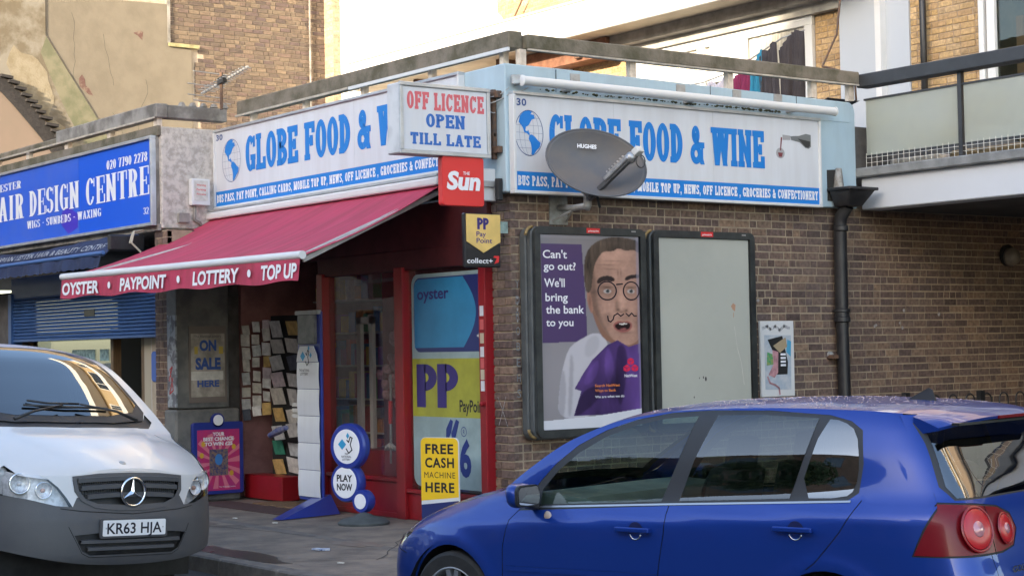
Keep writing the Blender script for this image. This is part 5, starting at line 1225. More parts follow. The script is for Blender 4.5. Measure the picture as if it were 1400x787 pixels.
for p in stroke([(-.03, -.04), (0, -.08), (.04, -.05), (.02, .0), (.045, .05), (.02, .07), (.0, .02), (-.02, .04)], .012): shape(a_, p, Vector((-2.88, -.4014, 1.53)), X, Z, -Y)
sans(a_, 'THE NATIONAL', Vector((-2.88, -.4305, 1.39)), X, Z, -Y, width=.2, height=.026, align='c', bold=.02); sans(a_, 'LOTTERY', Vector((-2.88, -.432, 1.355)), X, Z, -Y, width=.16, height=.026, align='c', bold=.02)
a_.build('lettering', m_blackprint, ls)
MB().box(-3.06, -2.72, -.40, -.37, 1.66, 1.95).build('leaflet_window', mat('smoky_plastic', (.06, .06, .07), .35, var=.5, vscale=9, vcol=(.25, .24, .23)), ls, bevel=.006)
MB().box(-3.09, -2.66, -.41, -.36, 1.95, 1.99).build('top_edge', m_galv, ls)
for i in range(3): MB().box(-3.24, -3.12, -.37, -.33, .93 + i * .055, .965 + i * .055).build('leaflet', m_paper, ls)
g = MB().add([(-2.90, -.30, .17), (-2.66, -.28, .19), (-2.50, -1.02, .008), (-2.38, -.98, .008), (-2.52, -.26, .008), (-3.0, -.30, .008)],
             [(0, 2, 3, 1), (1, 3, 4), (0, 5, 2), (0, 1, 4, 5), (5, 4, 3, 2)])
g.build('foot', m_lb2, ls)

# national lottery play now stand (three discs)
pn = thing('play_now_stand', 'blue three disc lottery stand reading play now on a grey domed base', 'display stand', (-1.7, -.6, 0))
MB().lathe([(.235, 0), (.24, .02), (.20, .05), (.10, .075), (.05, .10), (0, .11)], (-1.53, -.60, .0), Z, 28).build('base', mat('rubber_grey', (.075, .085, .085), .7, var=.4, vscale=9), pn, smooth='auto')
Dn = Vector((.30, -.954, 0)); Du = Vector((.954, .30, 0))
for c, r, ri in (((-1.80, -.57, .70), .215, .16), ((-1.84, -.57, .365), .185, .145), ((-1.59, -.56, .205), .105, .07)):
    c = Vector(c)
    MB().lathe([(0, -.05), (r * .93, -.05), (r, -.03), (r, .03), (r * .93, .05), (ri, .052)], c, Dn, 36).build('disc', m_lb2, pn, smooth='auto')
    MB().lathe([(ri, .0525), (ri * .98, .055), (0, .055)], c, Dn, 36).build('disc_face', m_signwhite, pn)
c = Vector((-1.84, -.57, .365)) + Dn * .0565
a_ = MB(); sans(a_, 'PLAY', c + Z * .012, Du, Z, Dn, width=.19, height=.062, bold=.035, align='c'); sans(a_, 'NOW', c + Z * -.07, Du, Z, Dn, width=.19, height=.062, bold=.035, align='c'); a_.build('lettering', m_blackprint, pn)
c = Vector((-1.80, -.57, .70)) + Dn * .0565
a_ = MB()
for p in ([(-.10, .02), (-.05, .07), (.0, .02), (-.05, -.03)], [(.0, .10), (.02, .13), (.04, .10), (.02, .07)]): shape(a_, p, c, Du, Z, Dn)
a_.build('star_mark', MATS['print_cyan'], pn)
a_ = MB()
for p in stroke([(-.03, -.04), (0, -.08), (.04, -.05), (.02, .0), (.045, .06), (.02, .07), (.0, .02), (-.02, .04)], .012): shape(a_, p, c + Du * .03 + Z * .02, Du, Z, Dn, .0003)
for i, t_ in enumerate(('THE', 'NATIONAL', 'LOTTERY')): sans(a_, t_, c + Z * (-.075 - .026 * i), Du, Z, Dn, width=(.04, .12, .10)[i], height=.018, bold=.02, align='c')
a_.build('lettering', m_blackprint, pn)
MB().tube([(-1.56, -.58, .06), (-1.59, -.57, .16)], .03, 8).build('stem', m_lb2, pn)

# cash machine board
cb = thing('cash_machine_board', 'yellow board reading free cash machine here in front of the second window', 'sign board', (-.5, -.45, 0))
Cn = Vector((.35, -.937, 0)); Cu = Vector((.937, .35, 0)); Co = Vector((-.50, -.45, 0))
def cbx(pts, d0, d1, n, m, **k): return MB().prism(pts, Co, Cu, Z, Cn, d0, d1).build(n, m, cb, **k)
cbx(rrect(-.203, .02, .203, .815, .05), -.02, .0, 'board', m_white, bevel=.004)
cbx([(-.262, .30)] + [p for p in rrect(-.262, .25, .262, .812, .05) if p[1] > .4] + [(-.262, .30)][:0] + [(-.262, .27), (.262, .30)][:0] + [], .0, .001, 'yellow_panel', mat('cash_yellow', (.80, .50, .02), .35, coat=.2)) if False else None
yp = [p for p in rrect(-.200, .20, .200, .812, .05) if p[1] > .4] + [(-.200, .26), (.200, .30)]
a_ = MB(); shape(a_, yp, Co, Cu, Z, Cn, .0012); a_.build('yellow_panel', mat('cash_yellow', (.80, .50, .02), .35, coat=.2), cb)
a_ = MB(); shape(a_, [(-.200, .03), (.200, .03), (.200, .27), (-.200, .225)], Co, Cu, Z, Cn, .0012); a_.build('navy_panel', mat('cash_navy', (.02, .03, .12), .4), cb)
for t_, z, w_, h_ in (('FREE', .675, .30, .085), ('CASH', .555, .31, .085), ('MACHINE', .462, .33, .055), ('HERE', .34, .31, .085)): sans(MB(), t_, Co + Z * z + Cn * .002, Cu, Z, Cn, width=w_, height=h_, spacing=1.12, bold=.03 if t_ != 'MACHINE' else .0, align='c').build('board_word', m_blackprint, cb)

# ================================================================== ADVERT CASES ON THE SIDE WALL
m_case = mat('case_charcoal', (.018, .02, .021), .45, var=.6, vscale=5, vcol=(.05, .055, .05), coat=.1)
m_case2 = mat('case_side_grey', (.085, .09, .088), .6, var=.7, vscale=6, vcol=(.055, .06, .06))
m_brass = mat('brass_corner', (.32, .22, .09), .5, metal=.4, var=.5, vscale=20)
def ad_case(label, y0, y1, z0, z1):
    t = thing('poster_case', label, 'poster case', (.1, (y0 + y1) / 2, z0))
    MB().prism(rrect(y0 - .030, z0 - .02, y1 - .03, z1 + .0, .09), (0, 0, 0), Y, Z, X, .02, .11).build('back_case', m_case2, t, bevel=.01)
    MB().prism(rrect(y0 - .015, z0 - .01, y1 - .01, z1 + .0, .08), (0, 0, 0), Y, Z, X, .112, .17).build('mid_case', m_case2, t, bevel=.008)
    o_ = rrect(y0, z0, y1, z1, .07, 6); i_ = rrect(y0 + .062, z0 + .07, y1 - .062, z1 - .065, .012, 6)
    g = MB(); n = len(o_)
    vs = [(.21, a_, b_) for a_, b_ in o_] + [(.21, a_, b_) for a_, b_ in i_] + [(.172, a_, b_) for a_, b_ in o_] + [(.192, a_, b_) for a_, b_ in i_]
    g.add(vs, [(k, (k + 1) % n, n + (k + 1) % n, n + k) for k in range(n)] + [(k, 2 * n + k, 2 * n + (k + 1) % n, (k + 1) % n) for k in range(n)] + [(n + k, n + (k + 1) % n, 3 * n + (k + 1) % n, 3 * n + k) for k in range(n)])
    g.build('door_frame', m_case, t, smooth='auto')
    for cz, sgn in ((z1 - .04, 1), (z0 + .04, -1)):
        a0_ = 90 if sgn > 0 else 180
        MB().tube([(.15, y0 + .02 + .075 * cos(radians(a0_ + q)), cz - sgn * .04 + .075 * sin(radians(a0_ + q))) for q in range(0, 91, 15)], .014, 8).build('corner_trim', m_brass, t, smooth=True)
    yc = (y0 + y1) / 2 + .02
    MB().box(.209, .214, yc - .075, yc + .075, z1 - .05, z1 - .005).build('maker_badge', MATS['print_red'], t)
    a_ = MB(); sans(a_, 'primesight', Vector((.2148, yc, z1 - .038)), Y, Z, X, width=.12, height=.018, align='c', bold=.02); a_.build('lettering', m_signwhite, t)
    MB().box(.211, .213, y1 - .17, y1 - .12, z1 - .03, z1 - .018).build('small_tag', m_galv, t)
    return t
c1 = ad_case('dark poster case holding the purple bank advert with an open mouthed man', .10, 1.365, .80, 2.635)
c2 = ad_case('dark poster case with an empty pale grey backing sheet', 1.46, 2.735, .80, 2.635)
for i, ch_ in enumerate('YDROBEHS'):
    sans(MB(), ch_, Vector((.06, .0146, 2.1 - i * .135)), Vector((1, 0, 0)), Z, -Y, width=.055, height=.075, align='c').build('graffiti_letter', mat('chalk_grey', (.16, .17, .17), .9), c1)
m_blank = mat('blank_sheet', (.41, .415, .36), .5, var=.5, vscale=1.3, vcol=(.35, .35, .30), detail=6)
MB().box(.188, .193, 1.53, 2.66, .87, 2.565).build('blank_sheet', m_blank, c2)
a_ = MB(); shape(a_, [(0, 0), (.03, -.02), (.04, .04), (.01, .06), (-.02, .03)], Vector((.1936, 2.44, 1.91)), Y, Z, X); shape(a_, [(0, 0), (.008, 0), (.003, -.05), (-.004, -.04)], Vector((.1937, 2.45, 1.88)), Y, Z, X); a_.build('sticker_scrap', mat('orange_scrap', (.42, .24, .15), .6), c2)
a_ = MB()
for y, z, r in ((2.05, 1.28, .007), (2.08, 1.265, .012), (1.93, 1.10, .006), (2.0, 1.275, .005)): shape(a_, [(q[0], q[1] * 1.8) for q in ell(0, 0, r, r, 7)], Vector((.1937, y, z)), Y, Z, X)
a_.build('scuff', m_blackprint, c2)
a_ = MB()
for p in stroke([(2.46, 1.75), (2.49, 1.55), (2.54, 1.40), (2.57, 1.2)], .006): shape(a_, p, Vector((.1936, 0, 0)), Y, Z, X)
a_.build('scratch', m_paper, c2)
# ---- printed bank poster (flat artwork; poster coordinates in metres, origin top left)
PW, PH = 1.115, 1.70
MB().box(.188, .192, .175, .175 + PW, 2.565 - PH, 2.565).build('poster_sheet', mat('poster_grey', (.20, .185, .20), .4, var=.4, vscale=2, vcol=(.26, .25, .27), coat=.3), c1)
dk = mat('ink_marker', (.018, .012, .02), .4)
def stroke_art(L, w, n, e=.0020):
    a_ = MB()
    for p in stroke([(x - 115, y - 72) for x, y in L], w): shape(a_, [(x * PW / 325, -y * PH / 663) for x, y in p], Vector((.1922, .175, 2.565)), Y, Z, X, e)
    a_.build(n, dk, c1)
def print_picture():
    NX, NY = 163, 332
    gx, gy = np.meshgrid(np.linspace(115, 440, NX), np.linspace(72, 735, NY)); PT = np.stack([gx.ravel(), gy.ravel()], 1)
    def blur(m, k):
        for _ in range(k):
            q = np.pad(m, 1, mode='edge'); m = (q[1:-1, 1:-1] * 2 + q[:-2, 1:-1] + q[2:, 1:-1] + q[1:-1, :-2] + q[1:-1, 2:]) / 6
        return m
    def sm(L, it_=2):
        for _ in range(it_):
            o_ = []
            for i in range(len(L)):
                a_, b_2 = L[i], L[(i + 1) % len(L)]; o_ += [(a_[0] * .75 + b_2[0] * .25, a_[1] * .75 + b_2[1] * .25), (a_[0] * .25 + b_2[0] * .75, a_[1] * .25 + b_2[1] * .75)]
            L = o_
        return L
    def poly(L, soft=1, it=2): return blur(patch_inside(PT, sm(L, it) if it else L).reshape(NY, NX).astype(float), soft)
    def el(cx, cy, a, b, soft=0, p=1.0):
        d = ((gx - cx) / a) ** 2 + ((gy - cy) / b) ** 2; return np.exp(-d * 1.2) if soft else np.clip((1.06 - np.sqrt(d)) * min(a, b) / 3, 0, 1)
    rng = np.random.default_rng(5)
    def fbm(sx, sy):
        out = np.zeros((NY, NX)); amp = 1
        for o_ in range(4):
            k = 2 ** o_; n = rng.standard_normal((int(NY / sy * k) + 3, int(NX / sx * k) + 3)); yy = np.linspace(0, n.shape[0] - 2.01, NY); xx = np.linspace(0, n.shape[1] - 2.01, NX)
            yi, xi = yy.astype(int), xx.astype(int); fy, fx = (yy - yi)[:, None], (xx - xi)[None]; fy, fx = fy * fy * (3 - 2 * fy), fx * fx * (3 - 2 * fx)
            g = n[yi][:, xi] * (1 - fy) * (1 - fx) + n[yi + 1][:, xi] * fy * (1 - fx) + n[yi][:, xi + 1] * (1 - fy) * fx + n[yi + 1][:, xi + 1] * fy * fx
            out += g * amp; amp *= .5
        return out / 1.9
    C = np.zeros((NY, NX, 3))
    def put(m, c, a=1.0):
        c = np.array(c, float); c = c if c.ndim == 3 else c[None, None]; C[:] = C * (1 - (m * a)[..., None]) + c * (m * a)[..., None]
    def mul(m, k): C[:] = C * (1 + (m * (k - 1))[..., None])
    put(np.ones((NY, NX)), (.22, .205, .215)); mul(el(180, 560, 160, 200, 1), 1.25)
    put(poly([(116, 104), (248, 104), (258, 300), (262, 436), (116, 440)], 0, 0), (.075, .045, .125)); mul(fbm(50, 60) * .12 + 0, 1.0)
    # shirt
    sh_ = poly([(160, 700), (166, 600), (180, 520), (200, 455), (240, 428), (292, 402), (330, 430), (340, 560), (280, 700)], 1)
    put(sh_, (.48, .46, .49)); mul(sh_ * poly([(205, 470), (216, 500), (206, 690), (192, 690), (200, 540)], 5), .72); mul(sh_ * poly([(160, 700), (166, 580), (182, 515), (190, 600), (180, 700)], 4), .72); mul(sh_ * poly([(255, 430), (300, 410), (300, 470), (250, 500)], 6), .86)
    # neck and face
    nk = poly([(268, 300), (296, 395), (322, 440), (420, 470), (442, 440), (442, 330), (320, 300)], 1); put(nk, (.24, .125, .085))
    fc = poly([(261, 190), (273, 135), (308, 100), (370, 90), (425, 98), (446, 120), (446, 405), (430, 440), (395, 456), (356, 440), (318, 402), (294, 350), (277, 312), (263, 250)], 1)
    put(fc, (.42, .245, .18)); F_ = fc; mul(F_ * el(285, 260, 30, 170, 1), .72); mul(F_ * el(452, 260, 26, 190, 1), .66)
    mul(F_ * el(365, 135, 60, 34, 1), 1.28); mul(F_ * el(345, 330, 34, 26, 1), 1.18); mul(F_ * el(382, 290, 14, 45, 1), 1.28); mul(F_ * el(420, 330, 22, 24, 1), 1.12)
    mul(F_ * poly([(262, 190), (280, 150), (292, 230), (298, 330), (330, 405), (350, 445), (300, 430), (262, 300)], 10), .58)
    mul(F_ * el(330, 262, 34, 26, 1), .66); mul(F_ * el(410, 262, 32, 26, 1), .66); mul(F_ * el(362, 320, 9, 26, 1), .70); mul(F_ * el(380, 336, 20, 6, 1), .62)
    mul(F_ * el(388, 425, 50, 18, 1), .86); mul(F_ * el(330, 365, 12, 36, 1), .76); mul(F_ * el(386, 352, 40, 10, 1), .80); mul(F_ * el(390, 408, 30, 6, 1), .62); mul(F_ * el(436, 380, 14, 60, 1), .7)
    for x_, y_, w_, h_ in ((335, 172, 30, 2.6), (352, 158, 30, 2.4), (345, 187, 24, 2.4), (368, 200, 3, 13), (378, 200, 3, 12), (332, 292, 24, 3), (412, 292, 22, 3)): mul(F_ * el(x_, y_, w_, h_, 1), .66)
    mul(F_ * (fbm(18, 18) > .0), .97); C[:] *= (1 + (F_ * (fbm(14, 14) * .12 + fbm(4, 4) * .06)))[..., None]
    ear = poly([(260, 258), (272, 256), (284, 325), (277, 346), (264, 312)], 1); put(ear, (.34, .17, .12)); mul(ear * el(272, 298, 5, 24, 1), .6)
    # hair
    hr_ = poly([(257, 262), (253, 190), (260, 135), (288, 96), (335, 76), (392, 74), (446, 88), (446, 132), (420, 116), (398, 124), (372, 112), (350, 126), (322, 124), (300, 150), (288, 180), (282, 215), (277, 258), (268, 272)], 1, 1)
    st_ = fbm(5, 26); put(hr_, (.075, .052, .038)); C[:] *= (1 + (hr_ * st_ * .55))[..., None]; mul(hr_ * el(330, 96, 40, 14, 1), 1.5)
    # eyes, brows
    for cx in (331, 411):
        e_ = el(cx, 264, 14.5, 8.5); put(e_, (.42, .37, .34)); put(el(cx + 1, 263, 7.5, 8), (.09, .10, .10)); put(el(cx + 1, 262, 4, 4.5), (.01, .01, .01)); put(el(cx - 2, 258, 2, 2), (.8, .8, .8)); mul(el(cx, 250, 19, 4, 1), .45)
    for L in ([(294, 232), (306, 214), (340, 208), (358, 220), (352, 232), (322, 226), (302, 240)], [(390, 218), (406, 206), (440, 203), (444, 216), (416, 218), (394, 228)]): put(poly(L, 1, 1), (.028, .018, .018))
    # nose wings, mouth
    mul(el(366, 328, 6, 5, 1), .45); mul(el(394, 330, 6, 5, 1), .5); mul(F_ * el(382, 318, 10, 8, 1), 1.22)
    put(poly([(346, 378), (366, 366), (385, 370), (402, 367), (416, 380), (406, 402), (378, 410), (354, 399)], 1), (.30, .105, .09)); put(poly([(352, 381), (370, 373), (402, 373), (410, 382), (400, 397), (378, 402), (358, 395)], 1), (.018, .008, .008))
    put(poly([(366, 375), (398, 374), (396, 380), (370, 381)], 0), (.55, .52, .47)); put(poly([(368, 394), (395, 391), (390, 400), (375, 401)], 2), (.26, .09, .085))
    # cape
    cp = poly([(216, 598), (246, 545), (276, 500), (300, 478), (328, 450), (362, 434), (400, 458), (446, 444), (446, 690), (212, 690), (238, 606)], 0, 0); put(cp, (.085, .042, .17))
    fo = fbm(60, 150); fo2 = fbm(26, 90); C[:] *= (1 + cp * (.55 * fo + .35 * fo2))[..., None]
    mul(cp * poly([(238, 606), (300, 585), (296, 640), (230, 690), (212, 690)], 4), .4); mul(cp * poly([(330, 452), (352, 520), (332, 600), (316, 540), (320, 480)], 4), 1.7); mul(cp * poly([(362, 440), (396, 462), (392, 560), (366, 690), (350, 560)], 5), .45); mul(cp * poly([(246, 560), (300, 486), (292, 560), (250, 594)], 4), 1.5)
    put(poly([(440, 72), (430, 72), (436, 690), (442, 690)], 1, 0), (.30, .28, .36), .5)
    put(poly([(110, 703), (300, 692), (445, 674), (445, 740), (110, 740)], 0, 0), (.62, .62, .65))
    mul(poly([(110, 66), (445, 66), (445, 84), (110, 84)], 2, 0), 1.25)
    C[:] = np.clip(C, .003, .9)
    me = bpy.data.meshes.new('poster_picture'); vs = np.stack([np.full(NX * NY, .1924), .175 + (gx.ravel() - 115) * PW / 325, 2.565 - (gy.ravel() - 72) * PH / 663], 1)
    of = off_of(c1); vs = vs - np.array(of)
    fs = [(j * NX + i, j * NX + i + 1, (j + 1) * NX + i + 1, (j + 1) * NX + i)[::-1] for j in range(NY - 1) for i in range(NX - 1)]
    me.from_pydata(vs.tolist(), [], fs); at = me.color_attributes.new('ink', 'FLOAT_COLOR', 'POINT')
    at.data.foreach_set('color', np.concatenate([C.reshape(-1, 3), np.ones((NX * NY, 1))], 1).ravel().astype(np.float32))
    m = bpy.data.materials.new('poster_print'); m.use_nodes = True; t = m.node_tree; b = t.nodes['Principled BSDF']; a_ = t.nodes.new('ShaderNodeAttribute'); a_.attribute_name = 'ink'
    t.links.new(a_.outputs['Color'], b.inputs['Base Color']); b.inputs['Roughness'].default_value = .35; b.inputs['Coat Weight'].default_value = .35; b.inputs['Coat Roughness'].default_value = .1
    me.materials.append(m); o = bpy.data.objects.new('poster_picture', me); COL.objects.link(o); o.parent = c1
def patch_inside(P, poly):
    poly = np.array(poly); x, y = P[:, 0], P[:, 1]; c = np.zeros(len(P), bool); x0, y0 = poly[:, 0], poly[:, 1]; x1, y1 = np.roll(x0, 1), np.roll(y0, 1)
    for i in range(len(poly)):
        if y0[i] != y1[i]: c ^= ((y0[i] > y) != (y1[i] > y)) & (x < (x1[i] - x0[i]) * (y - y0[i]) / (y1[i] - y0[i]) + x0[i])
    return c
print_picture()
for cx, rw in ((330, 33), (412, 29)):
    a_ = MB()
    for p in _ring(cx - 115, 262 - 72, rw, 34, 4.5, 4.5, 0, 360, 32): shape(a_, [(x * PW / 325, -y * PH / 663) for x, y in p], Vector((.1922, .175, 2.565)), Y, Z, X, .0020)
    a_.build('drawn_spectacle', dk, c1)
stroke_art([(362, 240), (382, 238)], 5, 'drawn_bridge')
stroke_art([(330, 350), (332, 366), (340, 370), (348, 362), (352, 348), (364, 341), (374, 350), (385, 343)], 4, 'drawn_moustache'); stroke_art([(392, 341), (402, 350), (412, 340), (420, 350), (428, 350)], 4, 'drawn_moustache')
a_ = MB(); po = lambda x, y, e=.0025: Vector((.1922 + e, .175 + (x - 115) * PW / 325, 2.565 - (y - 72) * PH / 663))
for t_, x, y, w_, h_ in (("Can't", 121, 152, 78, 28), ('go out?', 123, 192, 104, 27), ("We'll", 124, 250, 66, 30), ('bring', 127, 298, 72, 28), ('the bank', 128, 340, 124, 28), ('to you', 128, 383, 88, 26)):
    sans(MB(), t_, po(x, y), Y, Z, X, width=w_ * PW / 325, height=h_ * PH / 663, bold=.015).build('slogan_word', m_signwhite, c1)
sans(MB(), 'NatWest', po(383, 563), Y, Z, X, width=44 * PW / 325, height=.026, bold=.02).build('bank_name', m_signwhite, c1); sans(a_, 'We are what we do', po(283, 632), Y, Z, X, width=98 * PW / 325, height=.022, bold=.01)
a_.build('lettering', m_signwhite, c1)
a_ = MB(); sans(a_, 'Search NatWest', po(283, 594), Y, Z, X, width=84 * PW / 325, height=.024, bold=.015); sans(a_, 'Ways to Bank', po(283, 611), Y, Z, X, width=70 * PW / 325, height=.024, bold=.015); a_.build('lettering', mat('ink_orange', (.7, .22, .05), .4), c1)
# three-chevron mark
a_ = MB()
for cx, cy, rot in ((417, 510, 0), (404, 532, 120), (430, 532, 240)):
    for k, p in enumerate(([(-11, 8), (0, 14), (11, 8), (0, 2)], [(-11, 6), (-1, 0), (-1, -12), (-11, -6)], [(11, 6), (1, 0), (1, -12), (11, -6)])):
        q = [(x_ * cos(radians(rot)) - y_ * sin(radians(rot)), x_ * sin(radians(rot)) + y_ * cos(radians(rot))) for x_, y_ in p]
        shape(a_, [(x_ * PW / 325, y_ * PH / 663) for x_, y_ in q], po(cx - 12, cy, .0026 + .0001 * k), Y, Z, X)
a_.build('logo', mat('ink_crimson', (.62, .02, .07), .4), c1)

# torn notice board
tn = thing('torn_notice_board', 'small white notice board with torn layered posters on the brick wall', 'notice board', (.02, 3.17, 1.4))
MB().box(.017, .05, 2.94, 3.395, 1.065, 1.80).build('board', m_white, tn, bevel=.006)
def tp(pts, c, e, n='torn_poster'): return MB().prism(pts, (.05, 0, 0), Y, Z, X, e - .0008, e).build(n, c, tn)
tp([(2.99, 1.14), (3.34, 1.13), (3.35, 1.66), (2.985, 1.665)], mat('tp_pale', (.36, .42, .48), .7, var=.7, vscale=14, vcol=(.55, .55, .55)), .002)
tp([(3.03, 1.62), (3.23, 1.655), (3.30, 1.40), (3.29, 1.28), (3.15, 1.28), (3.13, 1.45)], mat('tp_black', (.02, .02, .02), .5), .004)
tp([(3.10, 1.56), (3.27, 1.64), (3.29, 1.55), (3.19, 1.49)], mat('tp_kraft', (.36, .28, .17), .8), .007)
tp([(3.01, 1.37), (3.10, 1.38), (3.09, 1.48), (3.02, 1.50)], mat('tp_green', (.05, .30, .12), .6, var=.5, vscale=30, vcol=(.5, .3, .1)), .005)
tp([(3.09, 1.52), (3.17, 1.50), (3.16, 1.30), (3.11, 1.25), (3.03, 1.28), (3.10, 1.38)], mat('tp_pink', (.50, .26, .28), .7, var=.5, vscale=20), .006)
tp([(3.30, 1.62), (3.35, 1.60), (3.34, 1.45), (3.28, 1.50)], mat('tp_blue', (.08, .33, .50), .6), .004)
a_ = MB()
for i in range(4): a_.box(.0548, .0552, 3.20, 3.27, 1.36 + i * .035, 1.38 + i * .035)
a_.build('lettering', m_signwhite, tn)
g = MB()
for p in stroke([(3.02, 1.26), (3.05, 1.20), (3.12, 1.18), (3.17, 1.15), (3.18, 1.09)], .02): shape(g, p, Vector((.0545, 0, 0)), Y, Z, X)
g.build('torn_edge', MATS['tp_pink'], tn)
g = MB()
for p in stroke([(2.97, 1.73), (3.03, 1.75), (3.07, 1.72), (3.14, 1.75), (3.20, 1.71), (3.26, 1.75), (3.33, 1.73)], .03): shape(g, p, Vector((.0512, 0, 0)), Y, Z, X)
g.build('scrawl', mat('scrawl_grey', (.30, .30, .31), .8, var=.9, vscale=50, vcol=(.6, .6, .6)), tn)

# drainpipe with hopper
dr = thing('drainpipe', 'black cast iron drainpipe with a square hopper head at the end of the white sign', 'drainpipe', (.1, 4.02, 1.5))
m_iron = mat('black_iron', (.016, .016, .018), .42, var=.5, vscale=9, vcol=(.04, .038, .036), bump=.1)
h0 = [(.12, 3.86), (.40, 3.86), (.40, 4.24), (.12, 4.24)]; h1 = [(.12, 3.93), (.30, 3.93), (.30, 4.15), (.12, 4.15)]
g = MB().add([(a_, b_, 3.09) for a_, b_ in h0] + [(a_, b_, 2.93) for a_, b_ in h1], [(0, 1, 2, 3), (7, 6, 5, 4)] + [(i, (i + 1) % 4, 4 + (i + 1) % 4, 4 + i)[::-1] for i in range(4)])
g.build('hopper', m_iron, dr, bevel=.01); MB().box(.11, .42, 3.84, 4.26, 3.085, 3.115).build('hopper_rim', m_iron, dr, bevel=.006)
MB().tube([(.20, 4.04, 2.94), (.12, 4.03, 2.84), (.10, 4.03, 2.75), (.10, 4.03, 1.9)], .066, 16).build('upper_pipe', m_iron, dr, smooth='auto')
MB().tube([(.10, 4.03, 1.9), (.10, 4.05, 0)], .062, 16).build('lower_pipe', m_iron, dr, smooth='auto')
MB().lathe([(.066, -.07), (.085, -.06), (.085, -.02), (.075, -.015), (.075, .03), (.085, .035), (.085, .06), (.066, .07)], (.10, 4.03, 1.85), Z, 18).build('joint_collar', m_iron, dr, smooth='auto')
MB().lathe([(.066, -.03), (.078, -.02), (.078, .02), (.066, .03)], (.11, 4.03, 2.72), Z, 18).build('joint_collar', m_iron, dr, smooth='auto')
MB().box(.0, .09, 3.90, 4.17, 1.42, 1.46).build('holderbat', m_rust, dr)
MB().lathe([(0, 0), (.035, 0), (.03, .03), (0, .04)], (.01, 3.93, 1.46), X, 10).build('wall_plug', m_galv, dr)

# ================================================================== LAUNDRY ON THE TERRACE
YL = 5.0
airer = thing('clothes_airer', 'thin metal clothes airer on the roof terrace carrying the laundry', 'clothes airer', (-2.4, YL, 3.8))
top_z = lambda x: 4.66 + .36 * max(0, min(1, (x + 2.6) / 1.1))
MB().tube([(x, YL, top_z(x)) for x in (-3.9, -2.9, -2.4, -2.0, -1.6, -1.25)], .008, 6).build('line', m_galv, airer)
for x in (-3.9, -2.85): MB().tube([(x, YL - .25, 3.78), (x, YL, top_z(x)), (x, YL + .25, 3.78)], .006, 6).build('leg', m_galv, airer)
def garment(name, label, cat, x0, x1, drop, c, seed, slope=0.0, peaks=(.5,)):
    R_ = random.Random(seed); ph = R_.random() * 6
    def fn(u, v):
        x = x0 + (x1 - x0) * u; pin = min(abs(u - p) for p in peaks)
        z = top_z(x) + slope * (u - .5) - .22 * min(pin, .3) - v * drop * (1 + .06 * sin(u * 9 + ph))
        return (x + .02 * sin(v * 3 + ph), YL - .02 + .035 * sin(u * (14 + 6 * R_.random() * 0) + ph) * (.3 + v) + .012 * sin(u * 41 + v * 3), z)
    g = MB().grid(36, 10, fn); o = solo(name, g, mat('cloth_' + name + str(seed), c, .9, var=.35, vscale=6, vcol=tuple(k * .55 for k in c), bump=.3, bscale=60), label, cat, 'laundry drying on the terrace', smooth=True)
    sm_ = o.modifiers.new('thick', 'SOLIDIFY'); sm_.thickness = .008
    return o
garment('dark_jacket', 'dark brown grey garment hanging highest at the right end of the laundry', 'garment', -1.66, -1.26, 1.05, (.045, .036, .036), 1, .10, (.55, .7))
garment('dark_shirt', 'charcoal garment hanging in the middle of the dark laundry', 'garment', -1.95, -1.66, .95, (.05, .042, .045), 2, .05, (.3, .8))
garment('blue_cloth', 'turquoise blue cloth hanging beside the charcoal garment', 'garment', -2.12, -1.92, .8, (.03, .22, .34), 3, .08, (.9,))
garment('maroon_shirt', 'maroon garment hanging to the left of the turquoise cloth', 'garment', -2.42, -2.1, .62, (.20, .02, .07), 4, .10, (.75,))
garment('white_shirt', 'white patterned garment hanging left of the maroon one', 'garment', -2.80, -2.44, .55, (.52, .48, .52), 5, 0, (.2, .8))
garment('lilac_shirt', 'pale lilac garment at the left end of the laundry', 'garment', -3.55, -2.95, .55, (.48, .46, .60), 6, 0, (.2, .7))
solo('grey_cover', MB().grid(20, 6, lambda u, v: (-1.95 + 1.3 * u, 4.7 + .5 * v, 4.0 + .16 * sin(pi * min(u * 1.25, 1) * .5) + .02 * sin(u * 20))), mat('cover_grey', (.07, .07, .085), .8, var=.4), 'dark grey folded cover lying below the terrace rail', 'cover', smooth=True)
wr_ = thing('loose_cable', 'loose grey cable dropping to the right end of the concrete rail', 'cable', (-.8, 5, 4.3))
MB().tube([(-.75, 5.2, 6.2), (-.78, 5.0, 4.9), (-.62, 4.6, 4.5), (-.2, 4.4, 4.38), (.12, 4.28, 4.22), (.14, 4.27, 4.02)], .012, 6).build('cable', m_rust, wr_, smooth=True)

# small litter on the pavement
R5 = random.Random(12)
m_lit = mat('litter_white', (.5, .52, .56), .6, var=.8, vscale=40, vcol=(.1, .2, .45))
g = MB().obox((.02, -1.98, .012), (Vector((1, .3, 0)), Vector((-.3, 1, 0)), Z), (.045, .03, .006)).obox((.09, -1.95, .014), (Vector((.6, .8, 0)), Vector((-.8, .6, 0)), Z), (.03, .02, .008))
solo('litter', g, m_lit, 'scrap of white and blue litter in the middle of the pavement', 'litter')
for k, (x, y) in enumerate(((-2.9, -1.2), (-2.2, -1.15), (.9, -2.3))):
    solo('litter', MB().obox((x, y, .008), (Vector((1, .2 * k, 0)), Vector((-.2 * k, 1, 0)), Z), (.025, .012, .004)), m_paper, ('tiny pale scrap on the pavement nearest the van', 'tiny pale scrap on the pavement by the blue stand foot', 'tiny pale scrap near the kerb by the blue car')[k], 'litter')
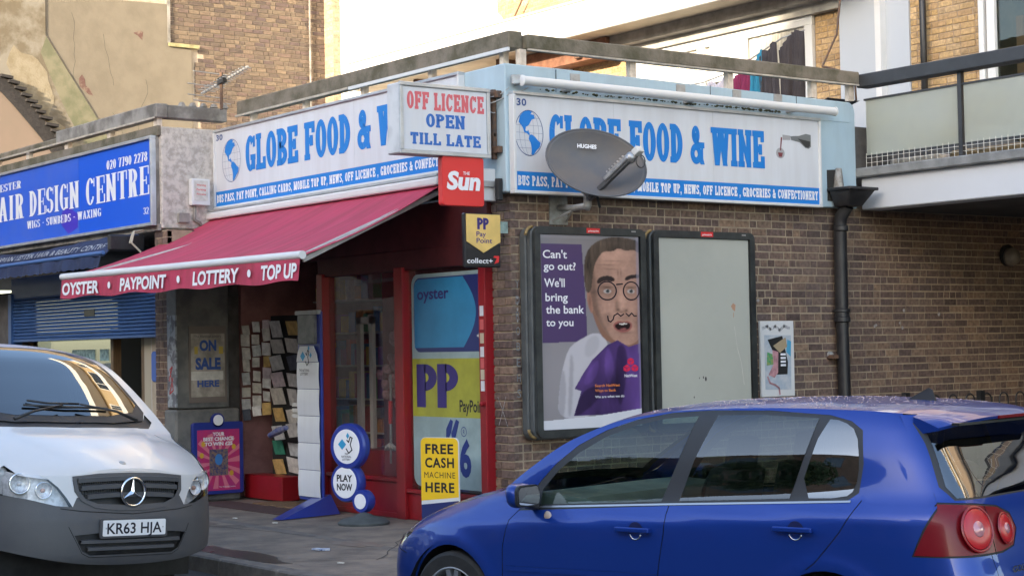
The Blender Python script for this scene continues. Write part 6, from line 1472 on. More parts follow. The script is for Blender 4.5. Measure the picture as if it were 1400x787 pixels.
# ================================================================== VEHICLES
def mono(xs, ys):
    """smooth monotone-ish interpolation through points"""
    xs, ys = np.array(xs, float), np.array(ys, float); h = np.diff(xs); d = np.diff(ys) / h; m = np.zeros(len(xs))
    m[1:-1] = np.where(d[:-1] * d[1:] > 0, 2 * d[:-1] * d[1:] / (d[:-1] + d[1:] + 1e-12), 0); m[0] = d[0]; m[-1] = d[-1]
    def f(x):
        x = min(max(x, xs[0]), xs[-1]); i = min(int(np.searchsorted(xs, x, 'right')) - 1, len(h) - 1); i = max(i, 0); t = (x - xs[i]) / h[i]
        return float((2 * t ** 3 - 3 * t * t + 1) * ys[i] + (t ** 3 - 2 * t * t + t) * h[i] * m[i] + (-2 * t ** 3 + 3 * t * t) * ys[i + 1] + (t ** 3 - t * t) * h[i] * m[i + 1])
    return f
def sm_(L, it=2, keep=()):
    for _ in range(it):
        o_ = []
        for i in range(len(L)):
            a_, b_ = L[i], L[(i + 1) % len(L)]; o_ += [(a_[0] * .75 + b_[0] * .25, a_[1] * .75 + b_[1] * .25), (a_[0] * .25 + b_[0] * .75, a_[1] * .25 + b_[1] * .75)]
        L = o_
    return L
def dens(L, d=.04, closed=True):
    o_ = []; n = len(L)
    for i in range(n if closed else n - 1):
        a_, b_ = L[i], L[(i + 1) % n]; k = max(1, int(math.hypot(b_[0] - a_[0], b_[1] - a_[1]) / d))
        o_ += [(a_[0] + (b_[0] - a_[0]) * j / k, a_[1] + (b_[1] - a_[1]) * j / k) for j in range(k)]
    if not closed: o_.append(L[-1])
    return o_
def band(L, w):
    """thin closed strip along an open polyline"""
    l_, r_ = [], []
    for i, p in enumerate(L):
        a_ = L[max(i - 1, 0)]; b_ = L[min(i + 1, len(L) - 1)]; dx, dy = b_[0] - a_[0], b_[1] - a_[1]; k = math.hypot(dx, dy) or 1e-9
        l_.append((p[0] - dy / k * w / 2, p[1] + dx / k * w / 2)); r_.append((p[0] + dy / k * w / 2, p[1] - dx / k * w / 2))
    return l_ + r_[::-1]
def inside(P, poly):
    poly = np.array(poly); x, y = P[:, 0], P[:, 1]; c = np.zeros(len(P), bool); n = len(poly)
    x0, y0 = poly[:, 0], poly[:, 1]; x1, y1 = np.roll(x0, 1), np.roll(y0, 1)
    for i in range(n):
        if y0[i] == y1[i]: continue
        k = ((y0[i] > y) != (y1[i] > y)) & (x < (x1[i] - x0[i]) * (y - y0[i]) / (y1[i] - y0[i]) + x0[i]); c ^= k
    return c
def patch(domain, regions, fn, step=(.05, .05), centre=(2.1, 0, .6)):
    """cut a curved surface fn(a,b)->(x,y,z) into the named regions; returns {name: (verts, faces, normals)}"""
    loops = [dens(domain, .035)] + [dens(r[1], .03) for r in regions]
    vs, es = [], []
    for L in loops:
        b0 = len(vs); vs += [Vector((a_, b_)) for a_, b_ in L]; es += [(b0 + i, b0 + (i + 1) % len(L)) for i in range(len(L))]
    A_ = np.array(domain); gx = np.arange(A_[:, 0].min() + step[0] / 2, A_[:, 0].max(), step[0]); gy = np.arange(A_[:, 1].min() + step[1] / 2, A_[:, 1].max(), step[1])
    G = np.array([(a_, b_) for a_ in gx for b_ in gy]); G = G[inside(G, domain)]
    vs += [Vector((float(a_), float(b_))) for a_, b_ in G]
    V_, E_, F_, _, _, _ = delaunay_2d_cdt(vs, es, [], 0, 1e-5)
    Vn = np.array([(v.x, v.y) for v in V_]); F_ = [f for f in F_ if len(f) == 3]
    C_ = Vn[np.array(F_)].mean(axis=1); lab = np.full(len(F_), -1); ok = inside(C_, domain)
    for k in range(len(regions) - 1, -1, -1): lab[inside(C_, regions[k][1])] = k
    P3 = {}; N3 = {}; c0 = Vector(centre); h = 2e-3
    def pt(i):
        if i not in P3:
            a_, b_ = Vn[i]; p = Vector(fn(a_, b_)); du = Vector(fn(a_ + h, b_)) - Vector(fn(a_ - h, b_)); dv = Vector(fn(a_, b_ + h)) - Vector(fn(a_, b_ - h))
            n = du.cross(dv); n = n.normalized() if n.length > 1e-12 else Vector((0, 0, 1))
            q = p - c0; q.x *= .35
            if n.dot(q) < 0: n = -n
            P3[i] = p; N3[i] = n
        return P3[i]
    out = {}
    for k, f in enumerate(F_):
        if not ok[k]: continue
        nm = regions[lab[k]][0] if lab[k] >= 0 else 'body'
        if nm is None: continue
        dsp = regions[lab[k]][2] if lab[k] >= 0 and len(regions[lab[k]]) > 2 else 0
        d = out.setdefault(nm, ([], [], [], {}))
        idx = []
        for i in f:
            i = int(i); pt(i)
            if i not in d[3]: d[3][i] = len(d[0]); d[0].append(P3[i] + N3[i] * dsp); d[2].append(N3[i])
            idx.append(d[3][i])
        a_, b_, c_ = (d[0][q] for q in idx)
        if (b_ - a_).cross(c_ - a_).dot(d[2][idx[0]]) < 0: idx = idx[::-1]
        d[1].append(tuple(idx))
    return {k: v[:3] for k, v in out.items()}
class Parts:
    def __init__(s): s.d = {}
    def add(s, res, mirror=False, rename={}):
        for k, (v, f, n) in res.items():
            k = rename.get(k, k); D = s.d.setdefault(k, ([], [], []))
            b = len(D[0])
            if mirror: D[0].extend(Vector((p.x, -p.y, p.z)) for p in v); D[2].extend(Vector((p.x, -p.y, p.z)) for p in n); D[1].extend(tuple(b + i for i in t[::-1]) for t in f)
            else: D[0].extend(v); D[2].extend(n); D[1].extend(tuple(b + i for i in t) for t in f)
    def build(s, spec, parent, by_id={}):
        made = {}
        for k, (v, f, n) in s.d.items():
            base, m = spec[k][0], spec[k][1]
            me = bpy.data.meshes.new(base); me.from_pydata([tuple(p) for p in v], [], f); me.materials.append(m)
            me.polygons.foreach_set('use_smooth', [True] * len(me.polygons)); me.normals_split_custom_set_from_vertices([tuple(q) for q in n]); me.update()
            o = bpy.data.objects.new(base, me); COL.objects.link(o); o.parent = made.get(spec[k][2]) if len(spec[k]) > 2 and spec[k][2] in made else parent
            made[k] = o
            if k == 'seam': o['kind'] = 'stuff'
        return made
def place_vehicle(root, pos, h, S, roll=0, flip=False):
    """local x runs rearwards from the nose, local y to the camera side"""
    hd = Vector((cos(h), sin(h), 0)); return hd

def wheel(parent, c, side, R_=.315, spokes=5, rimc=None, S=1):
    """side=+1: outer face towards +y (local)"""
    c = Vector(c); ax = Vector((0, side, 0))
    w = thing.__call__ if False else None
    ty = MB().lathe([(R_ * .66, -.10), (R_ * .92, -.105), (R_ * .985, -.085), (R_, -.05), (R_, .05), (R_ * .985, .085), (R_ * .92, .105), (R_ * .70, .10), (R_ * .66, .085)], c, ax, 48, cap=False)
    wo = ty.build('wheel', mat('tyre_rubber', (.018, .018, .018), .75, var=.4, vscale=12, bump=.2), parent, smooth='auto')
    g = MB().lathe([(R_ * .70, .10), (R_ * .68, .102), (R_ * .655, .09), (R_ * .64, .03), (R_ * .62, -.08)], c, ax, 48, cap=False)
    m_rim = mat('alloy_silver', (.50, .51, .53), .3, metal=.85)
    for k in range(spokes):
        for da in (-.17, .17):
            t = 2 * pi * k / spokes + .3; d0 = Vector((cos(t + da * .35), 0, sin(t + da * .35))); d1 = Vector((cos(t + da), 0, sin(t + da)))
            p0, p1 = c + d0 * R_ * .16 + ax * .075, c + d1 * R_ * .65 + ax * .085
            dd = (p1 - p0); L = dd.length; dd.normalize(); sd = dd.cross(ax).normalized()
            g.obox(p0.lerp(p1, .5), (dd, sd, ax), (L / 2, .017, .014))
    g.lathe([(.0, .095), (.05, .095), (.065, .08), (.065, .04)], c, ax, 20)
    g.build('rim', m_rim, wo, smooth='auto')
    MB().lathe([(0, -.02), (R_ * .5, -.02), (R_ * .5, .0), (0, .0)], c, ax, 24).build('brake_disc', mat('brake_grey', (.12, .12, .12), .5, metal=.8), wo)
    return wo
# ------------------------------------------------------------------ BLUE HATCHBACK
def hatchback():
    S = .95; h = -.234; dz = -.03
    root = bpy.data.objects.new('parked_car', None); COL.objects.link(root); OFF[root.name] = Vector((0, 0, 0))
    tag(root, 'glossy dark blue five door hatchback in the right foreground', 'car')
    hd = Vector((-cos(h), sin(h), 0)); nr = Vector((-sin(h), -cos(h), 0))
    rl = .007; hd2 = (hd * cos(rl) - up * sin(rl)); uz = (up * cos(rl) + hd * sin(rl))
    Mx = Matrix((-hd2 * S, nr * S, uz * S)).transposed().to_4x4()          # local x rearwards, y near side, z up
    Mx.translation = Vector((5.01, -2.333, -.12 + dz)) + hd2 * 2.17 * S
    root.matrix_world = Mx
    T = mono([.0, .12, .3, .63, .95, 1.08, 1.3, 1.68, 2.06, 2.47, 3.0, 3.54, 3.85, 4.0], [.62, .71, .81, .925, .995, 1.03, 1.15, 1.345, 1.462, 1.503, 1.512, 1.495, 1.465, 1.44])
    ZE = mono([.0, .12, .3, .43, .68, .98, 1.2, 1.35, 1.68, 2.06, 2.47, 3.0, 3.54, 3.85, 4.0], [.57, .65, .735, .79, .868, .94, 1.0, 1.10, 1.295, 1.415, 1.462, 1.475, 1.462, 1.435, 1.415])
    WZ = mono([.18, .30, .50, .70, .82, .875, .92, .96, 1.2, 1.43, 1.52], [.80, .85, .868, .872, .866, .852, .826, .804, .742, .655, .60])
    FR = mono([.18, .30, .45, .58, .66, .74, .85], [.12, .03, .0, .02, .06, .13, .30])
    RR = mono([.18, .30, .5, .62, .75, .95, 1.02, 1.2, 1.38, 1.46], [4.12, 4.18, 4.21, 4.205, 4.175, 4.135, 4.11, 4.005, 3.89, 3.835])
    sc, pf, pr = 2.0, 3.6, 9.0
    belt = lambda s: .91 + (min(max(s, .9), 3.7) - 1.48) * .055
    def Wb(s, z): return WZ(z - (belt(s) - .95))
    def side(s, z):
        w = Wb(s, z)
        if s > sc: u = (s - sc) / (RR(z) - sc); w *= max(1 - min(u, .999) ** pr, 1e-6) ** (1 / pr)
        else:
            u = (sc - s) / (sc - FR(z)); w *= max(1 - min(u, .999) ** pf, 1e-6) ** (1 / pf)
        e = ZE(s); k = max(0, (z - (e - .09)) / .09); w -= (.05 if s < 1.25 else .012) * k * k
        # wheel arch flare
        for cx in (.84, 3.42):
            r = math.hypot(s - cx, z - .32); w += .012 * math.exp(-((r - .37) / .05) ** 2)
        return (s, w, z)
    def topf(s, y):
        wt = side(s, ZE(s))[1]; c = T(s) - ZE(s); q = 2.6 if s < 1.1 else 3.0
        return (s, y, T(s) - c * min(abs(y) / max(wt, .05), 1.3) ** q)
    kr = .5 ** (1 / pr) * 1.012; kf = .60
    s_rear = lambda z: sc + (RR(z) - sc) * kr
    uf = (1 - kf ** pf) ** (1 / pf); s_front = lambda z: sc - (sc - FR(z)) * uf
    zl = [.18 + .04 * i for i in range(31)]
    se = [s_rear(z) for z in zl]
    s0 = s_front(.66)
    dom = [(s_front(z), z) for z in (.18, .3, .45, .55, .62)] + [(s, ZE(s)) for s in np.linspace(s0 + .01, s_rear(1.43), 60)] + [(s_rear(z), z) for z in np.linspace(1.42, .18, 26)]
    circ = lambda cx, cz, r, n=40: [(cx + r * cos(2 * pi * i / n), cz + r * sin(2 * pi * i / n)) for i in range(n)]
    F1 = sm_([(1.44, .915), (1.50, .98), (1.66, 1.155), (1.85, 1.285), (2.08, 1.375), (2.30, 1.425), (2.50, 1.44), (2.47, 1.30), (2.36, .968)], 1)
    F1 = [(1.45, .922), (1.52, 1.01), (1.62, 1.12), (1.75, 1.22), (1.92, 1.31), (2.12, 1.378), (2.32, 1.417), (2.535, 1.432), (2.455, 1.20), (2.37, .972)]
    R1 = [(2.49, .978), (2.56, 1.20), (2.665, 1.436), (2.95, 1.440), (3.30, 1.424), (3.18, 1.015)]
    Q1 = sm_([(3.225, 1.018), (3.34, 1.422), (3.44, 1.412), (3.53, 1.36), (3.565, 1.20), (3.555, 1.07), (3.50, 1.028)], 1)
    ALL = [(1.36, .885), (1.42, .965), (1.50, 1.06), (1.60, 1.16), (1.74, 1.265), (1.92, 1.35), (2.12, 1.41), (2.35, 1.448), (2.6, 1.462), (3.0, 1.462), (3.36, 1.440), (3.49, 1.41), (3.56, 1.365), (3.588, 1.20), (3.578, 1.055), (3.51, 1.008), (2.4, .950)]
    shut1 = [(1.375, .90), (1.31, .83), (1.275, .68), (1.27, .50), (1.30, .30)]
    shut2 = [(2.43, .96), (2.425, .80), (2.385, .60), (2.37, .30)]
    shut3 = [(3.60, 1.02), (3.50, .86), (3.36, .70), (3.16, .56), (3.08, .45), (3.07, .30)]
    trim = band([(1.30, .555), (2.0, .565), (3.12, .575)], .03)
    cap = sm_([(3.80, .92), (3.90, .92), (3.90, .80), (3.80, .80)], 2)
    lamp = [(3.895, .765), (3.945, .88), (4.0, .995), (4.06, 1.02), (4.2, 1.02), (4.2, .76)]
    lampb = [(3.884, .757), (3.935, .885), (3.992, 1.004), (4.06, 1.028), (4.3, 1.028), (4.3, .752)]
    hatch = [(3.83, 1.45), (3.905, 1.36), (3.985, 1.16), (4.015, 1.06), (3.975, 1.0)]
    fdoor = [(1.30, .28), (1.275, .68), (1.31, .83), (1.375, .90), (2.43, .98), (2.425, .8), (2.385, .6), (2.37, .28)]
    rdoor = [(2.37, .28), (2.385, .6), (2.425, .8), (2.43, .98), (3.60, 1.06), (3.60, 1.02), (3.50, .86), (3.36, .70), (3.16, .56), (3.08, .45), (3.07, .28)]
    fender = [(.0, .15), (.0, .62), (.2, .75), (.5, .85), (1.2, 1.01), (1.38, .93), (1.375, .90), (1.31, .83), (1.275, .68), (1.27, .50), (1.30, .28), (1.30, .15)]
    bump = [(-.1, .1), (-.1, .60), (.20, .60), (.36, .57), (.50, .50), (.52, .1)]
    bseam = [(-.1, .605), (.20, .600), (.37, .578)]
    hlamp = [(.06, .60), (.10, .70), (.30, .775), (.43, .80), (.40, .70), (.25, .62)]
    seam = lambda L, w=.0055: ('seam', band(dens(L, .05, False), w), -.004)
    regs = [(None, circ(.84, .31, .355)), (None, circ(3.42, .31, .355)), ('arch_lip', circ(.84, .31, .372)), ('arch_lip2', circ(3.42, .31, .372)),
            ('glass_f', F1), ('glass_r', R1), ('glass_q', Q1), ('chrome', band(dens([(1.40, .905), (2.40, .957), (3.54, 1.012)], .06, False), .010), .003), ('win_trim', ALL, -.002),
            ('lamp', lamp, .002), ('seam', lampb, -.003), ('hlamp', hlamp), seam(shut1), seam(shut2), seam(shut3), seam(hatch, .008), seam(bseam), ('rub', trim, .006),
            seam(sm_([(3.67, .93), (3.67, .78), (3.83, .78), (3.83, .93)], 2) + [(3.67, .93)][:0], .003) if False else ('body', [(0, 0), (0, .001), (.001, 0)]),
            ('bumper', bump), ('fender', fender), ('fdoor', fdoor), ('rdoor', rdoor)]
    P = Parts(); near = patch(dom, regs, side, (.045, .035)); P.add(near, rename={})
    far = {k: v for k, v in near.items()}; P2 = Parts(); P2.add(far, mirror=True)
    # top surface: bonnet, windscreen, roof
    ts0 = .17; sr = 3.90
    left = [(s, side(s, ZE(s))[1]) for s in np.linspace(ts0 + .16, sr, 60)]
    nose = [(ts0 + .16 * (abs(y) / left[0][1]) ** 2.2, y) for y in np.linspace(-left[0][1], left[0][1], 20)][1:-1]
    tdom = left + [(s, -w) for s, w in left[::-1]] + nose
    ws = [(1.14, .0), (1.15, .4), (1.22, .62), (1.60, .60), (1.97, .545), (2.04, .3), (2.06, 0), (2.04, -.3), (1.97, -.545), (1.60, -.60), (1.22, -.62), (1.15, -.4)]
    wsb = [(1.09, .0), (1.10, .42), (1.17, .68), (1.60, .64), (2.01, .575), (2.08, .3), (2.09, 0), (2.08, -.3), (2.01, -.575), (1.60, -.64), (1.17, -.68), (1.10, -.42)]
    cowl = [(1.02, 0), (1.04, .45), (1.13, .74), (1.18, .68), (1.10, .42), (1.09, 0), (1.10, -.42), (1.18, -.68), (1.13, -.74), (1.04, -.45)]
    P.add(patch(tdom, [('wscreen', ws), ('win_trim', wsb, -.002), ('win_trim', cowl, -.01)] + [('seam', band([(s, sg * (side(s, ZE(s))[1] - .075)) for s in np.linspace(.45, 1.12, 12)], .005), -.004) for sg in (1, -1)] + [('roof', [(1.9, -1), (1.9, 1), (4.2, 1), (4.2, -1)]), ('bonnet', [(-.1, -.9), (-.1, .9), (1.13, .9), (1.13, -.9)])], topf, (.05, .06), centre=(2.1, 0, .2)))
    # rear surface
    def rearf(y, z):
        w = Wb(3.9, z); u = min(abs(y) / w, .9995); return (sc + (RR(z) - sc) * (1 - u ** pr) ** (1 / pr), y, z)
    ky = lambda z: Wb(3.9, z) * (1 - kr ** pr) ** (1 / pr)
    zr = np.linspace(.2, 1.44, 40)
    rdom = [(ky(z), z) for z in zr] + [(-ky(z), z) for z in zr[::-1]]
    rg = [(-.675, 1.035), (.675, 1.035), (.685, 1.09), (.615, 1.30), (.59, 1.385), (-.59, 1.385), (-.615, 1.30), (-.685, 1.09)]
    rgb = [(-.69, 1.025), (.69, 1.025), (.705, 1.09), (.64, 1.30), (.62, 1.40), (-.62, 1.40), (-.64, 1.30), (-.705, 1.09)]
    def rl_(sg): return [(sg * .9, .765), (sg * .44, .765), (sg * .31, .785), (sg * .245, .86), (sg * .28, .93), (sg * .40, .975), (sg * .62, 1.0), (sg * .9, 1.02)]
    def rlb(sg): return [(sg * .9, .755), (sg * .44, .755), (sg * .30, .777), (sg * .233, .86), (sg * .27, .938), (sg * .395, .985), (sg * .62, 1.01), (sg * .9, 1.03)]
    rr_ = [('rglass', rg), ('win_trim', rgb, -.002), ('seam', band([(.515, .75), (.525, 1.0)], .008), -.003), ('seam', band([(-.515, .75), (-.525, 1.0)], .008), -.003)]
    rr_ += [('lamp', rl_(1), .002), ('seam', rlb(1), -.003), ('lamp_far', rl_(-1), .002), ('seam', rlb(-1), -.003), ('seam', band([(.56, .755), (.54, .60), (-.54, .60), (-.56, .755)], .006), -.004), ('tailgate', [(-.56, .6), (.56, .6), (.7, 1.05), (.7, 1.5), (-.7, 1.5), (-.7, 1.05)])]
    P.add(patch(rdom, rr_, rearf, (.04, .035), centre=(2.1, 0, .6)))
    # nose
    def frontf(y, z):
        w = Wb(.4, z); u = min(abs(y) / w, .9995); return (sc - (sc - FR(z)) * (1 - u ** pf) ** (1 / pf), y, z)
    zf = np.linspace(.2, .665, 14); fdom = [(kf * Wb(.4, z), z) for z in zf] + [(-kf * Wb(.4, z), z) for z in zf[::-1]]
    P.add(patch(fdom, [('grille', sm_([(-.42, .60), (.42, .60), (.34, .24), (-.34, .24)], 1), -.01), ('hlamp', [(.44, .61), (.8, .61), (.8, .67), (.44, .67)]), ('bumper', [(-1, 0), (1, 0), (1, .6), (-1, .6)])], frontf, (.05, .05)))
    paint = bpy.data.materials.new('blue_car_paint'); paint.use_nodes = True; b = paint.node_tree.nodes['Principled BSDF']; t = paint.node_tree
    b.inputs['Base Color'].default_value = (.007, .038, .24, 1); b.inputs['Metallic'].default_value = .35; b.inputs['Roughness'].default_value = .32; b.inputs['Specular IOR Level'].default_value = .25; b.inputs['Coat Weight'].default_value = .6; b.inputs['Coat Roughness'].default_value = .02
    tc = t.nodes.new('ShaderNodeTexCoord'); n = t.nodes.new('ShaderNodeTexNoise'); n.inputs['Scale'].default_value = 7; n.inputs['Detail'].default_value = 8
    t.links.new(tc.outputs['Object'], n.inputs['Vector']); r = t.nodes.new('ShaderNodeMapRange'); r.inputs[1].default_value = .45; r.inputs[2].default_value = .75; r.inputs[3].default_value = .01; r.inputs[4].default_value = .14
    t.links.new(n.outputs[0], r.inputs[0]); t.links.new(r.outputs[0], b.inputs['Coat Roughness'])
    bp = t.nodes.new('ShaderNodeBump'); bp.inputs['Strength'].default_value = .06; bp.inputs['Distance'].default_value = .01; n2 = t.nodes.new('ShaderNodeTexNoise'); n2.inputs['Scale'].default_value = 5
    t.links.new(tc.outputs['Object'], n2.inputs['Vector']); t.links.new(n2.outputs[0], bp.inputs['Height']); t.links.new(bp.outputs[0], b.inputs['Coat Normal'])
    MATS['blue_paint'] = paint
    gl = glass('car_glass', (.55, .66, .62), ior=1.52); gdark = glass('car_glass_dark', (.10, .12, .11), ior=2.4)
    m_seam = mat('seam_black', (.01, .01, .012), .6); m_trim = mat('rubber_black', (.02, .02, .022), .5)
    m_lampr = bpy.data.materials.new('red_lens'); m_lampr.use_nodes = True; lb_ = m_lampr.node_tree.nodes['Principled BSDF']
    lb_.inputs['Base Color'].default_value = (.15, .004, .009, 1); lb_.inputs['Roughness'].default_value = .3; lb_.inputs['Coat Weight'].default_value = .15; lb_.inputs['Specular IOR Level'].default_value = .25
    m_clear = glass('lamp_clear', (.8, .82, .84), ior=1.55); m_chr = mat('chrome', (.75, .76, .78), .12, metal=1)
    spec = {'body': ('body', paint), 'fender': ('fender', paint), 'fdoor': ('front_door', paint), 'rdoor': ('rear_door', paint), 'bumper': ('bumper', paint), 'roof': ('roof', paint), 'bonnet': ('bonnet', paint), 'tailgate': ('tailgate', paint),
            'win_trim': ('window_trim', m_trim), 'glass_f': ('window', gl), 'glass_r': ('window', glass('car_glass_rear', (.24, .30, .27), ior=1.8)), 'glass_q': ('window', gdark), 'wscreen': ('windscreen', gl), 'rglass': ('rear_window', glass('rear_glass', (.35, .38, .36), ior=2.6)),
            'seam': ('panel_gap', m_seam), 'rub': ('rubbing_strip', paint), 'arch_lip': ('arch_lip', paint), 'arch_lip2': ('arch_lip', paint), 'chrome': ('belt_trim', mat('satin_trim', (.35, .36, .38), .3, metal=.8)), 'lamp': ('tail_lamp', m_lampr), 'lamp_far': ('tail_lamp', m_lampr), 'hlamp': ('headlight', m_clear), 'grille': ('grille', m_black)}
    P.build(spec, root); P2.build(spec, root)
    def bl(g, n, m, par=None, **k): return g.build(n, m, par or root, **k)
    # lamp roundels under the lens face
    def on_rear(y, z, d=0): p = Vector(rearf(y, z)); return p + Vector((d, 0, 0))
    for (y, z, r, m_) in ((.650, .885, .103, 'o'), (.385, .868, .072, 'i')):
        c = Vector(rearf(y, z)); nn = (Vector(rearf(y, z + .01)) - Vector(rearf(y, z - .01))).cross(Vector(rearf(y - .01, z)) - Vector(rearf(y + .01, z))).normalized(); nn = nn if nn.x > 0 else -nn; c += nn * .012
        L1 = bl(MB().lathe([(r, .002), (r * .93, .006), (r * .6, .010), (0, .012)], c, nn, 32), 'lamp_roundel', mat('bright_red_lens', (.42, .006, .012), .3, coat=.25), smooth=True)
        bl(MB().lathe([(r * .42, .009), (r * .34, .014), (0, .016)], c, nn, 24), 'lamp_core', mat('pale_red_lens', (.50, .22, .24), .12, coat=.8, metal=.2), L1, smooth=True)
        bl(MB().lathe([(r * 1.12, .002), (r * 1.06, .008), (r * 1.0, .004)], c, nn, 32, cap=False), 'lamp_ring', mat('mid_red_lens', (.24, .004, .008), .3, coat=.3), L1, smooth=True)
    # spoiler lip over the rear glass
    g = MB(); n_ = 28
    prof = [(3.80, 1.475), (3.90, 1.462), (4.00, 1.440), (4.045, 1.420), (4.04, 1.405), (3.98, 1.395), (3.90, 1.39), (3.80, 1.38)]
    for i in range(n_ + 1):
        y = -.615 + 1.23 * i / n_; k = (abs(y) / .615) ** 3; e = (abs(y) / .615) ** 8
        g.v += [(s - (.06 * k if s > 3.85 else 0) - .05 * e * (s > 3.95), y, z - .035 * k - .01 * e) for s, z in prof]
    m_p = len(prof)
    for i in range(n_):
        for j in range(m_p): g.f.append((i * m_p + j, i * m_p + (j + 1) % m_p, (i + 1) * m_p + (j + 1) % m_p, (i + 1) * m_p + j))
    g.f.append(tuple(range(m_p))); g.f.append(tuple(n_ * m_p + j for j in range(m_p))[::-1]); g.t = [.5] * len(g.v)
    bl(g, 'spoiler', paint, smooth='auto')
    bl(MB().box(4.035, 4.05, -.16, .16, 1.405, 1.42), 'brake_light', m_lampr)
    bl(MB().box(3.99, 4.03, -.58, .58, 1.385, 1.398), 'spoiler_underside', m_black)
    # tailgate lettering
    a_ = MB(); 
    for t_, y, w_ in (('GOLF', .50, .17),): sans(a_, t_, Vector(rearf(.40, .655)) + Vector((.006, 0, 0)), -Y, Z, X, width=w_, height=.032, bold=.03)
    bl(a_, 'badge', m_chr)
    # door handles
    for s0, z0 in ((2.13, .815), (3.14, .862)):
        for sg in (1, -1):
            w = side(s0 + .1, z0)[1]
            bowl = MB().lathe([(0, -.028), (.035, -.02), (.052, .001)], (s0 + .11, sg * (w - .002), z0 - .012), (0, sg, 0), 20)
            hb = bl(MB().obox((s0 + .105, sg * (w + .030), z0 + .004), (X, Y, Z), (.115, .011, .014)), 'door_handle', paint, bevel=.008, seg=3)
            bl(MB().lathe([(0, .0012), (.050, .0012), (.050, .0002)], (s0 + .11, sg * (w - .0), z0 - .004), (0, sg, 0), 24), 'handle_shade_disc', mat('recess_shade_blue', (.004, .008, .06), .5), hb)  # flat disc; the recess shade is put in as darker blue
            bl(MB().box(s0 + .002, s0 + .03, sg * w, sg * (w + .03), z0 - .006, z0 + .014), 'handle_foot', paint, hb); bl(MB().box(s0 + .185, s0 + .21, sg * w, sg * (w + .03), z0 - .006, z0 + .014), 'handle_foot', paint, hb)
            a_ = [(s0 + .11 + .038 * cos(radians(q)), sg * (w + .004), z0 - .010 + .040 * sin(radians(q))) for q in range(200, 345, 16)]
            bl(MB().tube(a_, .0045, 6), 'handle_lip', m_chr, hb, smooth=True)
    # mirrors
    for sg in (1, -1):
        c = Vector((1.50, sg * .945, .985)); g = MB(); NU, NV = 20, 12
        def mfn(u, v, c=c, sg=sg):
            th = 2 * pi * u; ph = (v - .5) * pi; ex = .72
            f = lambda q: math.copysign(abs(q) ** ex, q)
            x_ = f(cos(ph)) * f(cos(th)); y_ = f(cos(ph)) * f(sin(th)); z_ = f(sin(ph))
            return (c.x + .060 * x_ - .028 * (1 - abs(y_)) - .012 * z_, c.y + .105 * y_, c.z + .070 * z_)
        g.grid(NU, NV, mfn); mo = bl(g, 'wing_mirror', paint, smooth=True)
        bl(MB().prism(rrect(-.092, -.052, .092, .052, .03), (c.x + .050, c.y, c.z), Y, Z, X, 0, .006), 'mirror_glass', mat('mirror_glass', (.5, .52, .55), .03, metal=1), mo)
        bl(MB().prism(rrect(-.100, -.062, .100, .062, .035), (c.x + .030, c.y, c.z), Y, Z, X, 0, .019), 'mirror_rim', m_trim, mo)
        bl(MB().obox((1.49, sg * .86, .925), (X, Vector((0, 1, sg * .25)), Z), (.035, .05, .02)), 'mirror_arm', m_trim, mo, bevel=.008)
        bl(MB().add([(1.40, sg * .818, .905), (1.53, sg * .818, .915), (1.53, sg * .79, 1.01)], [(0, 1, 2) if sg > 0 else (0, 2, 1)]), 'mirror_sail', m_trim, mo)
        # side repeater oval on the wing
        bl(MB().lathe([(.03, 0), (.022, .006), (0, .008)], (1.60, sg * (side(1.60, .865)[1]), .865), (0, sg, 0), 16), 'side_repeater', mat('amber_clear', (.45, .35, .3), .2, coat=1), smooth=True) if sg > 0 else None
    # aerial fin, wiper, interior
    bl(MB().add([(3.44, -.012, 1.49), (3.44, .012, 1.49), (3.62, .012, 1.485), (3.62, -.012, 1.485), (3.58, -.003, 1.56), (3.58, .003, 1.56), (3.60, .003, 1.55), (3.60, -.003, 1.55)], [(0, 1, 5, 4), (1, 2, 6, 5), (2, 3, 7, 6), (3, 0, 4, 7), (4, 5, 6, 7)]), 'roof_aerial', m_trim)
    m_seat = mat('seat_cloth', (.09, .09, .095), .9); m_dash = mat('dash_grey', (.16, .17, .16), .7, var=.3, vscale=6)
    for y in (-.36, .36):
        so_ = bl(MB().box(1.95, 2.45, y - .24, y + .24, .45, .62).obox((2.52, y, .85), (Vector((.25, 0, 1)), Y, Vector((1, 0, -.25))), (.30, .23, .06)), 'seat', m_seat, bevel=.04, seg=2)
        bl(MB().obox((2.62, y, 1.22), (Vector((.2, 0, 1)), Y, Vector((1, 0, -.2))), (.09, .12, .045)), 'headrest', m_seat, so_, bevel=.03, seg=2)
    bl(MB().box(2.95, 3.4, -.6, .6, .45, .62).obox((3.46, 0, .85), (Vector((.3, 0, 1)), Y, Vector((1, 0, -.3))), (.30, .58, .06)), 'rear_seat', m_seat, bevel=.04, seg=2)
    db = bl(MB().prism([(1.20, .70), (1.20, .96), (1.45, .985), (1.78, .965), (1.86, .90), (1.84, .80), (1.74, .70)], (0, 0, 0), X, Z, -Y, -.72, .72), 'dashboard', m_dash, bevel=.02, seg=2)
    for y in (.60, .05, -.12): bl(MB().box(1.880, 1.862, y - .06, y + .06, .835, .90), 'air_vent', m_trim, db)
    st_ = MB().tube([(1.98 + .04 * sin(radians(q)), -.36 + .18 * cos(radians(q)), .92 + .17 * sin(radians(q))) for q in range(0, 361, 15)], .014, 8); bl(st_, 'steering_wheel', m_trim, smooth=True)
    bl(MB().box(3.50, 3.98, -.66, .66, .86, .90), 'parcel_shelf', m_seat)
    bl(MB().box(.35, 4.05, -.70, .70, .20, .44), 'floor_pan', m_trim)
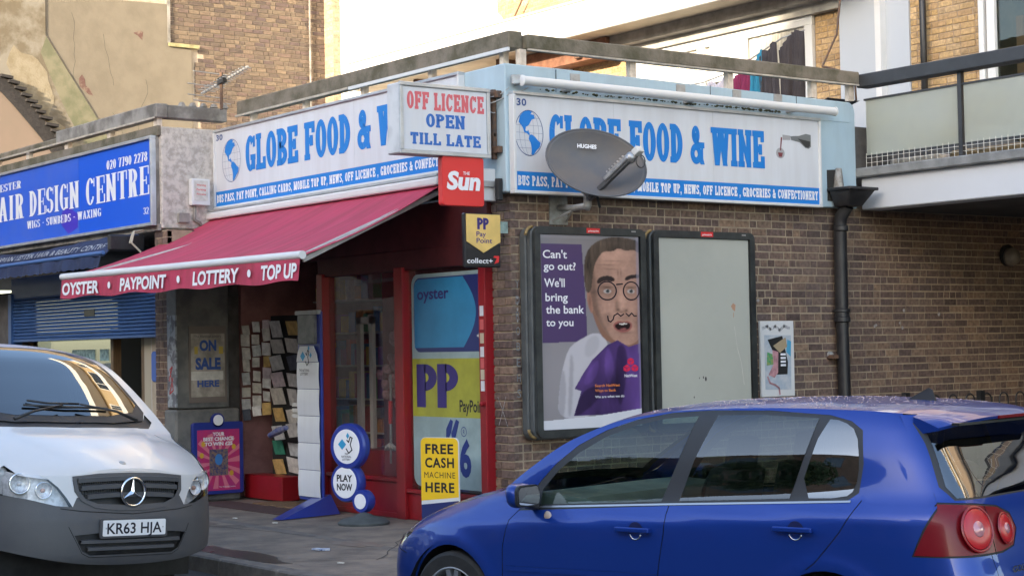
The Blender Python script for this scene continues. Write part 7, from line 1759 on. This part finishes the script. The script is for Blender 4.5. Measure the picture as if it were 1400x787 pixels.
    bl(MB().box(.25, 1.20, -.55, .55, .3, .66), 'engine_bay', m_seam); bl(MB().box(1.18, 1.21, -.72, .72, .3, .9), 'bulkhead', m_seam)
    for y in (-.80, .80):
        bl(MB().box(1.3, 3.1, y - .04 * (1 if y > 0 else -1) - .02, y - .02 * (1 if y > 0 else -1), .3, .9), 'door_card', m_seat)
    for x, y in ((.84, .76), (3.42, .76), (.84, -.76), (3.42, -.76)):
        bl(MB().grid(18, 1, lambda u, v, x=x, y=y: (x + .375 * cos(pi * (-.04 + 1.08 * u)), y + (.06 if y > 0 else -.06) - (.34 if y > 0 else -.34) * v, .31 + .375 * sin(pi * (-.04 + 1.08 * u)))).box(x - .37, x + .37, y - (.28 if y > 0 else -.28), y - (.27 if y > 0 else -.27), .2, .66), 'wheel_well', m_seam)
        wheel(root, (x, y - (.03 if y > 0 else -.03), .31), 1 if y > 0 else -1)
    # water droplets on the roof
    RD = random.Random(8); g = MB()
    for i in range(900):
        s, y = RD.uniform(2.1, 3.9), RD.uniform(-.56, .58); p = Vector(topf(s, y)); r = RD.uniform(.0015, .004)
        g.add([(p.x - r, p.y - r, p.z), (p.x + r, p.y - r, p.z), (p.x + r, p.y + r, p.z), (p.x - r, p.y + r, p.z), (p.x, p.y, p.z + r * .9)], [(0, 1, 4), (1, 2, 4), (2, 3, 4), (3, 0, 4)])
    bl(g, 'water_drop', mat('water_drop', (.04, .08, .3), .05, coat=1), kind='stuff', smooth=True)
    return root
car = hatchback()

# ------------------------------------------------------------------ WHITE VAN
def van():
    S = .955; h = .162
    root = bpy.data.objects.new('parked_van', None); COL.objects.link(root); OFF[root.name] = Vector((0, 0, 0))
    tag(root, 'white panel van with dark grey plastic bumper parked at the kerb', 'van')
    hd = Vector((cos(h), sin(h), 0)); lf = Vector((-sin(h), cos(h), 0)); rl = .054
    l2 = lf * cos(rl) - up * sin(rl); uz = up * cos(rl) + lf * sin(rl)
    Mx = Matrix((-hd * S, l2 * S, uz * S)).transposed().to_4x4(); Mx.translation = Vector((1.093, -4.065, -.12 + .014)); root.matrix_world = Mx
    # local x rearwards, y towards the kerb, z up
    T = mono([.02, .08, .2, .4, .6, .84, .92, 1.1, 1.35, 1.6, 1.8, 2.1, 2.6, 4.75], [.90, .945, 1.01, 1.10, 1.175, 1.235, 1.27, 1.42, 1.61, 1.775, 1.85, 1.885, 1.90, 1.90])
    ZE = mono([.02, .08, .2, .4, .6, .84, .92, 1.1, 1.35, 1.6, 1.8, 2.1, 2.6, 4.75], [.84, .87, .925, .99, 1.06, 1.145, 1.19, 1.35, 1.545, 1.705, 1.775, 1.82, 1.84, 1.84])
    WZ = mono([.2, .35, .55, .8, 1.0, 1.15, 1.3, 1.7, 1.85], [.93, .975, .99, .99, .98, .96, .92, .81, .76])
    FR = mono([.20, .28, .36, .46, .58, .66, .72, .80, .90, 1.0], [.09, .03, .005, .0, .005, .02, .035, .05, .07, .10])
    sc, pf = 1.0, 3.1
    def Wb(s, z): return WZ(z)
    def plan(y, z, s_=0):
        u = min(abs(y) / (Wb(0, z) + .004), .9995); return sc - (sc - FR(z)) * (1 - u ** pf) ** (1 / pf)
    def frontf(y, z): return (plan(y, z), y, z)
    def side(s, z):
        w = Wb(s, z)
        if s < sc: u = (sc - s) / (sc - FR(z)); w *= max(1 - min(u, .999) ** pf, 1e-6) ** (1 / pf)
        e = ZE(s); k = max(0, (z - (e - .10)) / .10); w -= (.05 if s < .9 else .02) * k * k
        return (s, w, z)
    def topf(s, y):
        wt = side(s, ZE(s))[1]; c = T(s) - ZE(s); q = 3.4 if s < .9 else 2.8
        k = min(max((s - .15) / .2, 0), 1) * min(max((.9 - s) / .1, 0), 1); yc = .30 + .36 * min(max(s, 0), .9) / .9; r_ = 1 / (1 + math.exp(-(abs(y) - yc) / .022))
        return (s, y, T(s) - c * min(abs(y) / max(wt, .05), 1.25) ** q - .011 * k * (1 - 0) * r_)
    kf = .90; uf = (1 - kf ** pf) ** (1 / pf)
    # bonnet leading edge
    ytop = lambda y: topf(plan(y, .92) + .012, y)[2]
    yl = np.linspace(-.880, .880, 61); zt = [ytop(y) + .010 for y in yl]
    zb = lambda y: .285 + .115 * (abs(y) / .880) ** 2.4
    fdom = [(y, zb(y)) for y in np.linspace(.80, -.80, 25)] + [(-.880 + .0, z) for z in np.linspace(zb(.880), zt[0], 12)][:-1] + list(zip(yl, zt)) + [(.880, z) for z in np.linspace(zt[-1], zb(.880), 12)][1:]
    gr = [(-.455, .905), (-.25, .925), (0, .93), (.25, .925), (.455, .905), (.445, .80), (.40, .735), (.30, .685), (.12, .665), (-.12, .665), (-.30, .685), (-.40, .735), (-.445, .80)]
    gri = [(-.425, .885), (0, .905), (.425, .885), (.415, .81), (.37, .75), (.28, .715), (0, .70), (-.28, .715), (-.37, .75), (-.415, .81)]
    def lampp(sg): return [(sg * .465, .695), (sg * .50, .755), (sg * .555, .83), (sg * .62, .89), (sg * .70, .925), (sg * .80, .945), (sg * .92, .95), (sg * .965, .90), (sg * .965, .82), (sg * .93, .785), (sg * .75, .75), (sg * .58, .705)]
    lowg = [(-.46, .50), (-.26, .515), (0, .52), (.26, .515), (.46, .50), (.40, .39), (.34, .36), (-.34, .36), (-.40, .39)]
    white_lip = [(-.60, .955), (-.48, .915), (-.25, .932), (0, .938), (.25, .932), (.48, .915), (.60, .955), (.6, 1.1), (-.6, 1.1)]
    nose_w = [(-.50, .92), (-.46, .905), (-.445, .80), (-.40, .735), (-.47, .70), (-.53, .69), (-.475, .76), (-.5, .865), (-.56, .93)]
    seam = lambda L, w=.007: ('seam', band(dens(L, .05, False), w), -.006)
    regs = [('lamp', lampp(1), .004), ('lampR', lampp(-1), .004), ('grille_in', gri, -.035), ('grille', gr, .006), ('low_grille', lowg, -.03), 
            seam([(-.55, .685), (-.40, .665), (0, .640), (.40, .665), (.55, .685)]), seam([(-.5, .56), (-.47, .50), (-.40, .375), (-.34, .345), (.34, .345), (.40, .375), (.47, .50), (.5, .56)], .005),
            ('bumper', [(-1, .1), (1, .1), (1, .80), (.93, .785), (.75, .75), (.58, .705), (.465, .695), (.43, .76), (0, .80), (-.43, .76), (-.465, .695), (-.58, .705), (-.75, .75), (-.93, .785), (-1, .80)], .0)]
    P = Parts(); P.add(patch(fdom, regs, frontf, (.045, .035), centre=(2, 0, .6)))
    sF = lambda z: plan(.880, z)
    sdom = [(sF(z), z) for z in np.linspace(.40, .965, 14)] + [(s, ZE(s)) for s in np.linspace(.37, 4.72, 90)] + [(4.72, .30), (1.3, .30), (.6, .40)]
    circ = lambda cx, cz, r, n=36: [(cx + r * cos(2 * pi * i / n), cz + r * sin(2 * pi * i / n)) for i in range(n)]
    dw = [(1.08, 1.19), (1.20, 1.33), (1.42, 1.50), (1.66, 1.66), (1.80, 1.70), (2.20, 1.72), (2.22, 1.13), (1.3, 1.08)]
    sregs = [(None, circ(.98, .32, .38)), ('lamp', [(.2, .72), (.2, .95), (.36, .95), (.43, .935), (.475, .90), (.47, .83), (.42, .79), (.30, .775)], .004), ('glass_s', dw), ('win_trim', [(1.0, 1.14), (1.18, 1.36), (1.42, 1.55), (1.66, 1.70), (1.80, 1.74), (2.25, 1.76), (2.27, 1.08), (1.2, 1.02)], -.003),
             ('bumper', [(0, .1), (0, .80), (.42, .79), (.58, .70), (.62, .1)]), seam([(1.42, .3), (1.38, .6), (1.22, .95), (1.02, 1.15)]), seam([(2.32, .3), (2.32, 1.75)])]
    sp_ = patch(sdom, sregs, side, (.07, .05), centre=(2.3, 0, .7)); P.add(sp_, rename={}); P2 = Parts(); P2.add(sp_, mirror=True)
    left = [(s, side(s, ZE(s))[1]) for s in np.linspace(.38, 4.72, 80)]
    ysn = np.linspace(-left[0][1], left[0][1], 50)
    nose = [(plan(y, .92) + .002, y) for y in ysn][1:-1]
    tdom = left + [(s, -w) for s, w in left[::-1]] + nose
    ws = [(.99, 0), (1.0, .40), (1.06, .66), (1.14, .735), (1.40, .70), (1.66, .645), (1.72, .60), (1.755, .3), (1.765, 0), (1.755, -.3), (1.72, -.60), (1.66, -.645), (1.40, -.70), (1.14, -.735), (1.06, -.66), (1.0, -.40)]
    wsb = [(.93, 0), (.94, .42), (1.0, .72), (1.08, .775), (1.40, .735), (1.68, .675), (1.76, .63), (1.79, .3), (1.80, 0), (1.79, -.3), (1.76, -.63), (1.68, -.675), (1.40, -.735), (1.08, -.775), (1.0, -.72), (.94, -.42)]
    cowl = [(.84, 0), (.86, .42), (.92, .72), (1.0, .80), (1.06, .77), (1.0, .72), (.94, .42), (.93, 0), (.94, -.42), (1.0, -.72), (1.06, -.77), (1.0, -.80), (.92, -.72), (.86, -.42)]
    P.add(patch(tdom, [('wscreen', ws), ('win_trim', wsb, -.002), ('cowl', cowl, -.012), ('body', [(.8, 1), (.84, .86), (.84, .0), (.84, -.86), (.8, -1), (5, -1), (5, 1)]), seam([(plan(y, .92) + .30 + .48 * ((.86 - abs(y)) / .2), y) for y in (.84, .80, .74, .68)], .006), seam([(plan(y, .92) + .30 + .48 * ((.86 - abs(y)) / .2), -y) for y in (.84, .80, .74, .68)], .006), ('bonnet', [(-.1, -1), (-.1, 1), (.84, 1), (.84, -1)])], topf, (.05, .05), centre=(2.3, 0, .2)))
    wp = mat('van_white', (.53, .53, .53), .35, coat=.6, var=.25, vscale=2.5, vcol=(.47, .475, .485)); wp.node_tree.nodes['Principled BSDF'].inputs['Coat Roughness'].default_value = .12
    m_pl = mat('van_grey_plastic', (.062, .064, .07), .55, var=.5, vscale=3, vcol=(.085, .085, .085), bump=.08, bscale=150)
    m_seam = MATS['seam_black']; m_trim = MATS['rubber_black']; gw = glass('van_windscreen', (.10, .12, .12), ior=2.5)
    m_clear = glass('van_lens', (.92, .93, .94), ior=1.6)
    spec = {'body': ('body', wp), 'bonnet': ('bonnet', wp), 'bumper': ('bumper', m_pl), 'grille': ('grille_frame', m_pl), 'grille_in': ('grille_mesh', m_black), 'low_grille': ('lower_grille', m_black), 'seam': ('panel_gap', m_seam),
            'lamp': ('headlight', m_clear), 'lampR': ('headlight', m_clear), 'wscreen': ('windscreen', gw), 'win_trim': ('window_trim', m_trim), 'cowl': ('scuttle', m_trim), 'glass_s': ('window', gw)}
    P.build(spec, root); P2.build(spec, root)
    def bl(g, n, m, par=None, **k): return g.build(n, m, par or root, **k)
    bl(MB().box(.50, .60, -.84, .84, .14, .46), 'under_bumper_blackout', m_black)  # black box added to keep the space under the bumper dark
    for sg in (1, -1): bl(MB().lathe([(0, -.05), (.03, -.04), (.05, 0), (.03, .04), (0, .05)], (.43, sg * .815, .915), Z, 16), 'inner_wing', wp, smooth=True)
    # headlamp innards
    m_refl = mat('lamp_reflector', (.8, .81, .83), .38, metal=.35, var=.6, vscale=45, vcol=(.35, .36, .38)); m_chr = MATS['chrome']
    for sg in (1, -1):
        rgn = [(('shell'), lampp(sg), -.07)]
        d = patch(fdom, [('shell', lampp(sg), -.06)], frontf, (.05, .04), centre=(2, 0, .6)); v, f, n = d['shell']
        hb = Parts(); hb.d['s'] = (v, f, n)
        d2 = patch(sdom, [('shell', sregs[1][1], -.05)], side, (.05, .04), centre=(2.3, 0, .7))['shell']; hb.add({'s': d2}, mirror=(sg < 0)); hb.build({'s': ('lamp_housing', mat('lamp_housing', (.55, .56, .58), .4, metal=.3, var=.5, vscale=30))}, root)
        for y, z, r in ((.64, .81, .055), (.775, .855, .068), (.895, .88, .042)):
            c = Vector(frontf(sg * y, z)); nn = Vector((-1, sg * (y - .45) * .9, .05)).normalized(); c -= nn * .05
            ho = bl(MB().lathe([(r, .026), (r * .93, .012), (r * .6, .004), (r * .3, .0), (0, -.001)], c, nn, 26, cap=False), 'lamp_bowl', m_refl, smooth=True)
            bl(MB().lathe([(r * .97, .026), (r * 1.07, .030), (r * 1.09, .012)], c, nn, 26, cap=False), 'bowl_ring', m_chr, ho, smooth=True)
            bl(MB().lathe([(.016, -.01), (.016, .015), (.010, .022), (0, .024)], c, nn, 12), 'bulb', mat('amber_bulb' if (y > .8 or y < .65) else 'clear_bulb', (.5, .28, .2) if (y > .8 or y < .65) else (.7, .7, .72), .1), ho, smooth=True)
    # grille bars
    for z, hw in ((.765, .36), (.825, .40), (.878, .42)):
        g = MB(); n_ = 24
        for i in range(n_ + 1):
            y = -hw + 2 * hw * i / n_; x = plan(y, z) - .008; zz = z + .015 * (1 - (y / hw) ** 2)
            g.v += [(x - .008, y, zz - .018), (x - .008, y, zz + .012), (x + .03, y, zz + .018), (x + .03, y, zz - .016)]
        for i in range(n_):
            for j in range(4): g.f.append((i * 4 + j, i * 4 + (j + 1) % 4, (i + 1) * 4 + (j + 1) % 4, (i + 1) * 4 + j))
        g.t = [.5] * len(g.v); bl(g, 'grille_bar', m_pl, smooth='auto')
    g = MB()
    for i in range(46):
        y = -.40 + .8 * i / 45
        g.box(plan(y, .8) + .028, plan(y, .8) + .034, y - .0035, y + .0035, .71 + .04 * (abs(y) / .4) ** 2, .89)
    bl(g, 'grille_rib', m_pl, kind='stuff')
    for z, hw in ((.405, .36), (.455, .41)):
        g = MB(); n_ = 20
        for i in range(n_ + 1):
            y = -hw + 2 * hw * i / n_; x = plan(y, z) + .004; g.v += [(x - .006, y, z - .013), (x - .006, y, z + .009), (x + .03, y, z + .013), (x + .03, y, z - .012)]
        for i in range(n_):
            for j in range(4): g.f.append((i * 4 + j, i * 4 + (j + 1) % 4, (i + 1) * 4 + (j + 1) % 4, (i + 1) * 4 + j))
        g.t = [.5] * len(g.v); bl(g, 'lower_grille_bar', m_pl, smooth='auto')
    # three pointed star
    c = Vector((plan(0, .80) - .030, 0, .795)); R_ = .098
    st_ = MB().tube([(c.x, c.y + R_ * cos(2 * pi * i / 40), c.z + R_ * sin(2 * pi * i / 40)) for i in range(41)], .0095, 8, cap=False)
    so_ = bl(st_, 'emblem_ring', m_chr, smooth=True)
    g = MB()
    for k in range(3):
        t = radians(90 + 120 * k); tip = Vector((0, cos(t), sin(t))) * R_; sd = Vector((0, -sin(t), cos(t))) * .017
        b0 = c - Vector((.012, 0, 0)); bk = c + Vector((.004, 0, 0)); l_ = Vector((0, cos(t + radians(60)), sin(t + radians(60)))) * .019; r_2 = Vector((0, cos(t - radians(60)), sin(t - radians(60)))) * .019
        g.add([b0, c + l_ + Vector((.002, 0, 0)), c + tip, c + r_2 + Vector((.002, 0, 0)), bk], [(0, 2, 1), (0, 3, 2), (4, 1, 2), (4, 2, 3), (0, 1, 4), (0, 4, 3)])
    bl(g, 'emblem_star', m_chr, so_)
    bl(MB().lathe([(0, 0), (R_ * .96, 0), (R_ * .96, .004), (0, .004)], c + Vector((.016, 0, 0)), X, 32), 'emblem_back', m_black, so_)
    bl(MB().lathe([(.0, .006), (.022, .004), (.026, 0)], Vector(topf(.17, 0)), Vector((-.6, 0, 1)), 20), 'bonnet_badge', m_galv, smooth=True)
    # number plate
    px = plan(0, .545) - .012
    pt = bl(MB().prism(rrect(-.26, .490, .26, .601, .01), (px, 0, 0), Y, Z, -X, 0, .006), 'number_plate', mat('plate_white', (.74, .75, .76), .3, coat=.3))
    a_ = MB(); sans(a_, 'KR63 HJA', Vector((px - .0068, 0, .507)), Y, Z, -X, width=.455, height=.077, bold=.018, align='c'); bl(a_, 'plate_characters', m_blackprint, pt)
    for y in (-.235, .237): bl(MB().lathe([(.006, 0), (0, .002)], (px - .0065, y, .545), -X, 10), 'plate_screw', m_galv, pt)
    bl(MB().prism(rrect(-.28, .475, .28, .615, .02), (px + .012, 0, 0), Y, Z, -X, 0, .012), 'plate_plinth', m_pl)
    # bumper creases
    for z, k in ((.605, .010),):
        pass
    # wipers
    def wtop(s, y, d=.02): p = Vector(topf(s, y)); return p + Vector((-d * .6, 0, d))
    for L_ in ([(.97, .52), (1.03, .25), (1.035, -.10), (1.05, -.38)], [(.93, -.15), (1.02, -.35), (1.04, -.60)]):
        pass
    w1 = bl(MB().tube([wtop(.95, .62, .03), wtop(.99, .45, .05), wtop(1.04, .16, .045)], [.014, .010, .007], 8), 'wiper', m_black, smooth=True)
    bl(MB().tube([wtop(1.05, .42, .015), wtop(1.045, .05, .018), wtop(1.06, -.30, .015)], .009, 6), 'wiper_blade', m_black, w1, smooth=True)
    w2 = bl(MB().tube([wtop(.93, -.45, .03), wtop(.97, -.28, .05), wtop(1.03, .0, .045)], [.014, .010, .007], 8), 'wiper', m_black, smooth=True)
    bl(MB().tube([wtop(1.075, .18, .016), wtop(1.07, -.1, .02), wtop(1.10, -.25, .015)], .009, 6), 'wiper_blade', m_black, w2, smooth=True)
    # interior shell
    bl(MB().box(1.0, 1.35, -.75, .75, 1.0, 1.10), 'dashboard', m_trim); bl(MB().box(2.35, 2.38, -.85, .85, .3, 1.75), 'bulkhead', mat('van_bulkhead', (.10, .10, .10), .8))
    for y in (-.5, .0, .5): bl(MB().box(1.9, 2.05, y - .2, y + .2, .7, 1.42), 'seat', MATS['seat_cloth'], bevel=.04, seg=2)
    bl(MB().box(.72, 4.7, -.8, .8, .26, .40), 'floor_pan', m_trim); bl(MB().box(.35, .95, -.6, .6, .4, .85), 'engine', m_seam); bl(MB().box(4.70, 4.72, -.9, .9, .25, 1.8), 'rear_doors', wp)
    for x in (.98, 3.98):
        for sg in (1, -1):
            bl(MB().grid(18, 1, lambda u, v, x=x, sg=sg: (x + .40 * cos(pi * (-.04 + 1.08 * u)), sg * (.92 - .4 * v), .32 + .40 * sin(pi * (-.04 + 1.08 * u)))).box(x - .39, x + .39, sg * .52, sg * .53, .2, .70), 'wheel_well', m_seam); wheel(root, (x, sg * .80, .32), sg, R_=.32)
    return root
vn = van()
